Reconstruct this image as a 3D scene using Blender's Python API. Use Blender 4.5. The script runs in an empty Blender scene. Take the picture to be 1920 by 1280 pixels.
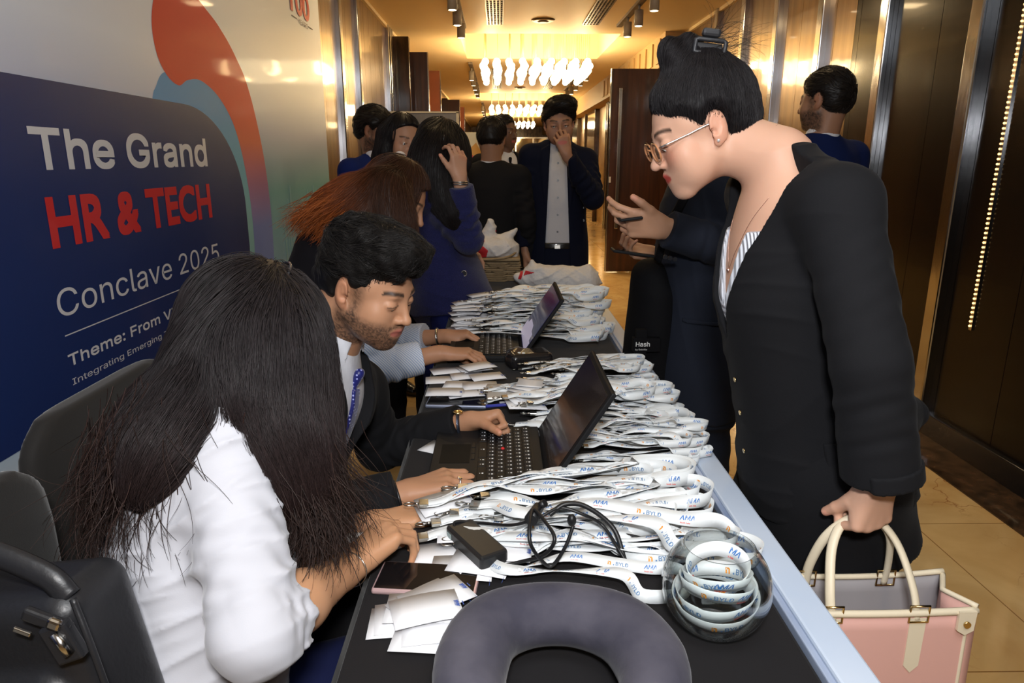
import bpy, bmesh, math, random, os
import numpy as np
from mathutils import Vector, Matrix
random.seed(7)
C = bpy.context.scene.collection
PI = math.pi
# ---------------------------------------------------------------- camera
CAM_H, PITCH, YAW, FPX = 1.37, math.radians(14.7), math.radians(0.97), 1299.0
cam_data = bpy.data.cameras.new('camera'); cam = bpy.data.objects.new('camera', cam_data); C.objects.link(cam)
cam_data.sensor_width = 36.0; cam_data.lens = 36.0*FPX/1920.0; cam_data.clip_start = 0.05; cam_data.clip_end = 120
cam.location = (0, 0, CAM_H); cam.rotation_euler = (math.radians(90)-PITCH, 0, -YAW)
bpy.context.scene.camera = cam
VS = bpy.context.scene.view_settings
VS.view_transform = 'Standard'; VS.look = 'None'; VS.exposure = 0.12; VS.gamma = 1.0; VS.use_curve_mapping = False
CY = bpy.context.scene.cycles
CY.use_denoising = True; CY.max_bounces = 7; CY.diffuse_bounces = 3; CY.glossy_bounces = 4; CY.transmission_bounces = 6; CY.transparent_max_bounces = 8
CY.sample_clamp_indirect = 6.0; CY.caustics_reflective = False; CY.caustics_refractive = False
# ---------------------------------------------------------------- world and main lights
W = bpy.data.worlds.new('world'); bpy.context.scene.world = W; W.use_nodes = True
W.node_tree.nodes['Background'].inputs[0].default_value = (1.0, 0.85, 0.65, 1); W.node_tree.nodes['Background'].inputs[1].default_value = 0.10
def lamp(name, kind, loc, energy, color, size=0.3, size_y=None, rot=(0, 0, 0), spot=None):
    d = bpy.data.lights.new(name, kind); o = bpy.data.objects.new(name, d); C.objects.link(o)
    d.energy = energy; d.color = color; o.location = loc; o.rotation_euler = rot
    if kind == 'AREA':
        d.size = size
        if size_y: d.shape = 'RECTANGLE'; d.size_y = size_y
    elif kind == 'SPOT': d.spot_size = spot; d.spot_blend = 0.6; d.shadow_soft_size = size
    else: d.shadow_soft_size = size
    return o
# the photographer's flash beside the lens, and its bounce from the ceiling over the table
lamp('camera_flash', 'AREA', (0.02, -0.12, 1.66), 19, (0.97, 0.98, 1.0), 0.16, 0.10, (math.radians(80), 0, -YAW))
lamp('ceiling_bounce', 'AREA', (0.3, 0.2, 2.78), 36, (0.90, 0.95, 1.0), 1.6, 1.4, (math.radians(18), 0, 0))
for x, y, e in ((-.3, 3.6, 4), (1.4, 3.4, 7), (-.5, 5.3, 12), (1.4, 5.3, 12), (.45, 7.2, 12), (.45, -1.2, 8)):
    lamp('downlight', 'AREA', (x, y, 2.80), e, (1.0, 0.72, 0.38), 0.22)
for y in (10.0, 17.5, 24.6):
    for dx in (-.6, 0, .6):
        for dy in (-.55, .2): lamp('chandelier_light', 'POINT', (0.48+dx, y+dy, 2.50), 25, (1.0, 0.70, 0.33), 0.09)
# ---------------------------------------------------------------- geometry of the view
F_ = np.array([math.sin(YAW)*math.cos(PITCH), math.cos(YAW)*math.cos(PITCH), -math.sin(PITCH)])
R_ = np.array([math.cos(YAW), -math.sin(YAW), 0.0]); U_ = np.cross(R_, F_)
def at(px, py, X=None, Y=None, Z=None):
    """the world point seen at a photo pixel on the plane X=, Y= or Z= (metres)"""
    d = F_ + (px-960)/FPX*R_ + (640-py)/FPX*U_
    if Z is not None: t = (Z-CAM_H)/d[2]
    elif Y is not None: t = Y/d[1]
    else: t = X/d[0]
    return np.array([0, 0, CAM_H]) + d*t
V3 = lambda *a: np.array(a if len(a) > 1 else a[0], dtype=float)
def nrm(v): v = np.asarray(v, float); return v/max(1e-9, np.linalg.norm(v))
# ---------------------------------------------------------------- materials
MATS = {}
def mat(name, col, rough=0.6, metal=0.0, spec=0.5, bump=None, sheen=0.0, coat=0.0, vcol=None, emit=None, trans=0.0, ior=1.45, sss=0.0, aniso=0.0, var=None):
    if name in MATS: return MATS[name]
    m = bpy.data.materials.new(name); m.use_nodes = True; nt = m.node_tree; b = nt.nodes['Principled BSDF']; L = nt.links
    b.inputs['Base Color'].default_value = (*col, 1); b.inputs['Roughness'].default_value = rough; b.inputs['Metallic'].default_value = metal
    b.inputs['Specular IOR Level'].default_value = spec; b.inputs['IOR'].default_value = ior
    if sheen: b.inputs['Sheen Weight'].default_value = sheen; b.inputs['Sheen Roughness'].default_value = 0.4
    if coat: b.inputs['Coat Weight'].default_value = coat; b.inputs['Coat Roughness'].default_value = 0.05
    if trans: b.inputs['Transmission Weight'].default_value = trans
    if sss: b.inputs['Subsurface Weight'].default_value = sss; b.inputs['Subsurface Radius'].default_value = (0.012, 0.005, 0.003); b.inputs['Subsurface Scale'].default_value = 1.0
    if emit: b.inputs['Emission Color'].default_value = (*emit[0], 1); b.inputs['Emission Strength'].default_value = emit[1]
    src = None
    if vcol:
        a = nt.nodes.new('ShaderNodeVertexColor'); a.layer_name = vcol; src = a.outputs['Color']
        mx = nt.nodes.new('ShaderNodeMix'); mx.data_type = 'RGBA'; mx.blend_type = 'MULTIPLY'; mx.inputs['Factor'].default_value = 1
        mx.inputs[6].default_value = (*col, 1); L.new(src, mx.inputs[7]); L.new(mx.outputs[2], b.inputs['Base Color'])
    tc = nt.nodes.new('ShaderNodeTexCoord')
    if var and not vcol:   # (scale, second colour, stretch)
        n = nt.nodes.new('ShaderNodeTexNoise'); n.inputs['Scale'].default_value = var[0]; n.inputs['Detail'].default_value = 5
        mp = nt.nodes.new('ShaderNodeMapping'); mp.inputs['Scale'].default_value = var[2] if len(var) > 2 else (1, 1, 1)
        L.new(tc.outputs['Object'], mp.inputs[0]); L.new(mp.outputs[0], n.inputs['Vector'])
        mx = nt.nodes.new('ShaderNodeMix'); mx.data_type = 'RGBA'; mx.inputs[6].default_value = (*col, 1); mx.inputs[7].default_value = (*var[1], 1)
        r = nt.nodes.new('ShaderNodeValToRGB'); r.color_ramp.elements[0].position = 0.35; r.color_ramp.elements[1].position = 0.65
        L.new(n.outputs['Fac'], r.inputs[0]); L.new(r.outputs[0], mx.inputs['Factor']); L.new(mx.outputs[2], b.inputs['Base Color'])
    if bump:               # (scale, strength, distance)
        n = nt.nodes.new('ShaderNodeTexNoise'); n.inputs['Scale'].default_value = bump[0]; n.inputs['Detail'].default_value = 4
        bp = nt.nodes.new('ShaderNodeBump'); bp.inputs['Strength'].default_value = bump[1]; bp.inputs['Distance'].default_value = bump[2] if len(bump) > 2 else 0.002
        if len(bump) > 3:
            mp = nt.nodes.new('ShaderNodeMapping'); mp.inputs['Scale'].default_value = bump[3]; L.new(tc.outputs['Object'], mp.inputs[0]); L.new(mp.outputs[0], n.inputs['Vector'])
        else: L.new(tc.outputs['Object'], n.inputs['Vector'])
        L.new(n.outputs['Fac'], bp.inputs['Height']); L.new(bp.outputs[0], b.inputs['Normal'])
    MATS[name] = m; return m
# ---------------------------------------------------------------- object helpers
def tag(o, label=None, cat=None, group=None, kind=None):
    if label: o['label'] = label
    if cat: o['category'] = cat
    if group: o['group'] = group
    if kind: o['kind'] = kind
    return o
def thing(name, label, cat, loc=(0, 0, 0), rz=0, group=None):
    o = bpy.data.objects.new(name, None); C.objects.link(o); o.location = loc; o.rotation_euler = (0, 0, rz); o.empty_display_size = 0.05
    return tag(o, label, cat, group)
def link(name, me, parent=None, world=True):
    """world=True: the mesh was made in world metres; keep it there under its parent"""
    o = bpy.data.objects.new(name, me); C.objects.link(o)
    if parent is not None:
        o.parent = parent
        if world:
            p = Matrix.Identity(4); q = parent; ms = []
            while q is not None: ms.append(q); q = q.parent
            for q in reversed(ms):
                loc, rot, sca = Matrix.Translation(q.location), q.rotation_euler.to_matrix().to_4x4(), Matrix.Diagonal((*q.scale, 1))
                p = p @ (q.matrix_parent_inverse @ (loc @ rot @ sca))
            o.matrix_parent_inverse = p.inverted()
    return o
def mesh_np(name, v, f, m, smooth=True, mats=None, midx=None, col=None, colname='hcol'):
    me = bpy.data.meshes.new(name); v = np.asarray(v, dtype=np.float32); f = np.asarray(f, dtype=np.int32)
    if len(f):
        k = f.shape[1]
        me.vertices.add(len(v)); me.vertices.foreach_set('co', v.ravel())
        me.loops.add(f.size); me.loops.foreach_set('vertex_index', f.ravel())
        me.polygons.add(len(f)); me.polygons.foreach_set('loop_start', np.arange(0, f.size, k, dtype=np.int32))
        if smooth: me.polygons.foreach_set('use_smooth', np.ones(len(f), dtype=bool))
        if midx is not None: me.polygons.foreach_set('material_index', np.asarray(midx, dtype=np.int32))
        me.update(calc_edges=True)
        if col is not None:
            a = me.color_attributes.new(colname, 'FLOAT_COLOR', 'POINT'); c = np.ones((len(v), 4), dtype=np.float32); c[:, :3] = col
            a.data.foreach_set('color', c.ravel())
    for x in (mats or [m]): me.materials.append(x)
    return me
class MB:
    """collects shapes into one bmesh"""
    def __init__(s): s.bm = bmesh.new(); s.mi = 0
    def _fin(s, vs, mi=None):
        for f in {f for v in vs for f in v.link_faces}: f.material_index = s.mi if mi is None else mi
    def box(s, c, size, rot=None, bev=0.0, mi=None):
        M = Matrix.Translation(Vector(c)) @ (rot.to_4x4() if rot is not None else Matrix.Identity(4)) @ Matrix.Diagonal((*size, 1))
        r = bmesh.ops.create_cube(s.bm, size=1.0, matrix=M); vs = r['verts']
        if bev > 0:
            es = list({e for v in vs for e in v.link_edges})
            b = bmesh.ops.bevel(s.bm, geom=es, offset=bev, segments=2, profile=0.5, affect='EDGES', clamp_overlap=True); 
            for f in b['faces']: f.smooth = False
            vs = list({v for f in b['faces'] for v in f.verts})
        s._fin(vs, mi); return s
    def bb(s, x0, x1, y0, y1, z0, z1, bev=0.0, mi=None): return s.box(((x0+x1)/2, (y0+y1)/2, (z0+z1)/2), (abs(x1-x0), abs(y1-y0), abs(z1-z0)), None, bev, mi)
    def cyl(s, a, b, r, r2=None, n=20, mi=None, cap=True, smooth=True):
        a, b = Vector(a), Vector(b); d = b-a; L = d.length
        M = Matrix.Translation((a+b)/2) @ d.to_track_quat('Z', 'Y').to_matrix().to_4x4()
        r_ = bmesh.ops.create_cone(s.bm, cap_ends=cap, segments=n, radius1=r, radius2=r if r2 is None else r2, depth=L, matrix=M)
        s._fin(r_['verts'], mi)
        if smooth:
            for f in {f for v in r_['verts'] for f in v.link_faces}: f.smooth = len(f.verts) == 4
        return s
    def ball(s, c, r, sc=(1, 1, 1), n=16, mi=None, rot=None):
        M = Matrix.Translation(Vector(c)) @ (rot.to_4x4() if rot is not None else Matrix.Identity(4)) @ Matrix.Diagonal((r*sc[0], r*sc[1], r*sc[2], 1))
        r_ = bmesh.ops.create_uvsphere(s.bm, u_segments=n, v_segments=max(6, n//2), radius=1.0, matrix=M); s._fin(r_['verts'], mi)
        for f in {f for v in r_['verts'] for f in v.link_faces}: f.smooth = True
        return s
    def poly(s, pts, mi=None):
        f = s.bm.faces.new([s.bm.verts.new(Vector(p)) for p in pts]); f.material_index = s.mi if mi is None else mi; return s
    def prism(s, pts, ext, mi=None):
        """closed outline pts (3D, planar) pushed along ext"""
        e = Vector(ext); a = [s.bm.verts.new(Vector(p)) for p in pts]; b = [s.bm.verts.new(Vector(p)+e) for p in pts]; n = len(a)
        fs = [s.bm.faces.new(a[::-1]), s.bm.faces.new(b)] + [s.bm.faces.new((a[i], a[(i+1) % n], b[(i+1) % n], b[i])) for i in range(n)]
        for f in fs: f.material_index = s.mi if mi is None else mi
        return s
    def tube(s, pts, r, n=10, closed=False, mi=None, flat=1.0, taper=None):
        pts = [Vector(p) for p in pts]; m = len(pts); rings = []; up = None
        for i, p in enumerate(pts):
            t = (pts[(i+1) % m]-pts[i-1]) if (closed or 0 < i < m-1) else (pts[1]-pts[0] if i == 0 else pts[-1]-pts[-2]); t.normalize()
            if up is None: up = t.orthogonal().normalized()
            up = (up - t*up.dot(t)).normalized(); w = t.cross(up); rr = r if taper is None else r*taper(i/(m-1))
            rings.append([s.bm.verts.new(p + up*math.cos(2*PI*k/n)*rr*flat + w*math.sin(2*PI*k/n)*rr) for k in range(n)])
        fs = []
        for i in range(m if closed else m-1):
            a, b = rings[i], rings[(i+1) % m]
            for k in range(n): fs.append(s.bm.faces.new((a[k], a[(k+1) % n], b[(k+1) % n], b[k])))
        if not closed: fs += [s.bm.faces.new(rings[0][::-1]), s.bm.faces.new(rings[-1])]
        for f in fs: f.smooth = True; f.material_index = s.mi if mi is None else mi
        return s
    def build(s, name, mats, parent=None, world=True):
        me = bpy.data.meshes.new(name); bmesh.ops.recalc_face_normals(s.bm, faces=s.bm.faces[:]); s.bm.to_mesh(me); s.bm.free()
        for m in (mats if isinstance(mats, (list, tuple)) else [mats]): me.materials.append(m)
        return link(name, me, parent, world)
def copy_tree(o, parent=None):
    c = o.copy(); C.objects.link(c)
    if parent is not None: c.parent = parent
    for ch in list(KIDS.get(o.name, [])): 
        d = copy_tree(ch, c); KIDS.setdefault(c.name, []).append(d)
    return c
KIDS = {}
def kids(root, *ch): KIDS.setdefault(root.name, []).extend(ch)
def spline(pts, n, closed=False):
    """Catmull-Rom through pts -> n points (numpy)"""
    P = np.asarray(pts, float); m = len(P)
    if closed: P = np.vstack([P[-1], P, P[0], P[1]]); segs = m
    else: P = np.vstack([2*P[0]-P[1], P, 2*P[-1]-P[-2]]); segs = m-1
    u = np.linspace(0, segs, n, endpoint=not closed); i = np.minimum(u.astype(int), segs-1); t = (u-i)[:, None]
    a, b, c, d = P[i], P[i+1], P[i+2], P[i+3]
    return 0.5*((2*b)+(-a+c)*t+(2*a-5*b+4*c-d)*t*t+(-a+3*b-3*c+d)*t**3)
# ---------------------------------------------------------------- lettering
try:
    FONT = bpy.data.fonts.load(os.path.join(bpy.utils.system_resource('DATAFILES', path='fonts'), 'Inter.woff2'))
except Exception:
    FONT = None
_tc = {}
PLAIN = set()
def text_np(s, size=1.0, bold=0.0, shear=0.0, res=3, spacing=1.0):
    """flat letters as (verts, list of polygons); origin at the left end of the base line"""
    key = (s, size, bold, shear, res, spacing)
    if key in _tc: return _tc[key]
    cu = bpy.data.curves.new('lettering', 'FONT'); cu.body = s; cu.size = size; cu.offset = bold; cu.shear = shear; cu.resolution_u = res; cu.space_character = spacing
    if FONT and s not in PLAIN: cu.font = FONT
    o = bpy.data.objects.new('lettering', cu); C.objects.link(o); dg = bpy.context.evaluated_depsgraph_get(); dg.update()
    me = o.evaluated_get(dg).to_mesh(); v = np.array([x.co[:] for x in me.vertices]); f = [tuple(p.vertices) for p in me.polygons]
    o.evaluated_get(dg).to_mesh_clear(); bpy.data.objects.remove(o); bpy.data.curves.remove(cu)
    _tc[key] = (v, f); return v, f
def text_obj(name, s, origin, ex, ey, size, m, parent=None, bold=0.0, shear=0.0, width=None, lift=0.001, res=4, spacing=1.0):
    """letters standing in the plane spanned by ex (reading direction) and ey (up)"""
    v, f = text_np(s, size, bold, shear, res, spacing)
    ex, ey = nrm(ex), nrm(ey); ez = np.cross(ex, ey); k = 1.0 if width is None else width/(v[:, 0].max()-v[:, 0].min())
    x0 = v[:, 0].min() if width is not None else 0
    P = np.asarray(origin)[None]+((v[:, 0]-x0)*k)[:, None]*ex+v[:, 1:2]*ey+lift*ez
    me = bpy.data.meshes.new(name); me.from_pydata(P.tolist(), [], f); me.materials.append(m)
    return link(name, me, parent)
# ---------------------------------------------------------------- smooth solids: fields of blended shapes, meshed with surface nets
f32 = np.float32
def _smin(a, b, k):
    if k <= 0: return np.minimum(a, b)
    h = np.maximum(k-np.abs(a-b), 0)/k
    return np.minimum(a, b)-h*h*k*0.25
class Field:
    def __init__(s): s.ops = []
    def add(s, p, k=0.012): s.ops.append(('a', p, k)); return s
    def sub(s, p, k=0.004): s.ops.append(('s', p, k)); return s
    def cut(s, p, k=0.0): s.ops.append(('i', p, k)); return s
    def disp(s, fn, amp): s.ops.append(('d', fn, amp)); return s
    def __call__(s, P, bc=None, bd=0.0):
        P = P.astype(f32); d = np.full(P.shape[:-1], 1e3, dtype=f32)
        for kind, p, k in s.ops:
            if kind == 'd': d = d+p(P).astype(f32); continue
            if bc is not None and kind in 'as':
                m = np.linalg.norm(bc-p[1], axis=1) < p[2]+bd+1.6*k+0.03
                if not m.any(): continue
                q = p[0](P[m]).astype(f32)
                d[m] = _smin(d[m], q, k) if kind == 'a' else -_smin(-d[m], q, k)
            else:
                q = p[0](P).astype(f32)
                d = _smin(d, q, k) if kind == 'a' else (-_smin(-d, q, k) if kind == 's' else -_smin(-d, -q, k))
        return d
    def mesh(s, h=0.005, pad=0.02, L=1.25):
        c = np.array([p[1] for k, p, _ in s.ops if k == 'a']); r = np.array([p[2] for k, p, _ in s.ops if k == 'a'])[:, None]
        lo = (c-r).min(0)-pad; hi = (c+r).max(0)+pad; n = 8; B = h*n; bd = B*0.8661
        nb = np.ceil((hi-lo)/B).astype(int); g = np.stack(np.meshgrid(*[np.arange(x) for x in nb], indexing='ij'), -1).reshape(-1, 3)
        cen = (lo+(g+0.5)*B)
        amp = sum(a for k, _, a in s.ops if k == 'd')
        dc = []
        for i in range(0, len(cen), 200000): dc.append(s(cen[i:i+200000].astype(f32)))
        g = g[np.abs(np.concatenate(dc)) < bd*L+amp+h]
        if not len(g): return np.zeros((0, 3)), np.zeros((0, 4), int)
        o = np.stack(np.meshgrid(*[np.arange(n+1)]*3, indexing='ij'), -1).reshape(1, -1, 3)
        Vs = []
        for i in range(0, len(g), 400):
            gg = g[i:i+400]; P = (lo+(gg[:, None]*n+o)*h).astype(f32)
            Vs.append(s(P, (lo+(gg+0.5)*B), bd).reshape(-1, n+1, n+1, n+1))
        V = np.concatenate(Vs); S = V < 0
        acc = np.zeros((len(g), n, n, n, 3), dtype=f32); cnt = np.zeros((len(g), n, n, n), dtype=f32)
        for ax in range(3):
            oth = [a for a in range(3) if a != ax]
            for du in (0, 1):
                for dv in (0, 1):
                    a = [slice(0, n)]*3; b = [slice(0, n)]*3
                    for q, dd in ((oth[0], du), (oth[1], dv)): a[q] = slice(dd, n+dd); b[q] = slice(dd, n+dd)
                    b[ax] = slice(1, n+1)
                    va, vb = V[(slice(None), *a)], V[(slice(None), *b)]; cr = (va < 0) != (vb < 0)
                    t = np.where(cr, va/np.where(cr, va-vb, 1), 0)
                    acc[..., ax] += np.where(cr, t, 0); acc[..., oth[0]] += cr*du; acc[..., oth[1]] += cr*dv; cnt += cr
        act = cnt > 0; bi, ci, cj, ck = np.nonzero(act)
        NX, NY = int(nb[1]*n+3), int(nb[2]*n+3)
        gi = g[bi]*n+np.stack([ci, cj, ck], 1)+1; ids = (gi[:, 0]*NX+gi[:, 1])*NY+gi[:, 2]
        verts = lo+(gi-1+acc[bi, ci, cj, ck]/cnt[bi, ci, cj, ck][:, None])*h
        order = np.argsort(ids); sid = ids[order]; F = []
        for ax in range(3):
            u, v = (ax+1) % 3, (ax+2) % 3
            b = [slice(0, n)]*3; b[ax] = slice(1, n+1)
            s0 = S[:, :n, :n, :n]; s1 = S[(slice(None), *b)]; ed = s0 != s1; e = np.nonzero(ed)
            if not len(e[0]): continue
            base = g[e[0]]*n+np.stack(e[1:], 1)+1; q = []
            for du, dv in ((-1, -1), (0, -1), (0, 0), (-1, 0)):
                cc = base.copy(); cc[:, u] += du; cc[:, v] += dv; q.append((cc[:, 0]*NX+cc[:, 1])*NY+cc[:, 2])
            q = np.stack(q, 1); pos = np.clip(np.searchsorted(sid, q), 0, len(sid)-1); ok = (sid[pos] == q).all(1)
            q = order[pos[ok]]; flip = ~s0[e][ok]; q[flip] = q[flip][:, ::-1]; F.append(q)
        return (verts, np.concatenate(F)) if F else (np.zeros((0, 3)), np.zeros((0, 4), int))
    def grad(s, P, e=0.002):
        g = np.stack([s(P+np.eye(3, dtype=f32)[i]*e)-s(P-np.eye(3, dtype=f32)[i]*e) for i in range(3)], -1)
        return g/np.maximum(1e-6, np.linalg.norm(g, axis=-1, keepdims=True))
def rc(a, b, ra, rb=None, flat=None, capb=False, capa=False, wr=None):
    """tapered capsule; flat=(axis, factor) widens along an axis; wr=(amp, freq, phase, t0, t1) cloth wrinkles round it"""
    a, b = V3(a).astype(f32), V3(b).astype(f32); rb = ra if rb is None else rb; ab = b-a; L = float(np.linalg.norm(ab)); L2 = max(1e-9, L*L); w = ab/max(L, 1e-6)
    fa = None
    if flat is not None: fa = nrm(flat[0]).astype(f32); fs = flat[1]
    n1 = nrm(np.cross(w, (0.3, 0.2, 1))).astype(f32); n2 = np.cross(w, n1)
    def fn(P):
        p = P-a
        if fa is not None: p = p+fa*((p@fa)[..., None]*(1/fs-1))
        t = np.clip((p@ab)/L2, 0, 1); q = p-t[..., None]*ab; d = np.linalg.norm(q, axis=-1)-(ra+(rb-ra)*t)
        if wr is not None:
            amp, fr, ph, t0, t1 = wr; x, y = p@n1, p@n2; th = np.arctan2(y, x); tt = (p@ab)/L2
            wv = np.sin((tt*L*fr+0.55*np.sin(th+ph)+0.3*np.sin(2*th+ph*2))*2*PI)+0.5*np.sin((tt*L*fr*1.7+0.7*np.sin(th*1+ph*3)+ph)*2*PI)
            win = np.clip((tt-t0)/0.15, 0, 1)*np.clip((t1-tt)/0.15, 0, 1)
            d = d-amp*wv*win
        if capb: d = np.maximum(d, (P-b)@w)
        if capa: d = np.maximum(d, -((P-a)@w))
        return d
    R = max(ra, rb)*(flat[1] if flat is not None else 1)+(wr[0]*1.5 if wr else 0)
    return fn, (a+b)/2, L/2+R
def el(c, r, R=None):
    c = V3(c).astype(f32); r = V3(r).astype(f32); RR = None if R is None else np.asarray(R, dtype=f32)
    def fn(P):
        p = P-c
        if RR is not None: p = p@RR.T     # rows of R are the local axes
        k0 = np.linalg.norm(p/r, axis=-1); k1 = np.linalg.norm(p/(r*r), axis=-1); return k0*(k0-1)/np.maximum(k1, 1e-6)
    return fn, c, float(r.max())
def bx(c, hs, R=None, rad=0.0):
    c = V3(c).astype(f32); hs = V3(hs).astype(f32)-rad; RR = None if R is None else np.asarray(R, dtype=f32)
    def fn(P):
        p = P-c
        if RR is not None: p = p@RR.T
        q = np.abs(p)-hs; return np.linalg.norm(np.maximum(q, 0), axis=-1)+np.minimum(q.max(-1), 0)-rad
    return fn, c, float(np.linalg.norm(hs))+rad
def plane(p, n): p = V3(p).astype(f32); n = nrm(n).astype(f32); return (lambda P: (P-p)@n), p, 1e3
def loft(o, l, f, u, secs, pw=2.0, capr=0.0):
    """body lofted along u from o; secs rows: (z, half width along l, half depth along f, x offset, y offset)"""
    o = V3(o).astype(f32); M = np.stack([nrm(l), nrm(f), nrm(u)]).astype(f32); S = np.array([list(r)+[0]*(5-len(r)) for r in secs], float)
    zz = np.linspace(S[0, 0], S[-1, 0], 160); T = [np.interp(zz, S[:, 0], S[:, i]) for i in range(1, 5)]
    k = np.hanning(17); k /= k.sum(); T = [np.convolve(np.pad(t, 8, mode='edge'), k, 'valid').astype(f32) for t in T]; z0, z1 = S[0, 0], S[-1, 0]
    def fn(P):
        p = (P-o)@M.T; z = p[..., 2]; i = np.clip((z-z0)/(z1-z0)*159, 0, 159); i0 = np.minimum(i.astype(np.int32), 158); t = i-i0
        w, dd, x0, y0 = [a[i0]*(1-t)+a[i0+1]*t for a in T]
        x, y = np.abs(p[..., 0]-x0)/w, np.abs(p[..., 1]-y0)/dd
        q = ((x**pw+y**pw)**(1/pw)-1)*np.minimum(w, dd)
        return np.maximum(q, np.maximum(z-z1, z0-z))
    c = o+M[2]*(z0+z1)/2; return fn, c, float(np.hypot((z1-z0)/2, max(S[:, 1].max(), S[:, 2].max())+np.abs(S[:, 3:]).max()))
def ppoly(o, l, f, u, pts, f0=0.0, f1=1.0):
    """prism: convex polygon pts in (l,u) pushed along f from f0 to f1"""
    o = V3(o).astype(f32); M = np.stack([nrm(l), nrm(f), nrm(u)]).astype(f32); P2 = np.array(pts, float); c2 = P2.mean(0); H = []
    for i in range(len(P2)):
        a, b = P2[i], P2[(i+1) % len(P2)]; n = np.array([(b-a)[1], -(b-a)[0]]); n /= np.linalg.norm(n)
        if (c2-a)@n > 0: n = -n
        H.append((n[0], n[1], -(a@n)))
    def fn(P):
        p = (P-o)@M.T; d = np.maximum(p[..., 1]-f1, f0-p[..., 1])
        for a, b, c in H: d = np.maximum(d, a*p[..., 0]+b*p[..., 2]+c)
        return d
    return fn, o+M[0]*c2[0]+M[2]*c2[1]+M[1]*(f0+f1)/2, float(np.abs(P2-c2).max()*1.5+(f1-f0)/2)
def both(*ps):
    """the space shared by shapes"""
    def fn(P):
        d = ps[0][0](P)
        for p in ps[1:]: d = np.maximum(d, p[0](P))
        return d
    j = min(range(len(ps)), key=lambda i: ps[i][2]); return fn, ps[j][1], ps[j][2]
def grow(p, a): return (lambda P: p[0](P)-a), p[1], p[2]+max(a, 0)
def of(field, c, r): return (lambda P: field(P)), V3(c), r
def ring(c, ax, r, slope, h, th, gap=None):
    """conical band round an axis: collars, cuffs; gap=(direction, cos) leaves an opening"""
    c = V3(c).astype(f32); ax = nrm(ax).astype(f32)
    def fn(P):
        p = P-c; z = p@ax; q = p-z[..., None]*ax; rr = np.linalg.norm(q, axis=-1); d = np.maximum(np.abs(rr-(r+slope*z))-th, np.abs(z)-h)
        if gap is not None:
            g = nrm(gap[0]).astype(f32); d = np.maximum(d, (q@g)/np.maximum(rr, 1e-5)*r-gap[1]*r)
        return d
    return fn, c, r+h+th+abs(slope)*h
def sines(seed, scale, n=6):
    r = np.random.RandomState(seed); K = r.normal(size=(n, 3)).astype(f32)*scale; ph = r.uniform(0, 6.28, n).astype(f32)
    return lambda P: np.sin(P@K.T+ph).sum(-1)/n
def folds(seed, d, freq, amp, wob=14, mask=None):
    """creased cloth: narrow ridges running across direction d"""
    n1, n2 = sines(seed, wob, 5), sines(seed+1, wob*1.7, 5); d = nrm(d).astype(f32)
    def fn(P):
        v = (1-np.abs(np.sin((P@d)*freq+2.6*n1(P))))**2.2*np.clip(.5+1.6*n2(P), 0, 1)
        return -amp*v*(1 if mask is None else mask(P))
    return fn
def solid(name, field, h, m, parent=None, colfn=None, L=1.25):
    v, f = field.mesh(h, L=L)
    if not len(f): return None
    col = colfn(v) if colfn is not None else None
    return link(name, mesh_np(name, v, f, m, col=col), parent)
# ---------------------------------------------------------------- hair strands
def strands(name, roots, dirfn, field, steps, step, rad, m, parent, off=0.003, seed=0, jit=0.15, col=None, stick=1.0, offend=None, tip=0.25, lens=None):
    """thin tapering tubes grown from roots along dirfn(P,t), held at a distance from a field's surface"""
    r = np.random.RandomState(seed); P = roots.astype(f32); N = len(P); pts = [P]; J = r.normal(size=(N, 3)).astype(f32)*jit; d0 = None
    ln = np.ones(N) if lens is None else lens
    offs = (off*(0.3+1.4*r.rand(N))).astype(f32)
    for i in range(steps):
        t = i/steps; d = dirfn(P, t)+J*(0.5+t)
        if field is not None:
            g = field.grad(P); d = d-g*(np.sum(d*g, -1, keepdims=True))*stick
        d = d/np.maximum(1e-6, np.linalg.norm(d, axis=-1, keepdims=True))
        if d0 is not None: d = nrmv(d0*0.45+d*0.55)
        d0 = d; P = P+d*(step*ln)[:, None].astype(f32)
        if field is not None:
            oo = offs if offend is None else offs+(offend*t*t)
            dd = field(P)-oo; g = field.grad(P); P = P-g*(dd*stick)[:, None] if stick > 0 else P-g*np.minimum(dd, 0)[:, None]
        pts.append(P)
    pts = np.stack(pts, 1); n = steps+1                           # (N, n, 3)
    T = np.gradient(pts, axis=1); T /= np.maximum(1e-6, np.linalg.norm(T, axis=-1, keepdims=True))
    ref = r.normal(size=(N, 1, 3)); A = np.cross(T, ref); A /= np.maximum(1e-6, np.linalg.norm(A, axis=-1, keepdims=True)); Bn = np.cross(T, A)
    w = rad*(1-(1-tip)*np.linspace(0, 1, n)**2)[None, :, None]*(0.6+0.8*r.rand(N, 1, 1))
    ring3 = [pts+w*(math.cos(a)*A+math.sin(a)*Bn) for a in (0, 2.09, 4.19)]
    v = np.stack(ring3, 2).reshape(-1, 3); i = np.arange(N)[:, None, None]*n*3+np.arange(n-1)[None, :, None]*3; k = np.arange(3)[None, None]
    f = np.stack([i+k, i+(k+1) % 3, i+3+(k+1) % 3, i+3+k], -1).reshape(-1, 4)
    br = (0.65+0.7*r.rand(N))[:, None, None]*np.ones((1, n*3, 3))
    if col is not None: br = br*col(pts).repeat(3, axis=1)
    return link(name, mesh_np(name, v, f, m, col=br.reshape(-1, 3)), parent)
def nrmv(v): return v/np.maximum(1e-6, np.linalg.norm(v, axis=-1, keepdims=True))
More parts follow.
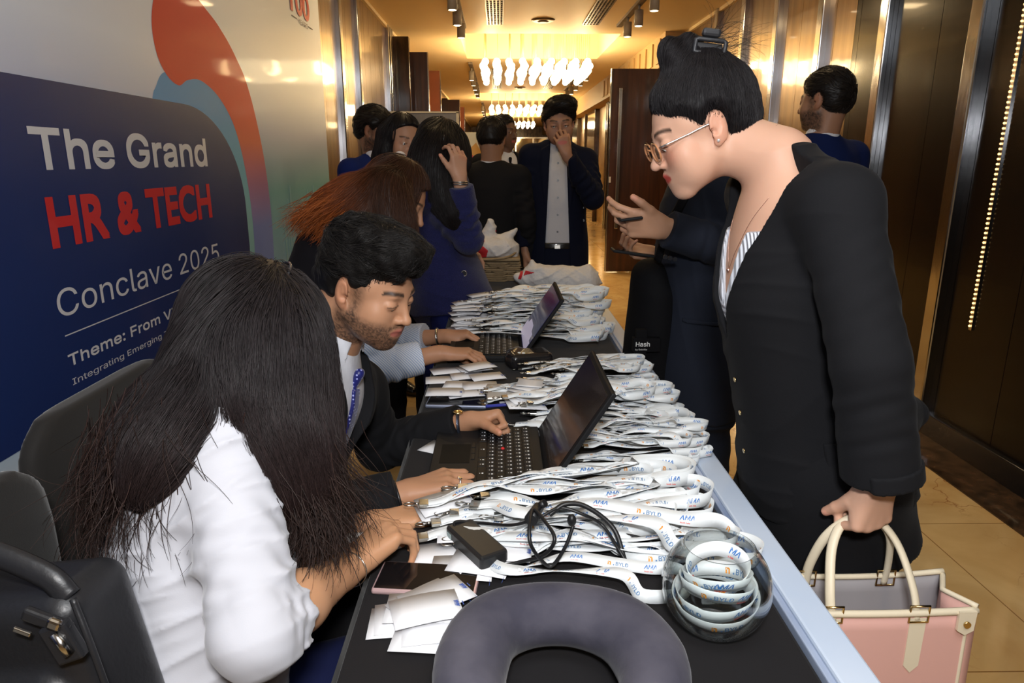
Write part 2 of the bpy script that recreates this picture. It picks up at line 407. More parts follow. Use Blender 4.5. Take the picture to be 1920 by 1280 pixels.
# ---------------------------------------------------------------- people
SKIN = mat('skin', (1, 1, 1), 0.48, spec=0.35, vcol='hcol', sss=0.12, bump=(260, 0.12, 0.0006))
HAIRM = mat('hair_fibre', (1, 1, 1), 0.46, spec=0.28, vcol='hcol')
EYEW = mat('eye_white', (0.75, 0.72, 0.68), 0.15); EYEB = mat('iris', (0.035, 0.018, 0.01), 0.1)
def frame(fwd, up=(0, 0, 1)):
    f = nrm(fwd); u = nrm(np.asarray(up, float)-f*np.dot(up, f)); return np.cross(u, f), f, u      # left, front, up
class Head:
    def __init__(s, c, fwd, up=(0, 0, 1), k=1.0, wide=1.0):
        s.c = V3(c); s.l, s.f, s.u = frame(fwd, up); s.k = k; s.w = wide
        s.M = np.stack([s.l, s.f, s.u])
    def p(s, x, y, z): return s.c+s.k*(x*s.w*s.l+y*s.f+z*s.u)
    def loc(s, P): q = (P-s.c)@s.M.T/s.k; return q[..., 0]/s.w, q[..., 1], q[..., 2]
    def e(s, x, y, z, r, R=None): return el(s.p(x, y, z), (r[0]*s.k*s.w, r[1]*s.k, r[2]*s.k), s.M if R is None else R)
    def r(s, a, b, ra, rb=None, **kw): return rc(s.p(*a), s.p(*b), ra*s.k, None if rb is None else rb*s.k, **kw)
    def build(s, F, female=False, nose=1.0, ears=True, lipw=1.0, chin=1.0, cheek=1.0, lid=.0, full=0.0, lipy=0.0):
        jw = 0.88 if female else 1.0
        F.add(s.e(0, -.014, .034, (.0745, .094, .083)), 0)
        F.add(s.e(0, .028, .000, (.0655, .062, .076)), .02)
        F.add(s.e(0, .024, -.050, (.054*jw, .056, .052)), .025)
        for q in (-1, 1):
            F.add(s.r((q*.055*jw, .004, -.045), (q*.018, .066, -.092), .017, .0155), .03)
            F.add(s.e(q*.040, .056, -.022, (.024*cheek, .023, .024)), .016)
            F.add(s.e(q*.050, .022, .030, (.021, .03, .03)), .012)
        F.add(s.e(0, .071, -.094, (.021, .0185*chin, .0165)), .016)
        F.add(s.e(0, .074, -.064, (.029, .021, .021)), .018)
        F.add(s.r((-.030, .080, .0215), (.030, .080, .0215), .0075 if female else .0095), .013)
        for q in (-1, 1):
            F.sub(s.e(q*.0315, .099, .003, (.0165, .0135, .0115)), .012)
            F.add(s.e(q*.0315, .0745, .003, (.0165, .0145, .0115)), .003)
            F.add(s.e(q*.0315, .0772, .0052-lid, (.0172, .0138, .0100)), .003)
            if full: F.add(s.e(q*.036, .052, -.050, (.026*full, .026, .030)), .03)
        F.add(s.r((0, .086, .012), (0, .106*nose, -.026), .0068, .0092), .010)
        F.add(s.e(0, .1090*nose, -.0305, (.0118, .0108, .0095)), .006)
        for q in (-1, 1):
            F.add(s.e(q*.0125, .0955*nose, -.0335, (.0075, .0098, .0072)), .005)
            F.sub(s.e(q*.0065, .1020*nose, -.0425, (.0036, .0055, .0040)), .003)
        F.add(s.r((-.017*lipw, .0890-lipy, -.0575), (0, .0955-lipy, -.0550), .0052, .0058), .006)
        F.add(s.r((.017*lipw, .0890-lipy, -.0575), (0, .0955-lipy, -.0550), .0052, .0058), .006)
        F.add(s.r((-.013*lipw, .0880-lipy, -.0680), (.013*lipw, .0880-lipy, -.0680), .0060), .006)
        F.sub(s.r((-.021*lipw, .0940, -.0615), (0, .1015, -.0605), .0010), .004); F.sub(s.r((.021*lipw, .0940, -.0615), (0, .1015, -.0605), .0010), .004)
        if ears:
            for q in (-1, 1):
                R = np.stack(frame(s.f+s.l*q*0.35-s.u*0.0, s.u-s.f*0.22)); cc = s.p(q*.077, -.012, -.002)
                F.add(el(cc, V3(.0085, .0185, .0315)*s.k, R), .004)
                F.add(el(s.p(q*.074, -.004, -.028), V3(.006, .009, .010)*s.k, R), .004)
                F.sub(el(s.p(q*.0865, -.005, .003), V3(.0052, .0110, .0185)*s.k, R), .003)
                F.add(el(s.p(q*.0805, -.009, .004), V3(.0026, .0045, .0130)*s.k, R), .003)
                F.sub(el(s.p(q*.083, .000, -.008), V3(.006, .0065, .0075)*s.k, R), .002)
        return F
    def eyes(s, parent, look=(0, 1, -0.3)):
        L = s.l*look[0]+s.f*look[1]+s.u*look[2]; L = nrm(L)
        for q in (-1, 1):
            c = s.p(q*.0315, .0785, .0005); b = MB(); b.ball(c, .0118*s.k, n=20)
            b.ball(c+L*.0066*s.k, .0062*s.k, n=14, mi=1); b.build('eye', [EYEW, EYEB], parent)
    def paint(s, base, lips=(.45, .13, .11), brow=(.03, .02, .015), beard=None, blush=0.0, browthick=1.0, liner=True):
        base = V3(base)
        def fn(P, c):
            x, y, z = s.loc(P); ax = np.abs(x)
            near = (y > .03) & (np.abs(z) < .13) & (ax < .09)
            def mixc(c, w, col): w = (np.clip(w, 0, 1)*near)[:, None]; return c*(1-w)+V3(col)*w
            redn = np.exp(-(((ax-.042)/.022)**2+((z+.022)/.02)**2))*blush
            c = mixc(c, redn, base*V3(1.05, .62, .55))
            ear = (ax > .074) & (np.abs(z) < .034) & (np.abs(y+.01) < .022)
            c = np.where(ear[:, None], c*V3(1.03, .92, .90), c)
            lipc = -.0612; wl = np.clip(1.6-np.abs(z-lipc)/(.0085*(1-(ax/.027)**2*.8).clip(.12)), 0, 1)*(ax < .0245)*(y > .080)
            c = mixc(c, wl*1.4, lips)
            if beard is not None:
                w = np.clip((-.030-z)/.02, 0, 1)*np.clip((.105-np.abs(z+.03))/.02, 0, 1)
                jawline = np.clip(((ax-.022)/.02+(-.050-z)/.025), 0, 1)*w*np.clip((y+.035)/.02, 0, 1)
                mous = np.clip(1-np.abs(z+.049-.10*(ax-.01)*0)/.008, 0, 1)*(ax < .032)*(y > .07)
                chin_ = np.clip(1-np.abs(ax)/.030, 0, 1)*np.clip((-.072-z)/.008, 0, 1)*(y > .03)
                side = np.clip((ax-.056)/.008, 0, 1)*np.clip((.040-z)/.02, 0, 1)*np.clip(1-np.abs(y-.020)/.022, 0, 1)*(z > -.06)
                n = 0.55+0.6*np.random.RandomState(3).rand(len(P)); ww = np.clip((jawline*.85+mous*.9+chin_*.9+side*.8), 0, 1)*beard[0]*n*(1-np.clip(wl*2, 0, 1))
                ww = np.clip(ww, 0, .93)[:, None]*((y > -.04) & (y < .12) & (ax < .09) & (z < .045) & (z > -.125))[:, None]; c = c*(1-ww)+V3(beard[1])*ww
            bz = .0245+.0045*np.sin(np.clip((ax-.012)/.04, 0, 1)*2.6)-.16*np.clip(ax-.040, 0, 1)
            wb = np.clip(1.5-np.abs(z-bz)/(.0036*browthick), 0, 1)*((ax > .012) & (ax < .052))
            c = mixc(c, wb*.95, brow)
            if liner:
                lid = np.clip(1.4-np.abs(z-(.0010-.10*np.abs(ax-.0315)**1.0))/.0013, 0, 1)*(np.abs(ax-.0315) < .0165)*(y > .066)
                c = mixc(c, lid*.85, (.02, .014, .012))
            return c
        return fn
FL = [(.0335, .088, .0088, (.042, .025, .021)), (.0115, .092, .0090, (.046, .028, .022)), (-.0105, .088, .0086, (.043, .027, .021)), (-.0315, .080, .0076, (.034, .021, .019))]
class Hand:
    """wrist point, finger direction, palm normal; side L/R; curl rows per finger in degrees"""
    def __init__(s, F, w, d, pn, side, curls, thumb=((35, 25), (20, 15), (10, 10)), spread=4, k=1.0, thick=1.0):
        s.nails = []; y = nrm(d); z = -nrm(V3(pn)-y*np.dot(pn, y)); x = np.cross(y, z) if side == 'L' else np.cross(z, y); s.x, s.y, s.z = x, y, z; w = V3(w)
        P = lambda a, b, c: w+k*(a*x+b*y+c*z); s.P = P; s.w = w
        F.add(rc(w-y*.02*k, P(0, .018, 0), .0175*k*thick, .018*k*thick, flat=(x, 1.35)), .02)
        s.tips = []
        for i, (fx, fy, r, ln) in enumerate(FL):
            r = r*k*thick; kn = P(fx*.92, fy, .001); F.add(rc(P(fx*.50, .018, .001), kn, .0135*k*thick, r*1.20), .014 if i else .012)
            F.add(rc(P(fx*.55, .03, -.006), P(fx*.9, fy*.86, -.007), .012*k*thick, r*1.05), .010)
            a = 0; p = kn; c = curls[i] if i < len(curls) else curls[-1]; sp = math.radians((1.5-i)*spread); 
            for j in range(3):
                a += math.radians(c[j]); dv = math.cos(a)*(math.cos(sp)*y+math.sin(sp)*x)-math.sin(a)*z; q = p+dv*ln[j]*k
                F.add(rc(p, q, r*(1.02-.09*j), r*(.93-.09*j)), .004 if j == 0 else .003); 
                if j == 2: dn = nrm(math.sin(a)*y+math.cos(a)*z); s.nails.append((q+dn*r*.55-dv*.001, dn, dv, r)); s.tips.append(q+dv*r*.7)
                p = q
        # thumb: leaves the side of the palm near its base
        p = P(.016, .020, -.006); r = .0105*k*thick; az, al = 0, 0; ln = (.040, .032, .026); dv = None
        for j in range(3):
            a1, a2 = thumb[j]; az = a1 if j == 0 else az-a1; al = a2 if j == 0 else al+a2
            A, B_ = math.radians(az), math.radians(al); dv = nrm(math.cos(A)*y+math.sin(A)*x-math.sin(B_)*z); q = p+dv*ln[j]*k
            F.add(rc(p, q, r*(1.45, 1.05, .98)[j], r*(1.08, .98, .80)[j]), (.018, .006, .003)[j])
            p = q
        dn = nrm(z+x*.6-dv*np.dot(z+x*.6, dv)); s.nails.append((p+dn*r*.5, dn, dv, r)); s.tips.append(p+dv*r*.6)
    def paint(s, tone=(1.12, 0.86, .80), nail=None):
        def fn(P, c):
            for q, dn, dv, r in s.nails:
                d = P-q; m = np.exp(-(np.linalg.norm(d, axis=1)/(r*1.6))**2)[:, None]*.5; c = c*(1-m)+c*V3(tone)*m
                a, b = d@dn, d@dv; lat = np.linalg.norm(d-np.outer(a, dn)-np.outer(b, dv), axis=1)
                nm = ((a > -.35*r) & (np.abs(b) < r*.85) & (lat < r*.62))
                nc = V3(nail) if nail is not None else None
                c = np.where(nm[:, None], (c*V3(1.12, .98, .98)+.05) if nc is None else nc, c)
            return c
        return fn
def skin_mesh(parent, F, base, paints, h, name='body'):
    v, f = F.mesh(h, L=1.6); sn = sines(11, 30); c = np.ones((len(v), 3))*V3(base)*(1+.05*sn(v.astype(f32)))[:, None]
    for p in paints: c = p(v, c)
    return link(name, mesh_np(name, v, f, SKIN, col=c), parent)
def fabric(name, col, rough=0.85, sheen=0.02, scale=900, st=0.25, **kw):
    return mat(name, col, rough, spec=0.10, sheen=sheen, bump=(scale, st, 0.0012), **kw)
def hair_cap(H, grow_=.010, line=.045, back=-.05, curls=0.0, seed=1, side=.004, extra=()):
    """scalp hair volume following the hairline; line = forehead height, back = nape height"""
    F = Field(); g = .0015; g2 = grow_-g
    F.add(H.e(0, -.016, .038, (.0745+g, .094+g, .083+g*1.15)), 0)
    F.add(H.e(0, -.050, -.012, (.060+g*.6, .050+g*.6, .055)), .02)
    for p, k in extra: F.add(p, k)
    if curls:
        n = sines(seed, 95, 8); n2 = sines(seed+3, 210, 6); F.disp(lambda P: -curls*(np.abs(n(P))*1.7+.5*n2(P)-.3), curls*1.5)
    # keep only behind a surface that runs down the forehead, round the ear and to the nape
    c, M, k = H.c.astype(f32), H.M.astype(f32), H.k
    def mask(P):
        q = (P-c)@M.T/k; x, y, z = np.abs(q[..., 0]), q[..., 1], q[..., 2]
        front = (y-.052)*1.0-(z-line)*1.15-x*.30                       # forehead and temples
        ear = np.where(y > -.035, (-(z-side))*0.9-np.clip(-y, 0, 1)*1.3, (back-z)+np.clip(-.02-y, 0, 1)*0)
        hole = np.where(x > .055, (1-((y+.010)/.020)**2-((z+.002)/.033)**2)*.02, -1)
        return np.maximum(np.maximum(front*.6, ear), hole)*k
    F.disp(lambda P: -g2*k*np.clip(-mask(P)/(.028*k), 0, 1)**.7, g2)
    F.cut((mask, H.c, 1), .004)
    return F
def collar_flap(F, c, ax, r, h, th=.0022, slope=-.25, gap=None): F.add(ring(c, ax, r, slope, h, th, gap), 0)
# ---------------------------------------------------------------- the corridor
XL, XR, CZ, YB, YE = -1.27, 2.20, 2.82, -2.6, 33.0
def nodes(m): return m.node_tree, m.node_tree.nodes['Principled BSDF'], m.node_tree.links
# marble floor: warm gold tiles with rust veins
FLO = mat('gold_marble', (.62, .36, .11), 0.12, spec=0.5)
def floor_nodes(m):
    nt, b, L = nodes(m); N = nt.nodes.new
    tc = N('ShaderNodeTexCoord')
    mp = N('ShaderNodeMapping'); L.new(tc.outputs['Object'], mp.inputs[0])
    n1 = N('ShaderNodeTexNoise'); n1.inputs['Scale'].default_value = 2.2; n1.inputs['Detail'].default_value = 8; n1.inputs['Distortion'].default_value = 1.2; L.new(mp.outputs[0], n1.inputs['Vector'])
    cr = N('ShaderNodeValToRGB'); e = cr.color_ramp.elements; e[0].position = .3; e[0].color = (.60, .36, .13, 1); e[1].position = .7; e[1].color = (.84, .60, .28, 1); L.new(n1.outputs['Fac'], cr.inputs[0])
    v = N('ShaderNodeTexVoronoi'); v.feature = 'DISTANCE_TO_EDGE'; v.inputs['Scale'].default_value = 5.5
    n2 = N('ShaderNodeTexNoise'); n2.inputs['Scale'].default_value = 6; n2.inputs['Detail'].default_value = 6
    L.new(tc.outputs['Object'], n2.inputs['Vector'])
    mx = N('ShaderNodeMix'); mx.data_type = 'VECTOR'; mx.inputs['Factor'].default_value = .30; L.new(tc.outputs['Object'], mx.inputs[4]); L.new(n2.outputs['Color'], mx.inputs[5]); L.new(mx.outputs[1], v.inputs['Vector'])
    r2 = N('ShaderNodeValToRGB'); r2.color_ramp.elements[0].position = 0.0; r2.color_ramp.elements[0].color = (1, 1, 1, 1); r2.color_ramp.elements[1].position = .020; r2.color_ramp.elements[1].color = (0, 0, 0, 1); L.new(v.outputs['Distance'], r2.inputs[0])
    n3 = N('ShaderNodeTexNoise'); n3.inputs['Scale'].default_value = 1.6; L.new(tc.outputs['Object'], n3.inputs['Vector'])
    r3 = N('ShaderNodeValToRGB'); r3.color_ramp.elements[0].position = .42; r3.color_ramp.elements[1].position = .6; L.new(n3.outputs['Fac'], r3.inputs[0])
    mu = N('ShaderNodeMath'); mu.operation = 'MULTIPLY'; L.new(r2.outputs[0], mu.inputs[0]); L.new(r3.outputs[0], mu.inputs[1])
    m2 = N('ShaderNodeMix'); m2.data_type = 'RGBA'; L.new(mu.outputs[0], m2.inputs['Factor']); L.new(cr.outputs[0], m2.inputs[6]); m2.inputs[7].default_value = (.36, .13, .035, 1)
    # tile joints every 0.8 m
    br = N('ShaderNodeTexBrick'); br.offset = 0; br.inputs['Scale'].default_value = 1; br.inputs['Mortar Size'].default_value = .0022; br.inputs['Brick Width'].default_value = .80; br.inputs['Row Height'].default_value = .80
    br.inputs['Color1'].default_value = br.inputs['Color2'].default_value = (1, 1, 1, 1); br.inputs['Mortar'].default_value = (.45, .35, .25, 1); L.new(tc.outputs['Object'], br.inputs['Vector'])
    m3 = N('ShaderNodeMix'); m3.data_type = 'RGBA'; m3.blend_type = 'MULTIPLY'; m3.inputs['Factor'].default_value = 1; L.new(m2.outputs[2], m3.inputs[6]); L.new(br.outputs['Color'], m3.inputs[7])
    L.new(m3.outputs[2], b.inputs['Base Color'])
floor_nodes(FLO)
DMARB = mat('dark_marble', (.028, .018, .012), 0.10, var=(14, (.10, .055, .03), (1, 1, .25)))
BMARB = mat('brown_marble', (.05, .028, .015), 0.18, var=(9, (.22, .12, .05), (1, 1, .5)))
PANEL = mat('bronze_lacquer_panel', (.21, .115, .042), 0.30, metal=0.6, coat=0.6, bump=(14, 0.22, 0.006, (1, 1, .06)), var=(3, (.15, .078, .027), (6, 6, .06)))
DPANEL = mat('black_lacquer_panel', (.008, .006, .005), 0.20, metal=0.0, spec=.2, coat=0.10, bump=(30, 0.06, 0.003, (1, 1, .03)))
CHROME = mat('polished_steel', (.52, .53, .56), 0.14, metal=1.0, bump=(8, 0.15, 0.01, (1, 1, .4)))
CEIL = mat('cream_ceiling_paint', (.88, .70, .42), 0.55, spec=0.25)
TRAYM = mat('tray_paint', (.80, .66, .40), 0.5)
WOOD = mat('red_brown_veneer', (.085, .030, .014), 0.30, coat=0.3, var=(5, (.045, .017, .009), (6, 6, .3)))
DARK = mat('shadow_gap_black', (.012, .010, .009), 0.6)
def struct(b, name, m, world=True): o = b.build(name, m); return tag(o, kind='structure')
b = MB(); b.bb(XL-.3, XR+.6, YB, YE, -.10, 0); struct(b, 'floor', FLO)
# ceiling with three recessed trays
TR = [(8.9, 11.0), (16.5, 18.5), (23.6, 25.6)]; TX0, TX1 = -.48, 1.45
b = MB(); ys = [YB]+[y for t in TR for y in t]+[YE]
for i in range(0, len(ys), 2): b.bb(XL-.3, XR+.6, ys[i], ys[i+1], CZ, CZ+.02)
for y0, y1 in TR: b.bb(XL-.3, TX0, y0, y1, CZ, CZ+.02); b.bb(TX1, XR+.6, y0, y1, CZ, CZ+.02)
struct(b, 'ceiling', CEIL)
b = MB()
for y0, y1 in TR:
    b.bb(TX0-.05, TX0, y0-.05, y1+.05, CZ+.0203, CZ+.34); b.bb(TX1, TX1+.05, y0-.05, y1+.05, CZ+.0203, CZ+.34)
    b.bb(TX0, TX1, y0-.05, y0, CZ+.0203, CZ+.34); b.bb(TX0, TX1, y1, y1+.05, CZ+.0203, CZ+.34); b.bb(TX0-.05, TX1+.05, y0-.05, y1+.05, CZ+.34, CZ+.38)
struct(b, 'trim_1', TRAYM)
# walls
b = MB(); b.bb(XL-.2, XL-.06, YB, YE, 0, CZ)
struct(b, 'wall_left', DARK)
b = MB(); b.bb(XR+.10, XR+.3, YB, YE, 0, CZ); struct(b, 'wall_right', DARK)
b = MB(); b.bb(XL-.3, XR+.6, YE, YE+.1, 0, CZ+.1); struct(b, 'wall_back', BMARB)
b = MB(); b.bb(XL-.3, XR+.6, YB-.1, YB, 0, CZ+.1); struct(b, 'wall_front', mat('plain_wall_paint', (.42, .36, .28), .7))
# left wall cladding: bronze panels with narrow joints, then steel strips
def cladding(x, side, y0, y1, m, step=.275, z0=.0, z1=CZ):
    b = MB(); y = y0; i = 0
    while y < y1-.01:
        e = min(y+step, y1); b.bb(x if side < 0 else x, x-.06*(-side)*-1 if False else (x-.05 if side < 0 else x+.09), y+.002, e-.002, z0, z1, bev=.0); y = e
    return b
b = cladding(XL, -1, YB, 8.55, PANEL); struct(b, 'wall_left_panels', PANEL)
b = MB()
for y in (5.89, 6.64): b.bb(XL-.03, XL+.035, y-.05, y+.05, 0, CZ-.002, .008)
for y in (8.36, 8.50, 8.62): b.bb(XL-.03, XL+.04, y-.035, y+.035, 0, CZ-.002, .008)
struct(b, 'trim_2', CHROME)
b = MB(); b.bb(XL-.06, XL+.22, 8.66, 8.78, 0, CZ-.07, .01); b.bb(XL-.06, XL+.10, 11.9, 12.5, 0, CZ-.12, .01); b.bb(XL-.06, XL+.10, 16.4, 17.0, 0, CZ-.12, .01); struct(b, 'pillar_left', DMARB)
b = cladding(XL-.02, -1, 9.3, YE, PANEL, .6); struct(b, 'wall_left_far', mat('far_bronze_panel', (.26, .15, .06), .32, metal=.4))
# cornice below the ceiling, both sides
b = MB(); b.bb(XL-.05, XL+.03, YB, YE, CZ-.035, CZ-.001); b.bb(XR-.03, XR+.1, YB, YE, CZ-.035, CZ-.001); struct(b, 'trim_3', CEIL)
# right wall: near part black lacquer, farther part bronze
b = cladding(XR, 1, YB, 4.60, DPANEL, .42); struct(b, 'wall_right_panels', DPANEL)
b = cladding(XR, 1, 4.60, 8.7, PANEL, .275); struct(b, 'wall_right_bronze', PANEL)
b = MB()
for y in (2.55, 3.37, 4.19, 5.03, 5.84, 6.64, 7.45): b.bb(XR-.045, XR+.03, y-.045, y+.045, .12, CZ-.002, .008)
struct(b, 'trim_4', CHROME)
b = MB(); b.bb(XR-.03, XR+.05, YB, 8.7, 0, .12, .006); struct(b, 'baseboard_right', mat('dark_steel_skirting', (.10, .10, .11), .18, metal=.9))
b = MB(); b.bb(1.96, XR-.03, YB, 8.6, .0005, .006); struct(b, 'trim_5', DMARB)
# right side beyond: dark framed openings with a soffit
b = MB(); b.bb(XR, XR+.12, 9.4, YE, 0, CZ); struct(b, 'wall_right_far', mat('far_beige_wall', (.40, .26, .11), .3, metal=.3))
b = MB()
for y in (9.6, 12.4, 16.0, 19.6, 23.2): b.bb(XR-.10, XR+.02, y, y+1.3, 0, 2.45, .01)
struct(b, 'pillar_right', DMARB)
b = MB()
for y in (11.1, 11.3, 14.0, 14.2, 17.7, 21.3): b.bb(XR-.12, XR, y, y+.07, 0, 2.6, .01)
struct(b, 'trim_6', CHROME)
b = MB(); b.bb(XR-.26, XR+.1, 8.7, YE, 2.45, CZ-.001)
for i in range(12): b.bb(XR-.28, XR-.26, 8.9+i*.42, 9.1+i*.42, 2.50, CZ-.05)
struct(b, 'trim_7', mat('soffit_paint', (.46, .31, .14), .5))
# LED bead strip on the right wall
b = MB(); 
for i in range(92): b.ball((XR-.012, 3.11, .62+i*.0215), .0052, n=6)
t_ = b.build('led_strip', mat('led_bead', (1, .75, .4), .4, emit=((1, .62, .25), 2.2))); tag(t_, 'thin vertical line of small light beads on the black right wall', 'light strip')
b = MB(); b.bb(XR-.008, XR+.002, 3.10, 3.12, .6, 2.62); o = b.build('backing', CHROME, t_)
# far end: glazed doors seen under the last chandelier
b = MB()
for x in (-.9, -.1, .7, 1.5): b.bb(x, x+.06, YE-.12, YE-.02, 0, 2.3)
b.bb(XL, XR, YE-.12, YE-.02, 2.3, 2.36); struct(b, 'door_1', CHROME)
GL = mat('door_glass', (.30, .24, .15), .05, metal=.7)
b = MB(); b.bb(XL, XR, YE-.05, YE-.03, 0, 2.3); struct(b, 'window_1', GL)
# ---------------------------------------------------------------- doors standing open across the corridor
def open_door(y, x0, x1, z, m, label, hx, long=False):
    t = thing('door_leaf', label, 'door', (x0, y, 0))
    b = MB(); b.bb(x0, x1, y, y+.05, .01, z, .004); b.build('door_panel', m, t)
    b = MB(); b.bb(x1-.012 if abs(x0) > abs(x1) else x0, x1 if abs(x0) > abs(x1) else x0+.012, y-.003, y+.053, .01, z); b.build('edge_strip', CHROME, t)
    b = MB(); z0, z1 = ((.55, 2.18) if long else (.8, 1.9)); b.bb(hx-.022, hx+.022, y-.075, y-.045, z0, z1, .006); b.cyl((hx, y-.05, z0+.1), (hx, y, z0+.1), .012); b.cyl((hx, y-.05, z1-.1), (hx, y, z1-.1), .012)
    b.build('pull_handle', CHROME, t); return t
open_door(8.95, XL, -.86, 2.62, WOOD, 'dark wooden door leaf standing open on the left, nearest behind the grey board', -1.05)
open_door(10.75, XL, -.86, 2.62, mat('red_veneer', (.14, .040, .016), .3, coat=.3), 'reddish wooden door leaf standing open just past the first dark leaf on the left', -1.1)
open_door(15.8, XL, -.86, 2.62, WOOD, 'dark door leaf standing open farther down on the left', -.9)
open_door(17.9, XL, -.86, 2.62, MATS['red_veneer'], 'farthest reddish door leaf on the left, beyond the third leaf', -.95)
o = open_door(8.62, 1.31, 2.16, 2.40, WOOD, 'wide dark wooden door standing open on the right behind the man in the navy suit', 1.42, True)
b = MB(); b.bb(1.322, 1.345, 8.61, 8.618, 1.10, 1.17); o2 = b.build('lock_plate', mat('white_lock_plate', (.8, .8, .8), .4), o)
# ---------------------------------------------------------------- ceiling fittings
VENTM = mat('bronze_grille', (.20, .14, .08), .4, metal=.5); SPOTM = mat('grey_spot_housing', (.42, .38, .32), .4); TRKM = mat('track_channel', (.16, .12, .08), .5)
def vent(x0, x1, y0, y1, label):
    t = thing('ceiling_vent', label, 'vent', ((x0+x1)/2, y0, CZ), group='long grilles set in the ceiling')
    b = MB(); b.bb(x0, x1, y0, y1, CZ-.004, CZ-.001); b.build('backing', DARK, t)
    b = MB()
    for q in range(6): xx = x0+(x1-x0)*q/5; b.bb(xx-.007, xx+.007, y0, y1, CZ-.014, CZ-.003)
    n = int((y1-y0)/.09)
    for q in range(n+1): yy = y0+(y1-y0)*q/n; b.bb(x0, x1, yy-.006, yy+.006, CZ-.011, CZ-.004)
    b.build('grille', VENTM, t)
vent(-.13, .04, 5.6, 8.27, 'long bronze ceiling grille left of centre, before the first chandelier')
vent(.92, 1.09, 5.6, 8.27, 'long bronze ceiling grille right of centre, before the first chandelier')
vent(-.13, .04, 12.2, 15.4, 'long ceiling grille left of centre, between the first and second chandeliers')
vent(.92, 1.09, 12.2, 15.4, 'long ceiling grille right of centre, between the first and second chandeliers')
LENS = mat('spot_lens', (1, .9, .7), .3, emit=((1, .80, .50), 6))
def track(x, ys, where):
    t = thing('light_track', 'dark ceiling channel holding spotlights, '+where, 'light track', (x, ys[0], CZ))
    b = MB(); b.bb(x-.03, x+.03, ys[0]-.5, ys[-1]+.55, CZ-.03, CZ-.001); b.build('channel', TRKM, t)
    for i, y in enumerate(ys):
        s = thing('spotlight', 'small grey cylinder spotlight on the %s, %s' % (where, ['nearest', 'second', 'third', 'fourth', 'fifth', 'sixth'][i]+' along it'), 'spotlight', (x, y, CZ), group='cylinder spotlights on the ceiling tracks')
        b = MB(); b.cyl((x, y, CZ-.21), (x, y, CZ-.075), .043); b.cyl((x, y, CZ-.21), (x, y, CZ-.215), .043, .036); b.build('housing', SPOTM, s)
        b = MB(); b.cyl((x, y, CZ-.076), (x, y, CZ-.031), .012); b.build('stem', SPOTM, s)
        b = MB(); b.cyl((x, y, CZ-.2165), (x, y, CZ-.2155), .034); b.build('lens', LENS, s)
track(-.40, (5.75, 6.45, 7.15, 7.85), 'left track before the first chandelier')
track(1.33, (5.75, 6.45, 7.15, 7.75), 'right track before the first chandelier')
track(-.45, (11.9, 12.7, 13.5, 14.3, 15.1), 'left track past the first chandelier')
track(1.40, (11.9, 12.7, 13.5, 14.3, 15.1), 'right track past the first chandelier')
track(-.45, (19.4, 20.4, 21.4), 'left track past the second chandelier')
def disc(x, y, name, label, r):
    b = MB(); b.cyl((x, y, CZ-.018), (x, y, CZ-.001), r*.8, r, n=28); o = b.build(name, VENTM); tag(o, label, 'ceiling speaker' if r > .1 else 'smoke detector')
    b = MB(); b.cyl((x, y, CZ-.030), (x, y, CZ-.0175), r*.35, r*.5, n=20); b.build('sensor_cap', VENTM, o)
disc(.47, 8.05, 'ceiling_speaker', 'round ceiling speaker disc in front of the first chandelier', .13)
disc(.52, 12.6, 'smoke_detector', 'small smoke detector on the ceiling past the first chandelier', .07)
disc(.42, 15.2, 'ceiling_speaker', 'small round ceiling disc just before the second chandelier', .12)
BULB = mat('glowing_glass_pendant', (1, .9, .7), .3, emit=((1, .80, .48), 9)); CORD = mat('pendant_wire', (.55, .42, .22), .4, metal=.6)
def pendant(scale=1.0):
    t = thing('pendant_lamp', '', 'pendant lamp')
    b = MB()
    for k, (dz, r) in enumerate(((0, .052), (-.055, .044), (.055, .046))): b.ball((0.012*(k-1), .008*k, dz-.05), r, (1, 1, .9), n=10)
    bb_ = b.build('glass', BULB, t, world=False)
    b = MB(); b.cyl((0, 0, .03), (0, 0, .577), .0028, n=5); c_ = b.build('cord', CORD, t, world=False); kids(t, bb_, c_); return t
pp = pendant(); first = True
for ti, (y0, y1) in enumerate(TR):
    rows = (7, 5, 4)[ti]
    for r in range(rows):
        for c in range(9):
            x = -.19+c*.165+(.0 if ti else 0); y = y0+.42+(y1-y0-.7)*r/max(1, rows-1)
            o = pp if first else copy_tree(pp); first = False
            o.location = (x, y, 2.56); o.rotation_euler = (0, 0, r*1.1+c)
            w = ('first', 'second', 'third')[ti]
            o['label'] = 'clustered glass pendant lamp glowing warm in the %s ceiling tray' % w; o['group'] = 'pendant lamps of the %s chandelier' % w
    cb = MB(); cb.bb(TX0+.2, TX1-.2, y0+.3, y1-.2, CZ+.316, CZ+.338); tag(cb.build('chandelier_plate', CORD), 'metal ceiling plate above the pendants of the %s chandelier' % w, 'ceiling plate')
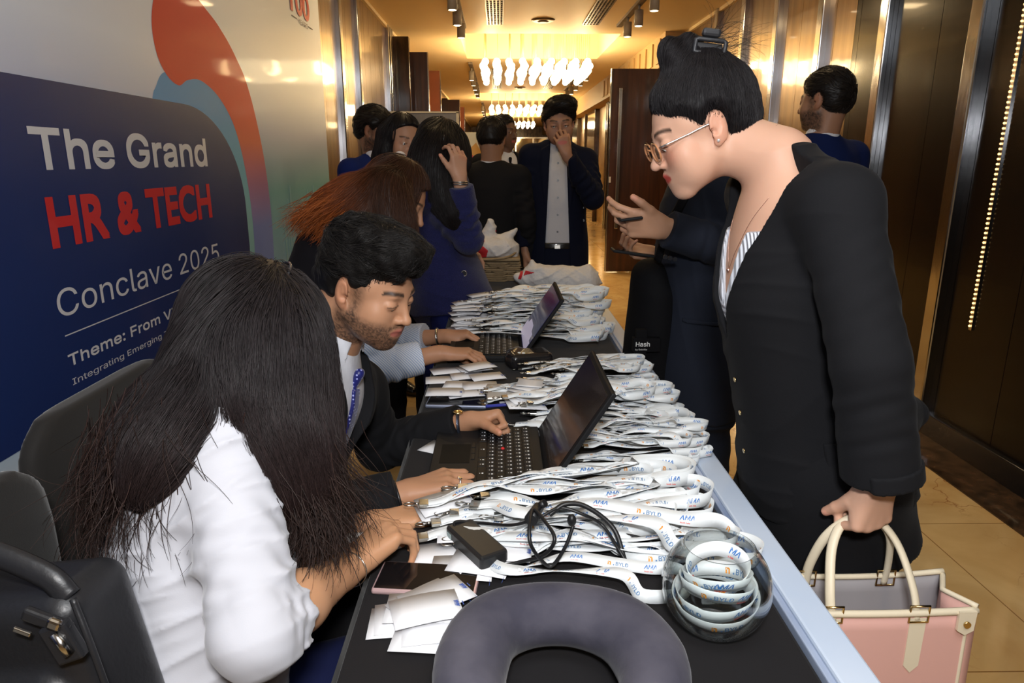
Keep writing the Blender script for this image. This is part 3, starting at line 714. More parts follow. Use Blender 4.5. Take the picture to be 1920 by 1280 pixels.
# ---------------------------------------------------------------- printed banner wall on the left
BX = -1.20
BW = mat('banner_pale_print', (.70, .76, .84), .46, coat=.10, spec=.35, bump=(3, .12, .02))
BN = mat('banner_navy_print', (.010, .028, .13), .5, spec=.25, coat=.06, bump=(3, .12, .02)); BRED = mat('banner_red_print', (.62, .025, .03), .36, coat=.3)
BBLUE = mat('banner_sky_print', (.13, .36, .66), .55, spec=.2, coat=.04); BORA = mat('banner_orange_print', (.72, .10, .04), .55, spec=.2, coat=.04)
BTXT = mat('banner_white_print', (.66, .68, .74), .4, coat=.2); BTEAL = mat('banner_teal_print', (.22, .46, .54), .4)
def grad_nodes(m, stops, axis=2, lo=0.0, hi=2.5):
    """printed colour gradient along an axis of the banner (object metres)"""
    nt, b, L = nodes(m); N = nt.nodes.new; tc = N('ShaderNodeTexCoord'); sp = N('ShaderNodeSeparateXYZ'); mr = N('ShaderNodeMapRange'); cr = N('ShaderNodeValToRGB')
    L.new(tc.outputs['Object'], sp.inputs[0]); L.new(sp.outputs[axis], mr.inputs[0]); mr.inputs[1].default_value = lo; mr.inputs[2].default_value = hi
    e = cr.color_ramp.elements; e[0].position = stops[0][0]; e[0].color = (*stops[0][1], 1); e[1].position = stops[-1][0]; e[1].color = (*stops[-1][1], 1)
    for p, c in stops[1:-1]: q = e.new(p); q.color = (*c, 1)
    L.new(mr.outputs[0], cr.inputs[0]); L.new(cr.outputs[0], b.inputs['Base Color'])
grad_nodes(BW, [(0, (.50, .58, .68)), (.24, (.52, .60, .70)), (.34, (.22, .44, .62)), (.48, (.16, .40, .46)), (.60, (.40, .46, .66)), (.70, (.72, .78, .90)), (1, (.80, .84, .90))])
grad_nodes(BORA, [(0, (.16, .32, .68)), (.42, (.20, .26, .60)), (.50, (.36, .17, .34)), (.58, (.62, .13, .07)), (.64, (.68, .05, .02)), (.86, (.66, .018, .014)), (1, (.66, .015, .016))])
grad_nodes(BBLUE, [(0, (.16, .40, .55)), (.42, (.26, .52, .56)), (.54, (.15, .42, .62)), (.62, (.11, .33, .66)), (1, (.12, .36, .70))])
ban = thing('backdrop_banner', 'large printed backdrop with navy title panel and red swirl along the left wall', 'banner', (BX, 2.5, 0))
b = MB(); b.bb(BX-.025, BX, -.9, at(612, 250, X=BX)[1], .05, 2.68, .002); b.build('frame_board', BW, ban)
def bpt(px, py, lift): p = at(px, py, X=BX); return V3(BX+lift, p[1], p[2])
def outline(pts, n, lift, closed=True):
    q = spline([bpt(x, y, lift)[1:] for x, y in pts], n, closed); return [(BX+lift, a, b_) for a, b_ in q]
def flat_shape(name, loops, m, lift):
    bm = bmesh.new(); vs = [bm.verts.new(p) for p in loops]; f = bm.faces.new(vs); bmesh.ops.triangulate(bm, faces=[f], ngon_method='EAR_CLIP'); bm.normal_update()
    for q in [x for x in bm.faces if x.normal.x < 0]: q.normal_flip()
    me = bpy.data.meshes.new(name); bm.to_mesh(me); bm.free(); me.materials.append(m); return link(name, me, ban)
# pale disc behind the swirl, blue ribbon, red ribbon, navy panel with a rounded corner
def strip_shape(name, left, right, m, lift):
    a = spline([bpt(x, y, lift)[1:] for x, y in left], 90); c = spline([bpt(x, y, lift)[1:] for x, y in right], 90)
    v = [(BX+lift, *p) for p in a]+[(BX+lift, *p) for p in c]; f = [(i, i+1, 91+i, 90+i) for i in range(89)]
    me = bpy.data.meshes.new(name); me.from_pydata(v, [], f); me.materials.append(m); bm = bmesh.new(); bm.from_mesh(me); bm.normal_update()
    for q in [x for x in bm.faces if x.normal.x < 0]: q.normal_flip()
    bm.to_mesh(me); bm.free(); return link(name, me, ban)
strip_shape('blue_swirl', [(283, 200), (300, 215), (370, 215), (415, 260), (440, 330), (450, 420), (452, 520), (438, 640)], [(288, 170), (312, 134), (380, 150), (445, 225), (474, 310), (492, 400), (500, 520), (496, 640)], BBLUE, .0004)
strip_shape('red_swirl', [(300, -70), (284, 25), (292, 95), (312, 140), (335, 160), (352, 150), (378, 152), (412, 185), (440, 240), (460, 320), (474, 420), (480, 540), (478, 640)], [(330, -75), (362, -15), (384, 15), (402, 38), (415, 58), (428, 80), (442, 108), (460, 150), (478, 215), (497, 310), (510, 420), (515, 540), (512, 640)], BORA, .0008)
y_, z_ = bpt(100, 152, 0)[1:]; zt = z_; c1 = bpt(462, 400, 0); ye = c1[1]
zb = bpt(60, 830, 0)[2]
pts = [(BX+.0012, -.88, zb), (BX+.0012, -.88, zt)]
rr = .55
for k in range(0, 17): a = PI/2*(1-k/16); pts.append((BX+.0012, ye-rr+rr*math.cos(a), zt-.42+.42*math.sin(a)))
pts += [(BX+.0012, ye, zb+.3), (BX+.0012, ye-.02, zb+.18), (BX+.0012, ye-.12, zb+.06), (BX+.0012, ye-.35, zb)]
flat_shape('navy_panel', pts, BN, 0)
def line_of_text(name, s, px0, py0, px1, cap, m, bold=0.0, lift=.0020, spacing=1.0):
    """letters from the pixel of their lower left corner to the column where they end"""
    a = bpt(px0, py0, 0); e = at(px1, py0+ (300-py0)*(px1-px0)/(938-px0), X=BX); w = e[1]-a[1]
    o = text_obj(name, s, (BX, a[1]+bold, a[2]+bold), (0, 1, 0), (0, 0, 1), (cap-2*bold)/.727, m, ban, 0, 0, w-2*bold, lift, 4, spacing)
    if bold:     # heavy weight: the same outline struck several times round itself
        me = o.data; V = np.array([v.co[:] for v in me.vertices]); Fc = [tuple(p.vertices) for p in me.polygons]; VV = []; FF = []
        for k in range(9):
            dy, dz = (0, 0) if k == 8 else [(bold*a_, bold*b_) for a_ in (-1, 0, 1) for b_ in (-1, 0, 1) if a_ or b_][k]; FF += [tuple(i+len(V)*k for i in f) for f in Fc]; VV.append(V+V3(-.00004*k, dy, dz))
        m2 = bpy.data.meshes.new(name); m2.from_pydata(np.concatenate(VV).tolist(), [], FF); m2.materials.append(m); o.data = m2
    return o
def cap_of(px, pt, pb): return at(px, pt, X=BX)[2]-at(px, pb, X=BX)[2]
line_of_text('title_lettering', 'The Grand', 62, 319, 389, cap_of(75, 206, 319), BTXT, .0040)
PLAIN.update(('HR & TECH', '100', '90'))
line_of_text('title_lettering', 'HR & TECH', 98, 467, 398, cap_of(92, 362, 467), BRED, .0065)
line_of_text('title_lettering', 'Conclave 2025', 110, 597, 411, cap_of(112, 515, 597)*.93, BTXT, 0)
line_of_text('subtitle_lettering', 'Theme: From Vision to Progress:', 129, 688, 452, cap_of(131, 655, 688), BTXT, .0011)
line_of_text('subtitle_lettering', 'Integrating Emerging Technologies into Enterprise', 136, 722, 445, cap_of(138, 704, 722), BTXT)
a, e = bpt(121, 630, 0), bpt(392, 518, 0); b = MB(); b.bb(BX+.0013, BX+.0018, a[1], e[1], a[2]-.0016, a[2]+.0016); b.build('rule_line', BTXT, ban)
# small red figure and word at the top right of the banner
p = bpt(548, 12, 0); text_obj('corner_number', '100', (BX, p[1]-.05, p[2]-.02), (0, 1, 0), (0, 0, 1), .20, BRED, ban, .006, 0, .42, .004)
p = bpt(553, 23, 0); text_obj('corner_word', 'YEARS', (BX, p[1]+.04, p[2]-.05), (0, 1, 0), (0, 0, 1), .055, mat('banner_grey_print', (.12, .10, .12), .5), ban, 0, 0, .22, .004)
b = MB(); z_ = p[2]-.032; b.bb(BX+.001, BX+.004, p[1]-.08, p[1]+.02, z_, z_+.004); b.bb(BX+.001, BX+.004, p[1]+.28, p[1]+.38, z_, z_+.004); b.build('corner_word', MATS['banner_grey_print'], ban)
rr_ = random.Random(3)      # faint skyline strokes at the lower right of the print
b = MB()
for i in range(26): yy = 3.9+i*.05+rr_.random()*.02; h = .08+.25*rr_.random()**2; b.bb(BX+.001, BX+.0018, yy, yy+.012+.02*rr_.random(), .75, .9+h)
b.build('skyline_print', BTEAL, ban)
# ---------------------------------------------------------------- the table
TZ, TX_L, TX_R, TY0, TY1 = .75, -.205, .395, .45, 4.02
CLOTH = mat('black_table_cloth', (.012, .011, .012), .85, sheen=.1, spec=.2, bump=(500, .2, .001))
tb = thing('registration_table', 'long narrow table under a black cloth with a pale blue board along its outer edge', 'table', (.1, 1.2, 0))
b = MB(); b.bb(TX_L, TX_R, TY0, TY1, TZ-.028, TZ, .006); b.build('tabletop', CLOTH, tb)
# hanging cloth with soft pleats, both long sides
v = []; f = []; ny = 240
for sd, X in ((0, TX_L-.004), (1, TX_R+.004)):
    base = len(v)
    for j in range(9):
        for i in range(ny+1):
            y = TY0+(TY1-TY0)*i/ny; z = TZ-.004-(TZ-.03)*j/8; w = (.012+.02*j/8)*math.sin(i*.55+math.sin(i*.13)*2)*(j/8)**.5
            v.append((X+(-1 if sd == 0 else 1)*(abs(w)+.002), y, z))
    for j in range(8):
        for i in range(ny): a = base+j*(ny+1)+i; f.append((a, a+1, a+ny+2, a+ny+1))
link('table_skirt', mesh_np('table_skirt', v, f, CLOTH), tb)
b = MB()
for x in (TX_L+.05, TX_R-.05):
    for y in (TY0+.1, 2.2, TY1-.1): b.cyl((x, y, 0), (x, y, TZ-.03), .016)
b.build('table_leg', mat('grey_metal_leg', (.2, .2, .21), .4, metal=.8), tb)
FAS = mat('pale_blue_board', (.50, .60, .76), .32, var=(2.2, (.60, .67, .78), (1, 1, 1)))
b = MB(); b.bb(TX_R+.012, TX_R+.062, TY0-.3, 2.95, .05, TZ+.012, .004); b.build('fascia_board', FAS, tb)
b = MB(); b.bb(TX_R+.002, TX_R+.012, TY0-.3, 2.95, TZ-.25, TZ+.006, .002); b.build('fascia_edge', mat('blue_grey_print', (.16, .22, .36), .35, var=(9, (.45, .52, .66), (1, .4, 1))), tb)
# ---------------------------------------------------------------- laptops
LAPB = mat('laptop_black', (.010, .010, .011), .55, spec=.18); KEYM = mat('laptop_key', (.006, .006, .007), .5, spec=.2); LEG = mat('key_legend', (.65, .68, .72), .5)
def laptop(label, y0, y1, xh, xf, top, scrm, red=True, grp=None):
    """user on the left (-X), lid hinged at xh, leaning to the point top=(x,z)"""
    t = thing('laptop', label, 'laptop', ((xh+xf)/2, (y0+y1)/2, TZ)); z = TZ+.001; H = .021
    b = MB(); b.bb(xf, xh, y0, y1, z, z+H-.004, .003); b.bb(xf+.001, xh-.001, y0+.001, y1-.001, z+H-.006, z+H, .002); b.build('base', LAPB, t); zt = z+H
    w = y1-y0; kx0, kx1 = xh-.135, xh-.022; b = MB(); b.bb(kx0-.003, kx1+.003, y0+.012, y1-.012, zt, zt+.0012); b.build('keyboard_tray', KEYM, t)
    b = MB(); lg = MB(); rows = 6; kw = (w-.028)/15
    for r in range(rows):
        x1 = kx1-(kx1-kx0)*(r+.06)/rows; x0 = kx1-(kx1-kx0)*(r+.94)/rows
        if r == 5: cols = [(0, 1.2), (1.2, 2.2), (2.2, 3.4), (3.4, 4.6), (4.6, 9.2), (9.2, 10.4), (10.4, 11.6), (11.6, 15)]
        else: o_ = (0, .5, .75, 1.25, 0)[r % 5]; cols = ([(0, 1+o_)]+[(1+o_+q, 2+o_+q) for q in range(int(13-o_))]+[(1+o_+int(13-o_), 15)])
        for a, c in cols:
            if c-a < .3: continue
            ya, yb = y0+.014+a*kw+.0009, y0+.014+c*kw-.0009; b.bb(x0, x1, y1+y0-yb, y1+y0-ya, zt+.0012, zt+.0034, .0008)
            ym = y1+y0-(ya+yb)/2; s_ = .0022; lg.bb((x0+x1)/2+.001, (x0+x1)/2+.0045, ym-s_, ym+s_, zt+.0034, zt+.00355); lg.bb((x0+x1)/2-.0035, (x0+x1)/2-.0018, ym-s_*.6, ym+s_*.4, zt+.0034, zt+.00355)
    b.build('keys', KEYM, t); lg.build('key_legends', LEG, t)
    b = MB(); b.bb(xf+.018, kx0-.016, (y0+y1)/2-.05, (y0+y1)/2+.045, zt, zt+.0006); b.build('touchpad', mat('touchpad_grey', (.006, .006, .006), .6, spec=.1), t)
    if red:
        b = MB(); b.ball(((kx0+kx1)/2-.004, (y0+y1)/2+.012, zt+.0045), .0042, (1, 1, .7)); b.build('pointing_stick', mat('red_rubber', (.6, .02, .02), .6), t)
        b = MB(); ym = (y0+y1)/2+.012
        for k in range(3): b.bb(kx0-.014, kx0-.006, ym-.045+k*.03, ym-.018+k*.03, zt, zt+.0014, .0005)
        b.build('button_bar', KEYM, t)
    hx, hz = xh-.002, z+H*.6; d = nrm(V3(top[0]-hx, 0, top[1]-hz)); n = V3(-d[2], 0, d[0]); L = math.hypot(top[0]-hx, top[1]-hz)
    def slab(name, a, c, ya, yb, o0, o1, m, bev=.002):
        b = MB(); P = V3(hx, 0, hz)+d*(a+c)/2+n*(o0+o1)/2; R = Matrix(((d[0], 0, n[0]), (0, 1, 0), (d[2], 0, n[2]))); b.box((P[0], (ya+yb)/2, P[2]), (c-a, yb-ya, o1-o0), R, bev); return b.build(name, m, t)
    slab('lid', 0, L, y0, y1, -.011, -.0005, LAPB, .003); slab('screen', .020, L-.012, y0+.012, y1-.012, -.0006, .0006, scrm, 0)
    b = MB()
    for yy in (y0+.035, y1-.035): b.cyl((hx, yy-.014, hz), (hx, yy+.014, hz), .0065)
    b.build('hinge', mat('hinge_grey', (.12, .12, .13), .3, metal=.8), t); return t
SCR1 = mat('screen_off', (.020, .012, .010), .16, coat=.3)
laptop('open black laptop in front of the bearded man, its screen dark', 1.205, 1.505, .086, -.145, (.205, .955), SCR1)
SCR2 = mat('screen_navy_page', (.015, .016, .07), .15, emit=((.02, .022, .12), .12), coat=.2)
l2 = laptop('open black laptop in front of the auburn haired woman, its screen showing a navy page', 2.10, 2.42, .062, -.17, (.190, .955), SCR2, False)
# pale block at the lower corner of the second screen, amber patch near its top
hx, hz = .060, TZ+.0136; d = nrm(V3(.130, 0, .955-hz)); n = V3(-d[2], 0, d[0])
def on_screen(pts, m, name):
    b = MB(); b.prism([(hx+d[0]*a+n[0]*.0008, y, hz+d[2]*a+n[2]*.0008) for a, y in pts], tuple(n*.0004)); b.build(name, m, l2)
on_screen([(.024, 2.112), (.024, 2.40), (.07, 2.40), (.07, 2.36), (.088, 2.34), (.088, 2.24), (.075, 2.2), (.075, 2.16), (.055, 2.15), (.055, 2.112)], mat('screen_pale_page', (.35, .33, .42), .3, emit=((.5, .45, .6), .35)), 'page_block')
# ---------------------------------------------------------------- lanyards
RIB = mat('white_satin_ribbon', (.76, .79, .80), .36, sheen=.3, spec=.45); PBLUE = mat('ribbon_blue_print', (.02, .16, .50), .5); PRED = mat('ribbon_red_print', (.65, .06, .04), .5); PORA = mat('ribbon_orange_print', (.75, .30, .04), .5); PGRY = mat('ribbon_grey_blue_print', (.10, .22, .42), .5)
STEEL = mat('clip_steel', (.50, .49, .46), .25, metal=1.0)
def ribbon_mesh(path, wdir, width, prints=True, seed=0, n=90, thick=.0011):
    P = spline(path, n); Wd = nrmv(spline(wdir, n)); T = nrmv(np.gradient(P, axis=0)); Wd = nrmv(Wd-T*np.sum(Wd*T, 1, keepdims=True)); Nn = np.cross(T, Wd)
    s = np.concatenate([[0], np.cumsum(np.linalg.norm(np.diff(P, axis=0), axis=1))]); v = []; f = []; mi = []
    for q, (a, c) in enumerate(((-1, 1), (1, 1), (1, -1), (-1, -1))): v.append(P+Wd*a*width/2+Nn*c*thick/2)
    v = np.stack(v, 1).reshape(-1, 3)
    for i in range(n-1):
        for k in range(4): f.append((i*4+k, i*4+(k+1) % 4, i*4+4+(k+1) % 4, i*4+4+k)); mi.append(0)
    v = list(map(tuple, v))
    if prints:
        r = random.Random(seed); x = .02+r.random()*.05
        def put(word, x, size, m, bold, shear, dy, face, X=None):
            tv, tf = text_np(word, size, bold, shear, 2); o = len(v); w = tv[:, 0].max()
            if X is not None and face < 0: x = X[0]+X[1]-(x-X[0])-w
            if x+w > s[-1]-.01: return w
            ss = x+(tv[:, 0] if face > 0 else w-tv[:, 0]); yy = tv[:, 1]+dy
            pp = np.stack([np.interp(ss, s, P[:, k]) for k in range(3)], 1); ww = np.stack([np.interp(ss, s, Wd[:, k]) for k in range(3)], 1); nn = np.stack([np.interp(ss, s, Nn[:, k]) for k in range(3)], 1)
            q = pp+ww*yy[:, None]+nn*face*(thick/2+.0005); v.extend(map(tuple, q)); f.extend(tuple(o+i for i in p) for p in tf); mi.extend([m]*len(tf)); return w
        k = r.randint(0, 1)
        while x < s[-1]-.04:
            for face in (1, -1):
                if k % 2 == 0:
                    G_ = (x, .036); put('AMA', x, .0165, 1, .0003, .25, -.0030, face, G_); put('South Asia', x+.001, .0048, 2, .0001, 0, -.0092, face, G_)
                else:
                    G_ = (x, .050); put('BYLD', x+.016, .0145, 4, .0002, 0, -.0050, face, G_); put('n', x, .018, 3, .0007, 0, -.0050, face, G_); put('.', x+.0110, .018, 4, .0006, 0, -.0050, face, G_)
            x += .072+r.random()*.012; k += 1
    me = bpy.data.meshes.new('ribbon'); me.from_pydata(v, [], f)
    for m in (RIB, PBLUE, PRED, PORA, PGRY): me.materials.append(m)
    me.polygons.foreach_set('material_index', mi); me.polygons.foreach_set('use_smooth', [True]*len(f)); me.update(); return me
def lanyard_proto(seed, L=.36, width=.0255, rise=.03, loops=True):
    r = random.Random(seed); t = thing('lanyard', '', 'lanyard'); u = lambda a: (r.random()-.5)*2*a
    y0 = u(.01); p = [(.0, y0, .004), (.03, y0+.002, .008)]; w = [(0, 1, 0), (0, 1, .05)]
    k = 4
    for i in range(1, k): x = L*i/k; p.append((x, y0+u(.022), .004+rise*r.random())); w.append((u(.2), 1, u(.7)))
    p.append((L*.9, y0+u(.02), .006+rise*.4)); w.append((0, .8, .7))
    rad = .016+.030*r.random(); sg = 1 if r.random() < .5 else -1; cy = p[-1][1]+sg*rad
    for a in (20, 65, 110, 160): p.append((L+rad*math.sin(math.radians(a)), cy-sg*rad*math.cos(math.radians(a)), .008+rise*.3+u(.004))); w.append((.25*math.sin(math.radians(a)), .15, 1))
    yb = cy+sg*rad; p.append((L*.85, yb+u(.01), .006+rise*.3)); w.append((0, .6, .8))
    for i in range(k-1, 0, -1): x = L*i/k+u(.02); p.append((x, y0+(yb-y0)*i/k+u(.02), .006+rise*r.random())); w.append((u(.2), 1, u(.7)))
    p += [(.03, y0+.004, .010), (.0, y0+.002, .006)]; w += [(0, 1, .05), (0, 1, 0)]
    o1 = link('strap', ribbon_mesh(p, w, width, seed=seed, n=110), t, False)
    b = MB(); b.bb(-.014, .004, y0-.0115, y0+.0115, .002, .009, .001); b.cyl((-.014, y0, .0055), (-.022, y0, .0055), .003, n=10)
    b.tube([(-.022+.010*math.cos(a)-.010, y0+.0065*math.sin(a), .0055) for a in np.linspace(0, 2*PI, 12, endpoint=False)], .0014, 6, True)
    o2 = b.build('swivel_clip', STEEL, t, False); kids(t, o1, o2); return t
protos = [lanyard_proto(20+i, L=.30+.018*i, rise=.018+.004*(i % 4)) for i in range(9)]; used_ = set(); rl = random.Random(42)
def lay(i, x, y, z, rz, label, group, tilt=(0, 0), s=1.0, flip=False):
    pr = protos[i % 9]; o = pr if pr.name not in used_ else copy_tree(pr); used_.add(pr.name)
    o.location = (x, y, z); o.rotation_euler = (tilt[0], tilt[1], rz+(PI if flip else 0)); o.scale = (s, s, s); o['label'] = label; o['group'] = group
    return o
def pile(n, xe, yr, z0, zt, label, group, rzr=.28, s=1.0, shape=1.0):
    for q in range(n):
        y = yr[0]+(yr[1]-yr[0])*rl.random(); m = 1-abs((y-(yr[0]+yr[1])/2)/((yr[1]-yr[0])/2))**2*shape
        z = z0+zt*max(0, m)*(q/max(1, n-1)); i_ = rl.randrange(9); sc_ = s*(.90+.14*rl.random()); lay(i_, xe[0]+(xe[1]-xe[0])*rl.random()-(.325+.018*i_)*sc_, y, z, (rl.random()-.5)*2*rzr, label, group, ((rl.random()-.5)*.10, (rl.random()-.5)*.05), sc_)
pile(17, (.27, .37), (1.00, 1.20), TZ+.003, .045, 'white printed lanyard in the spread heap between the near laptop and the grey neck pillow', 'lanyards in the near heap', .24)
pile(14, (.39, .45), (1.34, 1.50), TZ+.003, .045, 'white printed lanyard in the tall heap behind the screen of the near laptop', 'lanyards behind the near laptop', .12, .62)
pile(19, (.36, .45), (1.53, 1.67), TZ+.003, .075, 'white printed lanyard in the tall heap behind the screen of the near laptop', 'lanyards behind the near laptop', .20, .84)
pile(22, (.36, .43), (1.74, 2.02), TZ+.003, .055, 'white printed lanyard in the middle heap beside the black card reader', 'lanyards in the middle heap', .22, .68)
pile(9, (.20, .27), (1.70, 1.80), TZ+.003, .035, 'white printed lanyard curled on the table between the two laptops', 'lanyards between the laptops', .35, .62)
pile(46, (.33, .42), (2.38, 3.02), TZ+.003, .115, 'white printed lanyard in the big far heap behind the second laptop', 'lanyards in the far heap', .25)
lay(3, .02, .985, TZ+.004, -.10, 'single white printed lanyard stretched along the near edge of the heap toward the glass bowl', 'lanyards in the near heap')
lay(6, -.05, .960, TZ+.004, -.10, 'white printed lanyard trailing from the near heap down to the glass bowl', 'lanyards in the near heap', s=.75)
# ---------------------------------------------------------------- paper name badges
CARD = mat('white_card', (.78, .78, .80), .5); CPR = mat('card_blue_print', (.06, .12, .42), .5); CGR = mat('card_grey_print', (.12, .12, .14), .6)
def card_proto(seed):
    t = thing('name_badge', '', 'name badge'); r = random.Random(seed); b = MB(); a_, c_ = .096, .066; n = 6; k = .0006+.0012*r.random()
    v = []; f = []
    for i in range(n+1):
        for j in range(2): x = a_*i/n; v += [(x, c_*j, k*math.sin(PI*i/n)*(1+.4*j))]
    m_ = len(v); v += [(x, y, z+.0006) for x, y, z in v]
    for i in range(n): a = i*2; f += [(a, a+1, a+3, a+2), (m_+a, m_+a+2, m_+a+3, m_+a+1)]; f += [(a, a+2, m_+a+2, m_+a), (a+1, m_+a+1, m_+a+3, a+3)]
    f += [(0, m_, m_+1, 1), (2*n, 2*n+1, m_+2*n+1, m_+2*n)]
    o1 = link('card', mesh_np('card', v, f, CARD, smooth=False), t, False)
    def zz(x): return k*math.sin(PI*x/a_)*1.35+.0010
    me = bpy.data.meshes.new('print'); V = []; Fc = []; mi = []
    for s_, x, y, sz, m, bo, sh in (('AMA', .088, .044, .011, 0, .0006, .25), ('South Asia', .0945, .046, .0032, 0, .0002, 0), ('Management Association', .088, .008, .0024, 0, 0, 0)):
        tv, tf = text_np(s_, sz, bo, sh, 1); o = len(V)
        for q in tv: X, Y = x+q[1]*-1+.006, y+q[0]*.8-.02; V.append((X, Y, zz(X)))
        Fc += [tuple(o+i for i in p) for p in tf]; mi += [m]*len(tf)
    me.from_pydata(V, [], Fc); me.materials.append(CPR); me.update(); o2 = link('print', me, t, False); kids(t, o1, o2)
    return t
cprotos = [card_proto(i) for i in range(3)]; cused = set()
def badge(x, y, z, rz, label, group, tilt=(0, 0)):
    pr = cprotos[rl.randrange(3)]; o = pr if pr.name not in cused else copy_tree(pr); cused.add(pr.name); o.location = (x, y, z); o.rotation_euler = (tilt[0], tilt[1], rz); o['label'] = label; o['group'] = group; return o
g_ = 'paper badges beside the laptop adapter'
near = [(780, 1010, 4, 0), (800, 1050, 0.0, 1), (790, 975, .5, 2), (830, 1075, -.5, 3), (860, 1060, -.9, 4), (905, 1040, -.7, 5), (845, 1015, -.3, 6), (905, 1005, -.8, 7), (820, 985, .35, 8)]
for k, (px, py, rz, q) in enumerate(near):
    p = at(px, py, Z=TZ); badge(p[0]-.02, p[1]-.03, TZ+.0015+.0022*q, rz*.5+.2, 'white paper badge in the fanned pile beside the black laptop adapter', g_)
p = at(800, 985, Z=TZ); badge(p[0], p[1]-.02, TZ+.026, .42, 'top white paper badge lying tilted over the pile beside the adapter, under the typing hands', g_, (.03, -.05))
for k in range(8):
    px, py, rz = [(705, 1170, .05), (720, 1165, .15), (745, 1195, -.1), (770, 1190, .1), (735, 1150, .0), (790, 1160, .75), (800, 1150, .6), (760, 1170, .3)][k]; p = at(px, py, Z=TZ)
    badge(p[0]-.008, p[1]-.034, TZ+.0015+.0020*k, rz, 'white paper badge in the small stack between the phone and the grey neck pillow', 'paper badges in front of the phone')
for k in range(12):
    px, py, rz = [(800, 715, .1), (815, 700, .3), (830, 725, -.1), (850, 712, .2), (870, 700, .4), (820, 745, .05), (845, 750, .25), (870, 735, .1), (890, 720, .3), (905, 740, -.2), (800, 750, 0), (880, 705, .5)][k]; p = at(px, py, Z=TZ)
    badge(p[0], p[1]-.03, TZ+.0015+.0020*k, rz, 'white paper badge spread on the table before the card reader and the phones', 'paper badges between the laptops')
for k in range(6):
    p = at(955+k*12, 800-k*7, Z=TZ); badge(p[0], p[1], TZ+.045+.002*k, .2+.25*k, 'white paper badge on the heap above the near laptop keyboard', 'paper badges by the fist', (.05, .1))
p = at(785, 835, Z=TZ); badge(p[0], p[1]-.03, TZ+.0015, -.5, 'single white paper badge poking out under the black sleeve', 'lone badge')
for k in range(46):
    lv = k % 23; hgt = TZ+.003+.0036*lv; sid = k//23
    badge(-.185+.03*rl.random()+.05*sid, 2.42+.18*sid+.09*rl.random()+.006*lv, hgt, -.15+.65*rl.random()+.2*sid, 'white paper badge in the %s far stack, left of the big lanyard heap' % ('nearer', 'farther')[sid], 'paper badges in the far stacks', (0, -.04))
# ---------------------------------------------------------------- phones, adapter, card reader
def phone(label, p, rz, body, face, sz=(.148, .072, .009), cam_=False, lift=0.0):
    t = thing('smartphone', label, 'smartphone', p, rz); b = MB(); b.bb(-sz[0]/2, sz[0]/2, -sz[1]/2, sz[1]/2, .0005+lift, sz[2]+lift, .0035); o = b.build('case', body, t, False)
    b = MB(); b.bb(-sz[0]/2+.0035, sz[0]/2-.0035, -sz[1]/2+.0035, sz[1]/2-.0035, sz[2]-.0002+lift, sz[2]+.0006+lift, .0005); b.build('screen' if not cam_ else 'back_panel', face, t, False)
    if cam_:
        b = MB(); b.bb(sz[0]/2-.036, sz[0]/2-.006, -.030, .002, sz[2], sz[2]+.003, .001); b.build('camera_plate', body, t, False)
        b = MB()
        for x, y in ((-.028, -.008), (-.028, -.022), (-.014, -.015)): b.cyl((sz[0]/2+x, y, sz[2]+.003), (sz[0]/2+x, y, sz[2]+.005), .0055)
        b.build('lens', STEEL, t, False)
    return t
GLS = mat('phone_black_glass', (.006, .006, .007), .06, coat=.5); PINK = mat('rose_phone_case', (.62, .42, .42), .3, metal=.3)
p = at(803, 1088, Z=TZ); phone('smartphone in a rose case lying face up beside the white jacket cuff', (p[0], p[1]-.005, TZ), -.10, PINK, GLS, (.155, .076, .010))
p = at(872, 762, Z=TZ); phone('dark smartphone lying face up above the clenched fist', (p[0]-.02, p[1]+.02, TZ), -.08, mat('grey_blue_case', (.25, .28, .38), .35, metal=.5), GLS, (.16, .076, .010))
p = at(965, 750, Z=TZ); phone('beige smartphone lying face down with three lenses, beside the looped lanyards', (p[0], p[1], TZ+.012), .03, mat('titanium_back', (.42, .38, .33), .35, metal=.5), mat('matte_beige_glass', (.46, .42, .37), .4), (.15, .072, .009), True)
ad = thing('laptop_adapter', 'black brick laptop power adapter beside the paper badges', 'power adapter', at(895, 1035, Z=TZ))
p = at(893, 1040, Z=TZ); R = Matrix.Rotation(-1.02, 3, 'Z')
b = MB(); b.box((p[0], p[1], TZ+.018), (.118, .050, .030), R, .005); b.build('brick', mat('adapter_black', (.014, .014, .015), .4), ad)
b = MB(); q = Vector((p[0], p[1], 0))+R@Vector((-.045, -.0255, 0)); b.box((q.x, q.y, TZ+.019), (.014, .0006, .012), R); b.build('rating_label', mat('label_grey_green', (.30, .38, .38), .5), ad)
def cable(name, pts, r, m, parent=None, n=90):
    b = MB(); b.tube(spline([list(q) for q in pts], n), r, 8); return b.build(name, m, parent)
CAB = mat('black_cable', (.010, .010, .011), .4)
A_ = lambda px, py, z=.004: at(px, py, Z=TZ+z)
cable('cable', [A_(852, 990, .03), A_(856, 978, .035), A_(900, 980, .03), A_(960, 984, .05), A_(1010, 970, .07), A_(1050, 952, .08), A_(1095, 965, .07), A_(1130, 985, .05), A_(1160, 1030, .03), A_(1175, 1055, .015)], .0028, CAB, ad)
cable('cable', [A_(935, 1062, .01), A_(980, 1052, .02), A_(1020, 1040, .04), A_(1040, 1010, .07), A_(1020, 975, .08), A_(1000, 955, .085), A_(993, 985, .08), A_(995, 1020, .06), A_(1015, 1050, .03), A_(1035, 1060, .02), A_(1060, 1025, .05), A_(1075, 985, .08)], .0030, CAB, ad)
cable('cable', [A_(1030, 965, .07), A_(1060, 945, .085), A_(1100, 950, .08), A_(1150, 990, .05), A_(1172, 1052, .012)], .0042, CAB, ad)
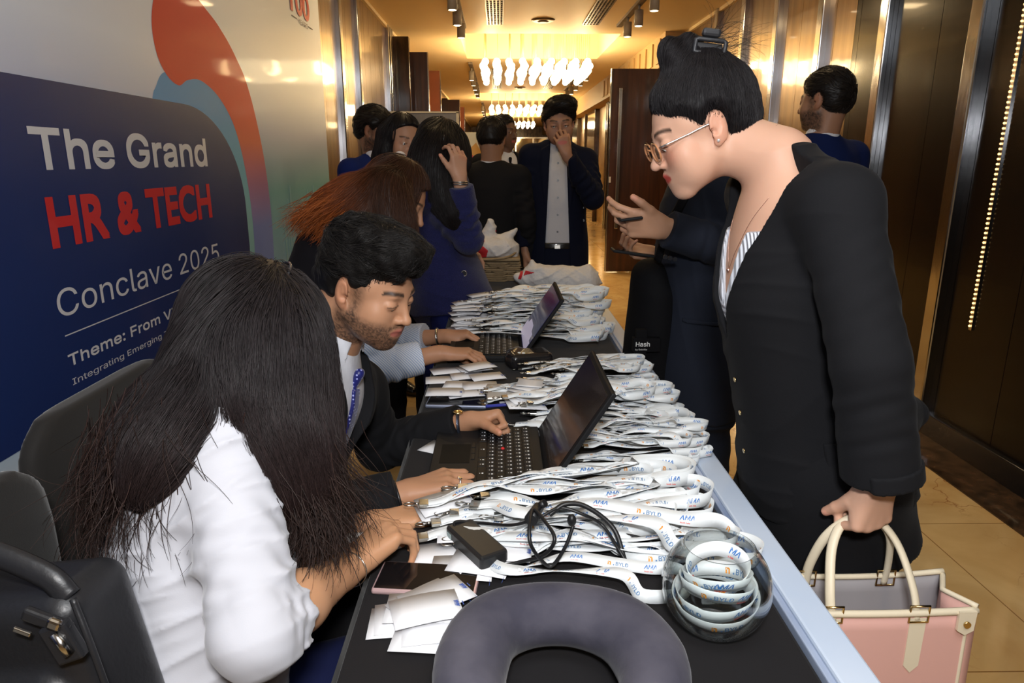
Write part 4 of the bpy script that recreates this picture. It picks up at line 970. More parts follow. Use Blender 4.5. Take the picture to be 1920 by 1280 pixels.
cable('cable', [A_(1150, 1000, .03), A_(1190, 1005, .025), A_(1225, 1018, .015), A_(1245, 1045, .006), A_(1240, 1070, .006), A_(1180, 1075, .005)], .0026, CAB, ad)
b = MB(); p = A_(1010, 950, .075); q = A_(995, 975, .07); b.cyl(tuple(q), tuple(p), .011, .009, n=12); p2 = A_(1022, 942, .085); b.cyl(tuple(p), tuple(p2), .0065, .0065, n=12); b.build('barrel_plug', CAB, ad)
b = MB(); p = A_(1072, 975, .08); b.ball(tuple(p), .0072, (1, 1, 1.4)); b.build('connector', CAB, ad)
rd = thing('card_reader', 'black rounded thermal card printer with two pale buttons beside the second laptop', 'card printer', at(995, 700, Z=TZ)); p = at(992, 692, Z=TZ)
F = Field(); o = V3(p[0], p[1]+.03, TZ); RR = np.stack([nrm((1, .25, 0)), nrm((-.25, 1, 0)), V3(0, 0, 1)])
F.add(bx(o+V3(0, 0, .026), (.068, .046, .025), RR, .018), 0); F.add(rc(o+V3(-.05, -.02, .030), o+V3(-.035, .035, .030), .024), .01)
solid('printer_body', F, .003, mat('gloss_black_plastic', (.012, .011, .012), .22, coat=.3), rd)
b = MB(); b.bb(o[0]-.035, o[0]-.026, o[1]-.03, o[1]-.024, TZ+.050, TZ+.0535, .001); b.bb(o[0]-.022, o[0]-.013, o[1]-.034, o[1]-.028, TZ+.050, TZ+.0535, .001); b.build('button', mat('pale_button', (.7, .7, .68), .4), rd)
# ---------------------------------------------------------------- pens beside the beige phone
for k, (px, py, nm, cl) in enumerate(((960, 772, 'clear pen with a blue cap', (.05, .06, .35)), (985, 765, 'silver pen', (.45, .46, .5)))):
    p = at(px, py, Z=TZ+.015); b = MB(); b.cyl((p[0]-.065, p[1]-.004*k, TZ+.030), (p[0]+.060, p[1]+.02, TZ+.033), .0042, n=10); o = b.build('pen', mat('pen_%d' % k, cl, .3)); tag(o, nm+' lying on the lanyards below the beige phone', 'pen')
    b = MB(); b.cyl((p[0]+.060, p[1]+.02, TZ+.033), (p[0]+.072, p[1]+.022, TZ+.033), .003, .001, n=8); b.build('tip', STEEL, o)
# ---------------------------------------------------------------- grey neck pillow
def pillow():
    t = thing('neck_pillow', 'grey velvet horseshoe neck pillow lying at the near end of the table', 'neck pillow', at(1050, 1230, Z=TZ))
    z = TZ+.050; c = at(1052, 1172, Z=z+.03); path = [(-.085, -.150), (-.128, -.10), (-.134, -.02), (-.105, .055), (-.045, .088), (.03, .088), (.098, .052), (.128, -.02), (.118, -.095), (.082, -.150)]
    rad = [.036, .047, .054, .054, .050, .050, .054, .054, .046, .034]; P = spline([(x, y, 0) for x, y in path], 33); Rr = np.interp(np.linspace(0, 9, 33), range(10), rad); F = Field()
    s = .80
    for i in range(32):
        a, b_ = P[i]*s+[c[0]-.0, c[1]-.010, z], P[i+1]*s+[c[0], c[1]-.010, z]; F.add(rc(a, b_, Rr[i]*s, Rr[i+1]*s, flat=((0, 0, 1), .93)), .004)
    F.cut(plane((0, 0, TZ+.0015), (0, 0, -1)), .006)
    n = sines(8, 26, 8); F.disp(lambda q: .0018*n(q), .002)
    m = mat('grey_velvet', (.050, .048, .066), .9, sheen=.12, spec=.1, var=(14, (.085, .080, .100)), bump=(60, .25, .004)); solid('cushion', F, .004, m, t)
    # piping seam round the outer side
    Q = []
    for i in range(0, 33, 2):
        tt = nrm(P[min(i+1, 32)]-P[max(i-1, 0)]); nn = V3(-tt[1], tt[0], 0); Q.append(P[i]*s+[c[0], c[1]-.010, z-.012]+nn*Rr[i]*s*.985)
    b = MB(); b.tube(spline(Q, 80), .0022, 6); b.build('seam', mat('grey_velvet_seam', (.035, .034, .045), .9), t)
pillow()
# ---------------------------------------------------------------- glass bowl with lanyards inside
def glass_mat():
    m = mat('clear_glass', (.9, .95, .93), .02); nt, b, L = nodes(m); tr = nt.nodes.new('ShaderNodeBsdfTransparent'); tr.inputs[0].default_value = (.955, .975, .97, 1); gl = nt.nodes.new('ShaderNodeBsdfGlossy'); gl.inputs['Roughness'].default_value = .02
    lw = nt.nodes.new('ShaderNodeLayerWeight'); lw.inputs[0].default_value = .38;  mx = nt.nodes.new('ShaderNodeMixShader'); pw = nt.nodes.new('ShaderNodeMath'); pw.operation = 'POWER'; pw.inputs[1].default_value = 1.6; L.new(lw.outputs['Facing'], pw.inputs[0]); L.new(pw.outputs[0], mx.inputs[0]); L.new(tr.outputs[0], mx.inputs[1]); L.new(gl.outputs[0], mx.inputs[2]); L.new(mx.outputs[0], nt.nodes['Material Output'].inputs[0]); return m
def bowl():
    c = at(1343, 1092, Z=TZ+.068); cx, cy = c[0], c[1]; R0 = .0725; cz = TZ+.066
    t = thing('glass_bowl', 'clear round glass bowl holding coiled lanyards at the outer edge of the table', 'glass bowl', (cx, cy, TZ))
    prof = []
    for k in range(31):
        a = math.radians(-72+k*(72+50)/30); prof.append((R0*math.cos(a), cz+R0*math.sin(a)))
    prof = [(0, TZ+.002), (.018, TZ+.002)]+[(r, max(z, TZ+.003)) for r, z in prof]+[(prof[-1][0]+.001, prof[-1][1]+.003)]
    inner = [(max(r-.0022, 0), z+.0006) for r, z in prof[::-1]]; inner[-1] = (0, TZ+.006); inner[-2] = (.018, TZ+.006)
    prof = prof+inner; n = 64; v = []; f = []
    for r, z in prof: v += [(cx+r*math.cos(2*PI*k/n), cy+r*math.sin(2*PI*k/n), z) for k in range(n)]
    for i in range(len(prof)-1):
        for k in range(n): f.append((i*n+k, i*n+(k+1) % n, (i+1)*n+(k+1) % n, (i+1)*n+k))
    link('bowl', mesh_np('bowl', v, f, glass_mat()), t)
    for q in range(5):
        r = random.Random(90+q); p = []; w = []; tilt = .25+.2*r.random(); ph = r.random()*6.28; rr = .054-.004*q
        for k in range(16): a = ph+k*.62; p.append((cx+rr*math.cos(a), cy+rr*math.sin(a), cz-.022+.011*q+tilt*.03*math.sin(a+ph))); w.append((.35*math.cos(a), .35*math.sin(a), 1))
        lt = thing('lanyard', 'white printed lanyard coiled inside the clear glass bowl', 'lanyard', (cx, cy, TZ+.02), group='lanyards in the glass bowl')
        link('strap', ribbon_mesh(p, w, .020, seed=50+q, n=100), lt)
bowl()
# ---------------------------------------------------------------- stack of jute bags and white plastic bags at the far end
JUTE = mat('jute_cloth', (.36, .26, .145), .85, bump=(300, .5, .002), var=(40, (.28, .20, .11)))
a, c = at(884, 528, Z=TZ), at(995, 528, Z=TZ); x0, x1, y0 = a[0]-.10, .10, a[1]
for k in range(9):
    z = TZ+.002+k*.0112; b = MB(); r = rl.random(); b.bb(x0+.012*r, x1+.010*rl.random(), y0+.012*rl.random(), y0+.36, z, z+.0088, .003); o = b.build('jute_bag', JUTE)
    tag(o, 'flat folded brown jute bag in the stack at the far end of the table', 'jute bag', 'folded jute bags in the stack')
    b = MB(); xx = x0+.15+.1*rl.random(); b.tube([(xx, y0+.01, z+.005), (xx+.02, y0-.008, z+.002), (xx+.10, y0-.010, z+.001), (xx+.13, y0+.01, z+.005)], .0022, 6); b.build('strap', mat('jute_strap', (.25, .18, .10), .9), o)
z = TZ+.002+9*.0112; o = thing('jute_bag', 'topmost brown jute bag with a curved rim, holding up the white carrier bag', 'jute bag', (x0, y0, z), group='folded jute bags in the stack')
F = Field(); F.add(bx(((x0+x1)/2, y0+.17, z+.011), ((x1-x0)/2+.005, .17, .009), None, .006), 0); solid('bag_body', F, .005, JUTE, o)
b = MB(); b.tube(spline([(x0+.02, y0-.004, z+.012), (x0+.2, y0-.01, z+.016), (x1-.06, y0-.004, z+.028), (x1-.01, y0+.08, z+.045)], 40), .006, 8); b.build('rim', JUTE, o)
BAGW = mat('white_plastic_bag', (.66, .64, .63), .55, bump=(28, .8, .012)); BAGR = mat('red_bag_print', (.60, .03, .04), .5)
def crumpled(name, label, prims, prints, parts=()):
    t = thing(name, label, 'plastic bag', tuple(prims[0][0][1])); F = Field()
    for p, k in prims: F.add(p, k)
    n1, n2 = sines(21, 22, 7), sines(22, 55, 7); F.disp(lambda P: .010*np.abs(n1(P))+.0045*np.abs(n2(P))-.006, .012); F.disp(folds(361, (1, .2, .6), 40, .012, 12), .012); F.disp(folds(365, (-.6, .1, 1), 55, .008, 14), .008); 
    F0 = Field(); F0.ops = list(F.ops); solid('bag', F, .005, BAGW, t)
    for nm, pr in prints:
        G = Field(); G.ops = [('a', grow(of(F0, pr[1], pr[2]), .0022), 0), ('i', pr, 0)]; G.ops[0] = ('a', ((lambda P: F0(P)-.0022), pr[1], pr[2]), 0); solid(nm, G, .0035, BAGR, t)
    return t
zt = z+.022; c = at(925, 472, Y=y0+.12); lf = ((1, 0, 0), (0, -1, 0), (0, 0, 1))
q = lambda px, py, dy=.10: at(px, py, Y=y0+dy)
crumpled('carrier_bag', 'white carrier bag with a red swirl standing on the jute bags', [(el(q(922, 464), (.140, .09, .062)), 0), (rc(q(914, 455), q(919, 414), .040, .010, flat=((1, 0, 0), 1.3)), .02), (rc(q(938, 456), q(966, 436), .034, .008, flat=((0, 0, 1), 1.2)), .02), (rc(q(895, 470), q(955, 474), .04), .03)],
    [('red_swirl', ppoly(q(893, 463), *lf, [(-.05, -.055), (.055, -.045), (.065, -.005), (.03, .02), (-.03, .01)], -.2, .2)), ('red_swirl', ppoly(q(897, 445), *lf, [(-.02, -.02), (.035, -.018), (.03, .02), (.0, .03)], -.2, .2)), ('red_marks', ppoly(q(936, 433), *lf, [(-.02, -.006), (.03, -.002), (.03, .012), (-.02, .006)], -.2, .2))])
q2 = lambda px, py, dy=-.18: at(px, py, Y=y0+dy)
tw = crumpled('carrier_bag', 'white plastic bag with a red hook mark lying by the jute stack', [(rc(q2(1010, 520), q2(1095, 528), .062, .075), 0), (rc(q2(998, 505), q2(998, 490), .030, .010), .02), (rc(q2(980, 522), q2(972, 520), .030, .022), .03), (rc(q2(1085, 540), q2(1108, 545), .05, .03), .03)],
    [('red_hook', ppoly(q2(992, 508), *lf, [(-.03, -.018), (-.018, .008), (.03, .018), (.10, -.012), (.03, .0)], -.2, .3)), ('red_letters', ppoly(q2(975, 514), *lf, [(-.012, -.02), (.004, -.022), (.016, .016), (.004, .020)], -.2, .3))])
# ---------------------------------------------------------------- white poster stand, grey board
pz = thing('poster_stand', 'cream poster with a large red number behind the group at the end of the table', 'poster', (.0, 5.6, 0))
a, c = at(873, 248, Y=5.6), at(960, 248, Y=5.6); b = MB(); b.bb(a[0]-.15, c[0], 5.6, 5.63, .35, a[2], .003); b.build('poster_board', mat('cream_poster', (.80, .72, .52), .5), pz)
b = MB(); b.bb(a[0], a[0]+.04, 5.63, 5.66, 0, 1.2); b.bb(c[0]-.1, c[0]-.06, 5.63, 5.66, 0, 1.2); b.build('stand_leg', CHROME, pz)
p = at(873, 320, Y=5.6); text_obj('number_lettering', '90', (p[0], 5.598, p[2]), (1, 0, 0), (0, 0, 1), .165, BRED, pz, .006, 0, .17, -.001 if False else .0015)
p = at(872, 302, Y=5.6); text_obj('caption_lettering', 'TING INDI', (p[0], 5.598, p[2]), (1, 0, 0), (0, 0, 1), .030, CGR, pz, 0, 0, .14, .0015)
p = at(888, 285, Y=5.6); b = MB(); b.prism([(p[0]-.06, 5.597, p[2]), (p[0]+.02, 5.597, p[2]+.07), (p[0]+.10, 5.597, p[2]-.07), (p[0]+.05, 5.597, p[2]-.10)], (0, .002, 0)); b.build('orange_shape', mat('orange_print', (.75, .38, .08), .5), pz)
gb = thing('display_board', 'grey freestanding display board behind the dark haired women', 'display board', (-.9, 6.1, 0))
a, c = at(725, 210, Y=6.1), at(858, 216, Y=6.1); b = MB(); b.bb(a[0], c[0], 6.1, 6.15, .02, a[2], .004); b.build('board', mat('grey_print', (.12, .115, .12), .4, var=(5, (.17, .16, .16), (3, 3, .4))), gb)
b = MB(); b.bb(a[0]-.006, c[0]+.006, 6.095, 6.155, a[2]-.008, a[2]+.006); b.bb(c[0]-.012, c[0]+.006, 6.095, 6.155, .02, a[2]); b.build('board_edge', mat('pale_edge', (.5, .45, .36), .5), gb)
# ---------------------------------------------------------------- black chairs on the left and the briefcase
CHB = mat('black_chair_fabric', (.018, .0165, .0155), .8, sheen=.2, spec=.2, bump=(700, .2, .001))
def chair(label, c, yaw, w=.46, top=.98):
    t = thing('banquet_chair', label, 'chair', (c[0], c[1], 0)); l, f, u = frame((math.cos(yaw), math.sin(yaw), 0)); o = V3(c[0], c[1], 0); P = lambda x, y, z: o+x*l+y*f+z*u
    F = Field(); F.add(loft(P(0, -.22, 0), l, f, nrm(u-f*.13), [(.42, w*.46, .026), (.55, w*.48, .030), (.80, w*.50, .032), (top-.10, w*.50, .030), (top-.05, w*.485, .028), (top-.02, w*.44, .026), (top, w*.36, .022)], 3.5), 0); F.disp(lambda q: np.zeros(q.shape[:-1]), 0); solid('backrest', F, .008, CHB, t)
    F = Field(); F.add(bx(P(0, 0, .455), (w*.5, .22, .035), np.stack([l, f, u]), .03), 0); solid('seat', F, .008, CHB, t)
    for sx in (-1, 1):
        for sy in (-1, 1): b = MB(); b.cyl(tuple(P(sx*w*.44, sy*.19, .43)), tuple(P(sx*w*.47, sy*.23, 0)), .012); b.build('leg', mat('black_chair_metal', (.02, .02, .02), .3, metal=.6), t)
    return t
chair('black fabric chair with a broad rounded back behind the seated woman in white', (-.53, 1.25), 0, .48, .955)
chair('black fabric chair at the left edge of the picture, the briefcase standing before it', (-.455, .70), 0, .48, .955)
BC = mat('black_leather', (.016, .016, .018), .38, spec=.5, bump=(160, .35, .001))
bc = thing('briefcase', 'black leather briefcase with a metal clasp standing on the chair at the lower left', 'briefcase', (-.52, .66, .49))
R = np.stack(frame((.15, .98, 0.0), (-.18, .02, 1)))
F = Field(); o = at(30, 1190, Y=.70); F.add(bx(o+V3(.0, 0, -.06), (.145, .055, .130), R, .03), 0); F.add(bx(o+V3(.0, -.02, -.09), (.125, .06, .08), R, .03), .01); solid('case_body', F, .004, BC, bc)
l_, f_, u_ = R; l_ = -l_
b = MB(); pa = o+u_*.07; hp = [pa-l_*.12+u_*.0, pa-l_*.11+u_*.03, pa-l_*.03+u_*.062, pa+l_*.03+u_*.058, pa+l_*.10+u_*.02, pa+l_*.12-u_*.01]; b.tube(spline([list(x-f_*.03) for x in hp], 40), .013, 10, flat=.6); b.build('handle', BC, bc)
b = MB(); b.box(tuple(o+u_*.055+l_*.12-f_*.062), (.050, .010, .014), Matrix.Rotation(.45, 3, 'Y'), .003); b.box(tuple(o+u_*.03+l_*.13-f_*.062), (.030, .014, .045), Matrix.Rotation(-.35, 3, 'Y'), .003); b.build('strap_tab', BC, bc)
b = MB(); b.box(tuple(o+u_*.056+l_*.135-f_*.070), (.014, .008, .012), Matrix.Rotation(.45, 3, 'Y'), .003); b.cyl(tuple(o+u_*.045+l_*.13-f_*.070), tuple(o+u_*.02+l_*.14-f_*.070), .005); b.box(tuple(o+u_*.050+l_*.095-f_*.070), (.018, .004, .005), Matrix.Rotation(.45, 3, 'Y'), .001); b.build('clasp', mat('nickel', (.6, .58, .55), .2, metal=1), bc)
b = MB(); b.tube(spline([list(o+l_*.150-u_*.17-f_*.055), list(o+l_*.155+u_*.0-f_*.058), list(o+l_*.145+u_*.07-f_*.05)], 30), .0035, 8); b.build('piping', BC, bc)
# ---------------------------------------------------------------- bodies and clothes
MAN = [(-.16, .182, .130), (-.04, .180, .130), (.12, .163, .118), (.26, .176, .124), (.37, .182, .122), (.44, .160, .102), (.49, .105, .080), (.525, .066, .060)]
WOMAN = [(-.16, .185, .130), (-.05, .178, .125), (.10, .142, .104), (.22, .150, .118), (.30, .160, .132), (.38, .156, .108), (.44, .130, .088), (.49, .085, .068), (.515, .056, .052)]
SUITB = fabric('black_suit_cloth', (.0115, .0115, .0130)); NAVY = fabric('navy_suit_cloth', (.006, .008, .020)); ROYAL = fabric('royal_blue_suit_cloth', (.008, .018, .110)); CHAR = fabric('dark_navy_twill', (.015, .018, .028))
INDIGO = mat('indigo_woven_blazer', (.009, .010, .050), .8, spec=.2, sheen=.2, bump=(420, .9, .003), var=(420, (.020, .023, .10)))
SHIRT = mat('white_shirt_cotton', (.66, .67, .72), .75, spec=.2, bump=(30, .25, .008)); BLKC = fabric('black_dress_cloth', (.010, .009, .011))
SHOE = mat('black_shoe_leather', (.012, .012, .012), .25, coat=.4); BTN = mat('dark_button', (.01, .01, .012), .3); GOLD = mat('gold_metal', (.75, .55, .25), .22, metal=1)
def rnd(*a): return np.array(a, float)
class Body:
    def __init__(s, name_label, J, head=None, secs=MAN, pw=2.1, h=.0035, skin=(.42, .215, .125), ks=1.0):
        s.J = {k: V3(v) for k, v in J.items()}; j = s.J; s.h = h; s.skin = skin
        s.t = thing('person', name_label, 'person', (j['P'][0], j['P'][1], 0))
        s.u = nrm(j['N']-j['P']); l = j['SL']-j['SR']; s.l = nrm(l-s.u*np.dot(l, s.u)); s.f = np.cross(s.l, s.u); s.L = np.linalg.norm(j['N']-j['P']); s.kz = s.L/.50; s.ks = ks
        s.secs = secs; s.H = head; s.pw = pw
    def torso(s, g=0.0, zmin=None, zmax=None, sway=None):
        S = []
        for z, w, d in s.secs:
            S.append((z*s.kz, w*s.ks+g, d*s.ks+g, 0, 0))
        S = np.array(S)
        if zmin is not None:
            w = [np.interp(zmin, S[:, 0], S[:, i]) for i in range(5)]; w[0] = zmin; S = np.vstack([w, S[S[:, 0] > zmin+.01]])
            if zmin < s.secs[0][0]*s.kz: S[0, 1:3] = [s.secs[0][1]*s.ks+g+.004, s.secs[0][2]*s.ks+g+.004]
        if zmax is not None: S = S[S[:, 0] < zmax]
        return loft(s.J['P'], s.l, s.f, s.u, S, s.pw)
    def q(s, x, y, z): return s.J['P']+x*s.l+y*s.f+z*s.u
    def skin_body(s, hands=(), paints=(), legs=False, armr=(.036, .032, .023), neck=.050, bare=0.0, extra=None):
        F = Field(); j = s.J; F.add(s.torso(-.016), 0)
        if s.H is not None:
            s.Hkw = getattr(s, 'Hkw', {}); s.H.build(F, **s.Hkw)
            F.add(rc(s.H.p(0, -.030, -.045), j['N']+s.u*.0, neck*s.H.k, neck*1.12), .022); F.add(rc(s.H.p(0, -.035, -.02), j['N'], neck*.9), .02)
        for q in 'LR':
            if 'E'+q in j:
                F.add(rc(j['S'+q], j['E'+q], armr[0]*1.1, armr[0]), .03); F.add(rc(j['E'+q], j['E'+q]*.6+j['W'+q]*.4, armr[0], armr[1]*1.05), .012); F.add(rc(j['E'+q]*.6+j['W'+q]*.4, j['W'+q], armr[1]*1.05, armr[2]), .02)
        hp = []
        for a in hands: hp.append(Hand(F, **a).paint())
        s.hands = hp
        if extra: extra(F)
        P = list(paints)
        if s.H is not None: P.insert(0, s.H.paint(s.skin, **getattr(s, 'Pkw', {})))
        o = skin_mesh(s.t, F, s.skin, P+hp, s.h)
        if s.H is not None: s.H.eyes(s.t, getattr(s, 'look', (0, 1, -.35)))
        return o
    def jacket(s, m, hem=-.17, sl=(.062, .054, .046), vee=None, open_=None, lapel=True, wr=.0025, sleeve_end=.93, shoulder=.056, name='jacket', g=0.0, extra=None, h=None, fold=.002, lapw=.055, sides='LR', puff=0):
        j = s.J; F = Field(); T = s.torso(g, zmin=hem*s.kz); F.add(T, 0); n1 = sines(31, 14, 6)
        F.add(rc(j['SL'], j['SR'], shoulder, flat=(s.f, 1.15)), .05)
        for q in 'LR': F.add(rc(j['N']-s.u*.01, j['S'+q], .045, shoulder*.98), .03)
        if extra: extra(F)
        for i, q in enumerate('LR'):
            if 'E'+q not in j or q not in sides: continue
            S_, E, W_ = j['S'+q], j['E'+q], j['W'+q]; W2 = E+(W_-E)*sleeve_end
            F.add(rc(S_, E, sl[0]+puff, sl[1], wr=(wr, 16, 1.3+i, .15, 1.05)), .025); F.add(rc(E, W2, sl[1], sl[2], capb=True, wr=(wr*1.2, 20, .5+i, -.1, .75)), .012)
        if fold: F.disp(lambda P: fold*n1(P), fold)
        zt = .50*s.kz; fr = (s.l, s.f, s.u); O = s.J['P']
        if vee:       # (button height, half width at the top)
            zb, wt = vee[0]*s.kz, vee[1]; V = ppoly(O, *fr, [(0, zb), (-wt, zt-.02), (-wt*.9, zt+.08), (wt*.9, zt+.08), (wt, zt-.02)], .0, .4); F.sub(V, .003)
            if lapel:
                Fj = Field(); Fj.ops = list(F.ops[:-1]); lw = lapw
                for sg in (-1, 1):
                    pl = ppoly(O, *fr, [(sg*.002, zb-.01), (sg*wt*.98, zt-.005), (sg*(wt+lw*.7), zt-.03), (sg*(wt*.5+lw), zt*.62+zb*.38)], -.0, .4)
                    F.add(both((lambda P: Fj(P)-.0050, T[1], T[2]+.1), pl, grow(V, 0) if False else pl), .0)
                    F.sub(V, .002)
        if open_:     # front standing open: (half width at hem, half width at chest)
            a, b_ = open_; V = ppoly(O, *fr, [(-a, hem*s.kz-.1), (-b_, zt-.02), (-b_*.9, zt+.08), (b_*.9, zt+.08), (b_, zt-.02), (a, hem*s.kz-.1)], .0, .4)
            Fj = Field(); Fj.ops = list(F.ops)
            if lapel:
                for sg in (-1, 1): F.add(both((lambda P: Fj(P)-.0050, T[1], T[2]+.1), ppoly(O, *fr, [(sg*(a*.5+b_*.5), .18*s.kz), (sg*b_, zt), (sg*(b_+.05), zt-.03), (sg*(b_+.055), .36*s.kz)], 0, .4)), 0)
            F.sub(V, .003)
        s.Fj = F
        return solid(name, F, h or s.h*1.15, m, s.t)
    def shirt(s, m=None, collar=True, tie=None, zmin=-.1, name='shirt', cgap=.80, cr=.056, plac=False):
        m = m or SHIRT; F = Field(); T = s.torso(-.009, zmin=zmin*s.kz); F.add(T, 0); j = s.J; F.add(rc(j['SL']*.7+j['SR']*.3, j['SR']*.7+j['SL']*.3, .046), .04); F.add(rc(j['N']-s.u*.03, j['N']+s.u*.005, .05), .03)
        o = solid(name, F, s.h*1.15, m, s.t)
        if collar:
            ax = nrm(s.H.p(0, -.03, -.03)-j['N']) if s.H is not None else s.u; G = Field(); G.add(ring(j['N']+ax*.030, ax, cr, -.22, .026, .0022, (s.f, cgap)), 0); G.add(ring(j['N']+ax*.026, ax, cr+.005, -.40, .020, .002, (s.f, cgap-.02)), 0)
            solid('collar', G, .0025, m, s.t)
        if tie:
            O = s.J['P']; fr = (s.l, s.f, s.u); zt = .475*s.kz; fs = both((lambda P: F(P)-.006, T[1], T[2]+.1), ppoly(O, *fr, [(-.014, zt-.03), (.014, zt-.03), (.036, .10*s.kz), (-.036, .10*s.kz)], 0, .4)); G = Field(); G.add(fs, 0)
            k = s.q(0, 0, zt-.01); g = s.q(0, .0, zt-.012)
            d0 = float(F((g+s.f*.06)[None])[0]); kc = g+s.f*(.06-d0+.004); G.add(rc(kc+s.u*.012, kc-s.u*.018, .0125, .0085, flat=(s.f, .8)), .004); solid('tie', G, .0028, tie, s.t)
        s.Fs = F; return o
    def front_point(s, x, z, F, g=0.0):
        """the point on the front of a field at body position x,z"""
        lo, hi = -.02, .35
        for _ in range(24):
            m_ = (lo+hi)/2
            if float(F((s.q(x, m_, z*s.kz))[None])[0]) < 0: lo = m_
            else: hi = m_
        return s.q(x, lo+g, z*s.kz)
    def buttons(s, F, rows, m, r=.005, name='button', ringm=None):
        for x, z in rows:
            p = s.front_point(x, z, F); b = MB(); b.cyl(tuple(p-s.f*.001), tuple(p+s.f*.0022), r, n=14)
            if ringm: b.tube([p+s.f*.003+(s.l*math.cos(a)+s.u*math.sin(a))*r for a in np.linspace(0, 2*PI, 18, endpoint=False)], .0012, 5, True, mi=1)
            b.build(name, [m, ringm or m], s.t)
    def trousers(s, m, r=(.090, .068, .056), name='trousers', top=.06, h=None, zf=.06, flare=0):
        j = s.J; F = Field(); F.add(s.torso(-.005, zmin=-.17*s.kz, zmax=top*s.kz+.06), 0); F.cut(plane(s.q(0, 0, top*s.kz), s.u), 0) if False else None
        for q, sg in (('L', 1), ('R', -1)):
            Hh = j['P']+s.l*sg*.085-s.u*.03; K, A = j['K'+q], j['A'+q]; F.add(rc(Hh, K, r[0], r[1], wr=(.002, 9, sg, .3, 1)), .035); F.add(rc(K, A-V3(0, 0, .02), r[1], r[2]+flare, capb=True, wr=(.002, 8, sg*2, .0, 1)), .02)
        return solid(name, F, h or max(.006, s.h*1.4), m, s.t)
    def shoes(s, dirs=None):
        j = s.J; d = nrm(V3(s.f[0], s.f[1], 0)) if dirs is None else nrm(dirs); sd = np.cross(V3(0, 0, 1), d)
        for q in 'LR':
            A = j['A'+q]; b0 = V3(A[0], A[1], 0); F = Field(); F.add(rc(b0+V3(0, 0, .055)-d*.03, b0+V3(0, 0, .035)+d*.10, .040, .036), 0); F.add(rc(b0+V3(0, 0, .035)+d*.09, b0+V3(0, 0, .028)+d*.16, .040, .030, flat=(sd, 1.15)), .02); F.cut(plane((0, 0, .001), (0, 0, -1)), 0); solid('shoe', F, .008, SHOE, s.t)
def stand(H=1.72, at_=(0, 0), yaw=0.0, secs=None, lean=0.0, **over):
    """joints of a standing figure; yaw = direction faced"""
    k = H/1.75; f = V3(math.cos(yaw), math.sin(yaw), 0); l = np.cross((0, 0, 1), f); o = V3(at_[0], at_[1], 0)
    def p(x, y, z): return o+k*(x*l+(y+lean*max(0, z-.9))*f)+V3(0, 0, z*k)
    J = dict(P=p(0, 0, .96), N=p(0, .0, 1.465), SL=p(.185, -.01, 1.405), SR=p(-.185, -.01, 1.405), EL=p(.235, -.03, 1.13), ER=p(-.235, -.03, 1.13), WL=p(.25, .04, .88), WR=p(-.25, .04, .88), KL=p(.095, .01, .50), KR=p(-.095, .01, .50), AL=p(.10, -.02, .09), AR=p(-.10, -.02, .09))
    J.update(over); return J, p, f, l
def plain_hands(B, sides='LR', curls=((20, 25, 15),)*4, k=1.0):
    out = []
    for q in sides:
        w = B.J['W'+q]; d = nrm(w-B.J['E'+q]); inward = -B.l if q == 'L' else B.l; out.append(dict(w=w, d=d, pn=inward, side=q, curls=list(curls), k=k))
    return out
# ---- hair helpers
def guide_dir(guides, width=.045, noise=(0, 40), down=0.0):
    G = []; T = []
    for g in guides: q = spline([list(x) for x in g], 14); G.append(q); T.append(nrmv(np.gradient(q, axis=0)))
    G = np.concatenate(G).astype(f32); T = np.concatenate(T).astype(f32); s1, s2, s3 = sines(51, noise[1]), sines(52, noise[1]), sines(53, noise[1])
    def fn(P, t):
        d2 = ((P[:, None]-G[None])**2).sum(-1); d2 = d2-d2.min(1, keepdims=True); w = np.exp(-d2/width**2); v = (w[..., None]*T[None]).sum(1)/w.sum(1)[:, None]
        v = nrmv(v)
        if noise[0]: v = v+noise[0]*np.stack([s1(P), s2(P), s3(P)], -1)
        if down: v = v+np.array([0, 0, -down], dtype=f32)
        return v.astype(f32)
    return fn
def head_guides(H, part=(0, .05), back=True, dn=-.06, r=1.06):
    out = []
    for a in np.linspace(-160, 160, 15):
        A = math.radians(a); g = []
        for e in (82, 55, 28, 2, -25):
            E = math.radians(e); g.append(H.p(.080*r*math.sin(A)*math.cos(E), -.012+.098*r*math.cos(A)*math.cos(E)*(1 if abs(a) > 40 else .9), .035+.088*r*math.sin(E)))
        out.append(g)
    return out
def hair(B, H, F, col, n=2500, steps=10, step=.008, rad=.0006, guides=None, dirfn=None, h=.004, off=.0025, jit=.12, offend=None, base=(.6,), seed=1, colfn=None, name='hair', tip=.25, rootsel=None, bm=None, lens=None, stick=1.0):
    v, f = F.mesh(h); c = np.ones((len(v), 3))*V3(col)*base[0]
    if colfn is not None: c = c*colfn(v)
    o = link(name, mesh_np(name, v, f, HAIRM, col=c), B.t)
    if n:
        r = np.random.RandomState(seed); ok = np.arange(len(v)) if rootsel is None else np.nonzero(rootsel(v))[0]; idx = r.choice(ok, n)
        cf = (lambda p: np.ones(p.shape)*V3(col)) if colfn is None else (lambda p: V3(col)*colfn(p.reshape(-1, 3)).reshape(p.shape))
        strands('hair_strands', v[idx], dirfn or guide_dir(guides), F, steps, step, rad, HAIRM, o, off, seed, jit, cf, stick, offend, tip)
    return o
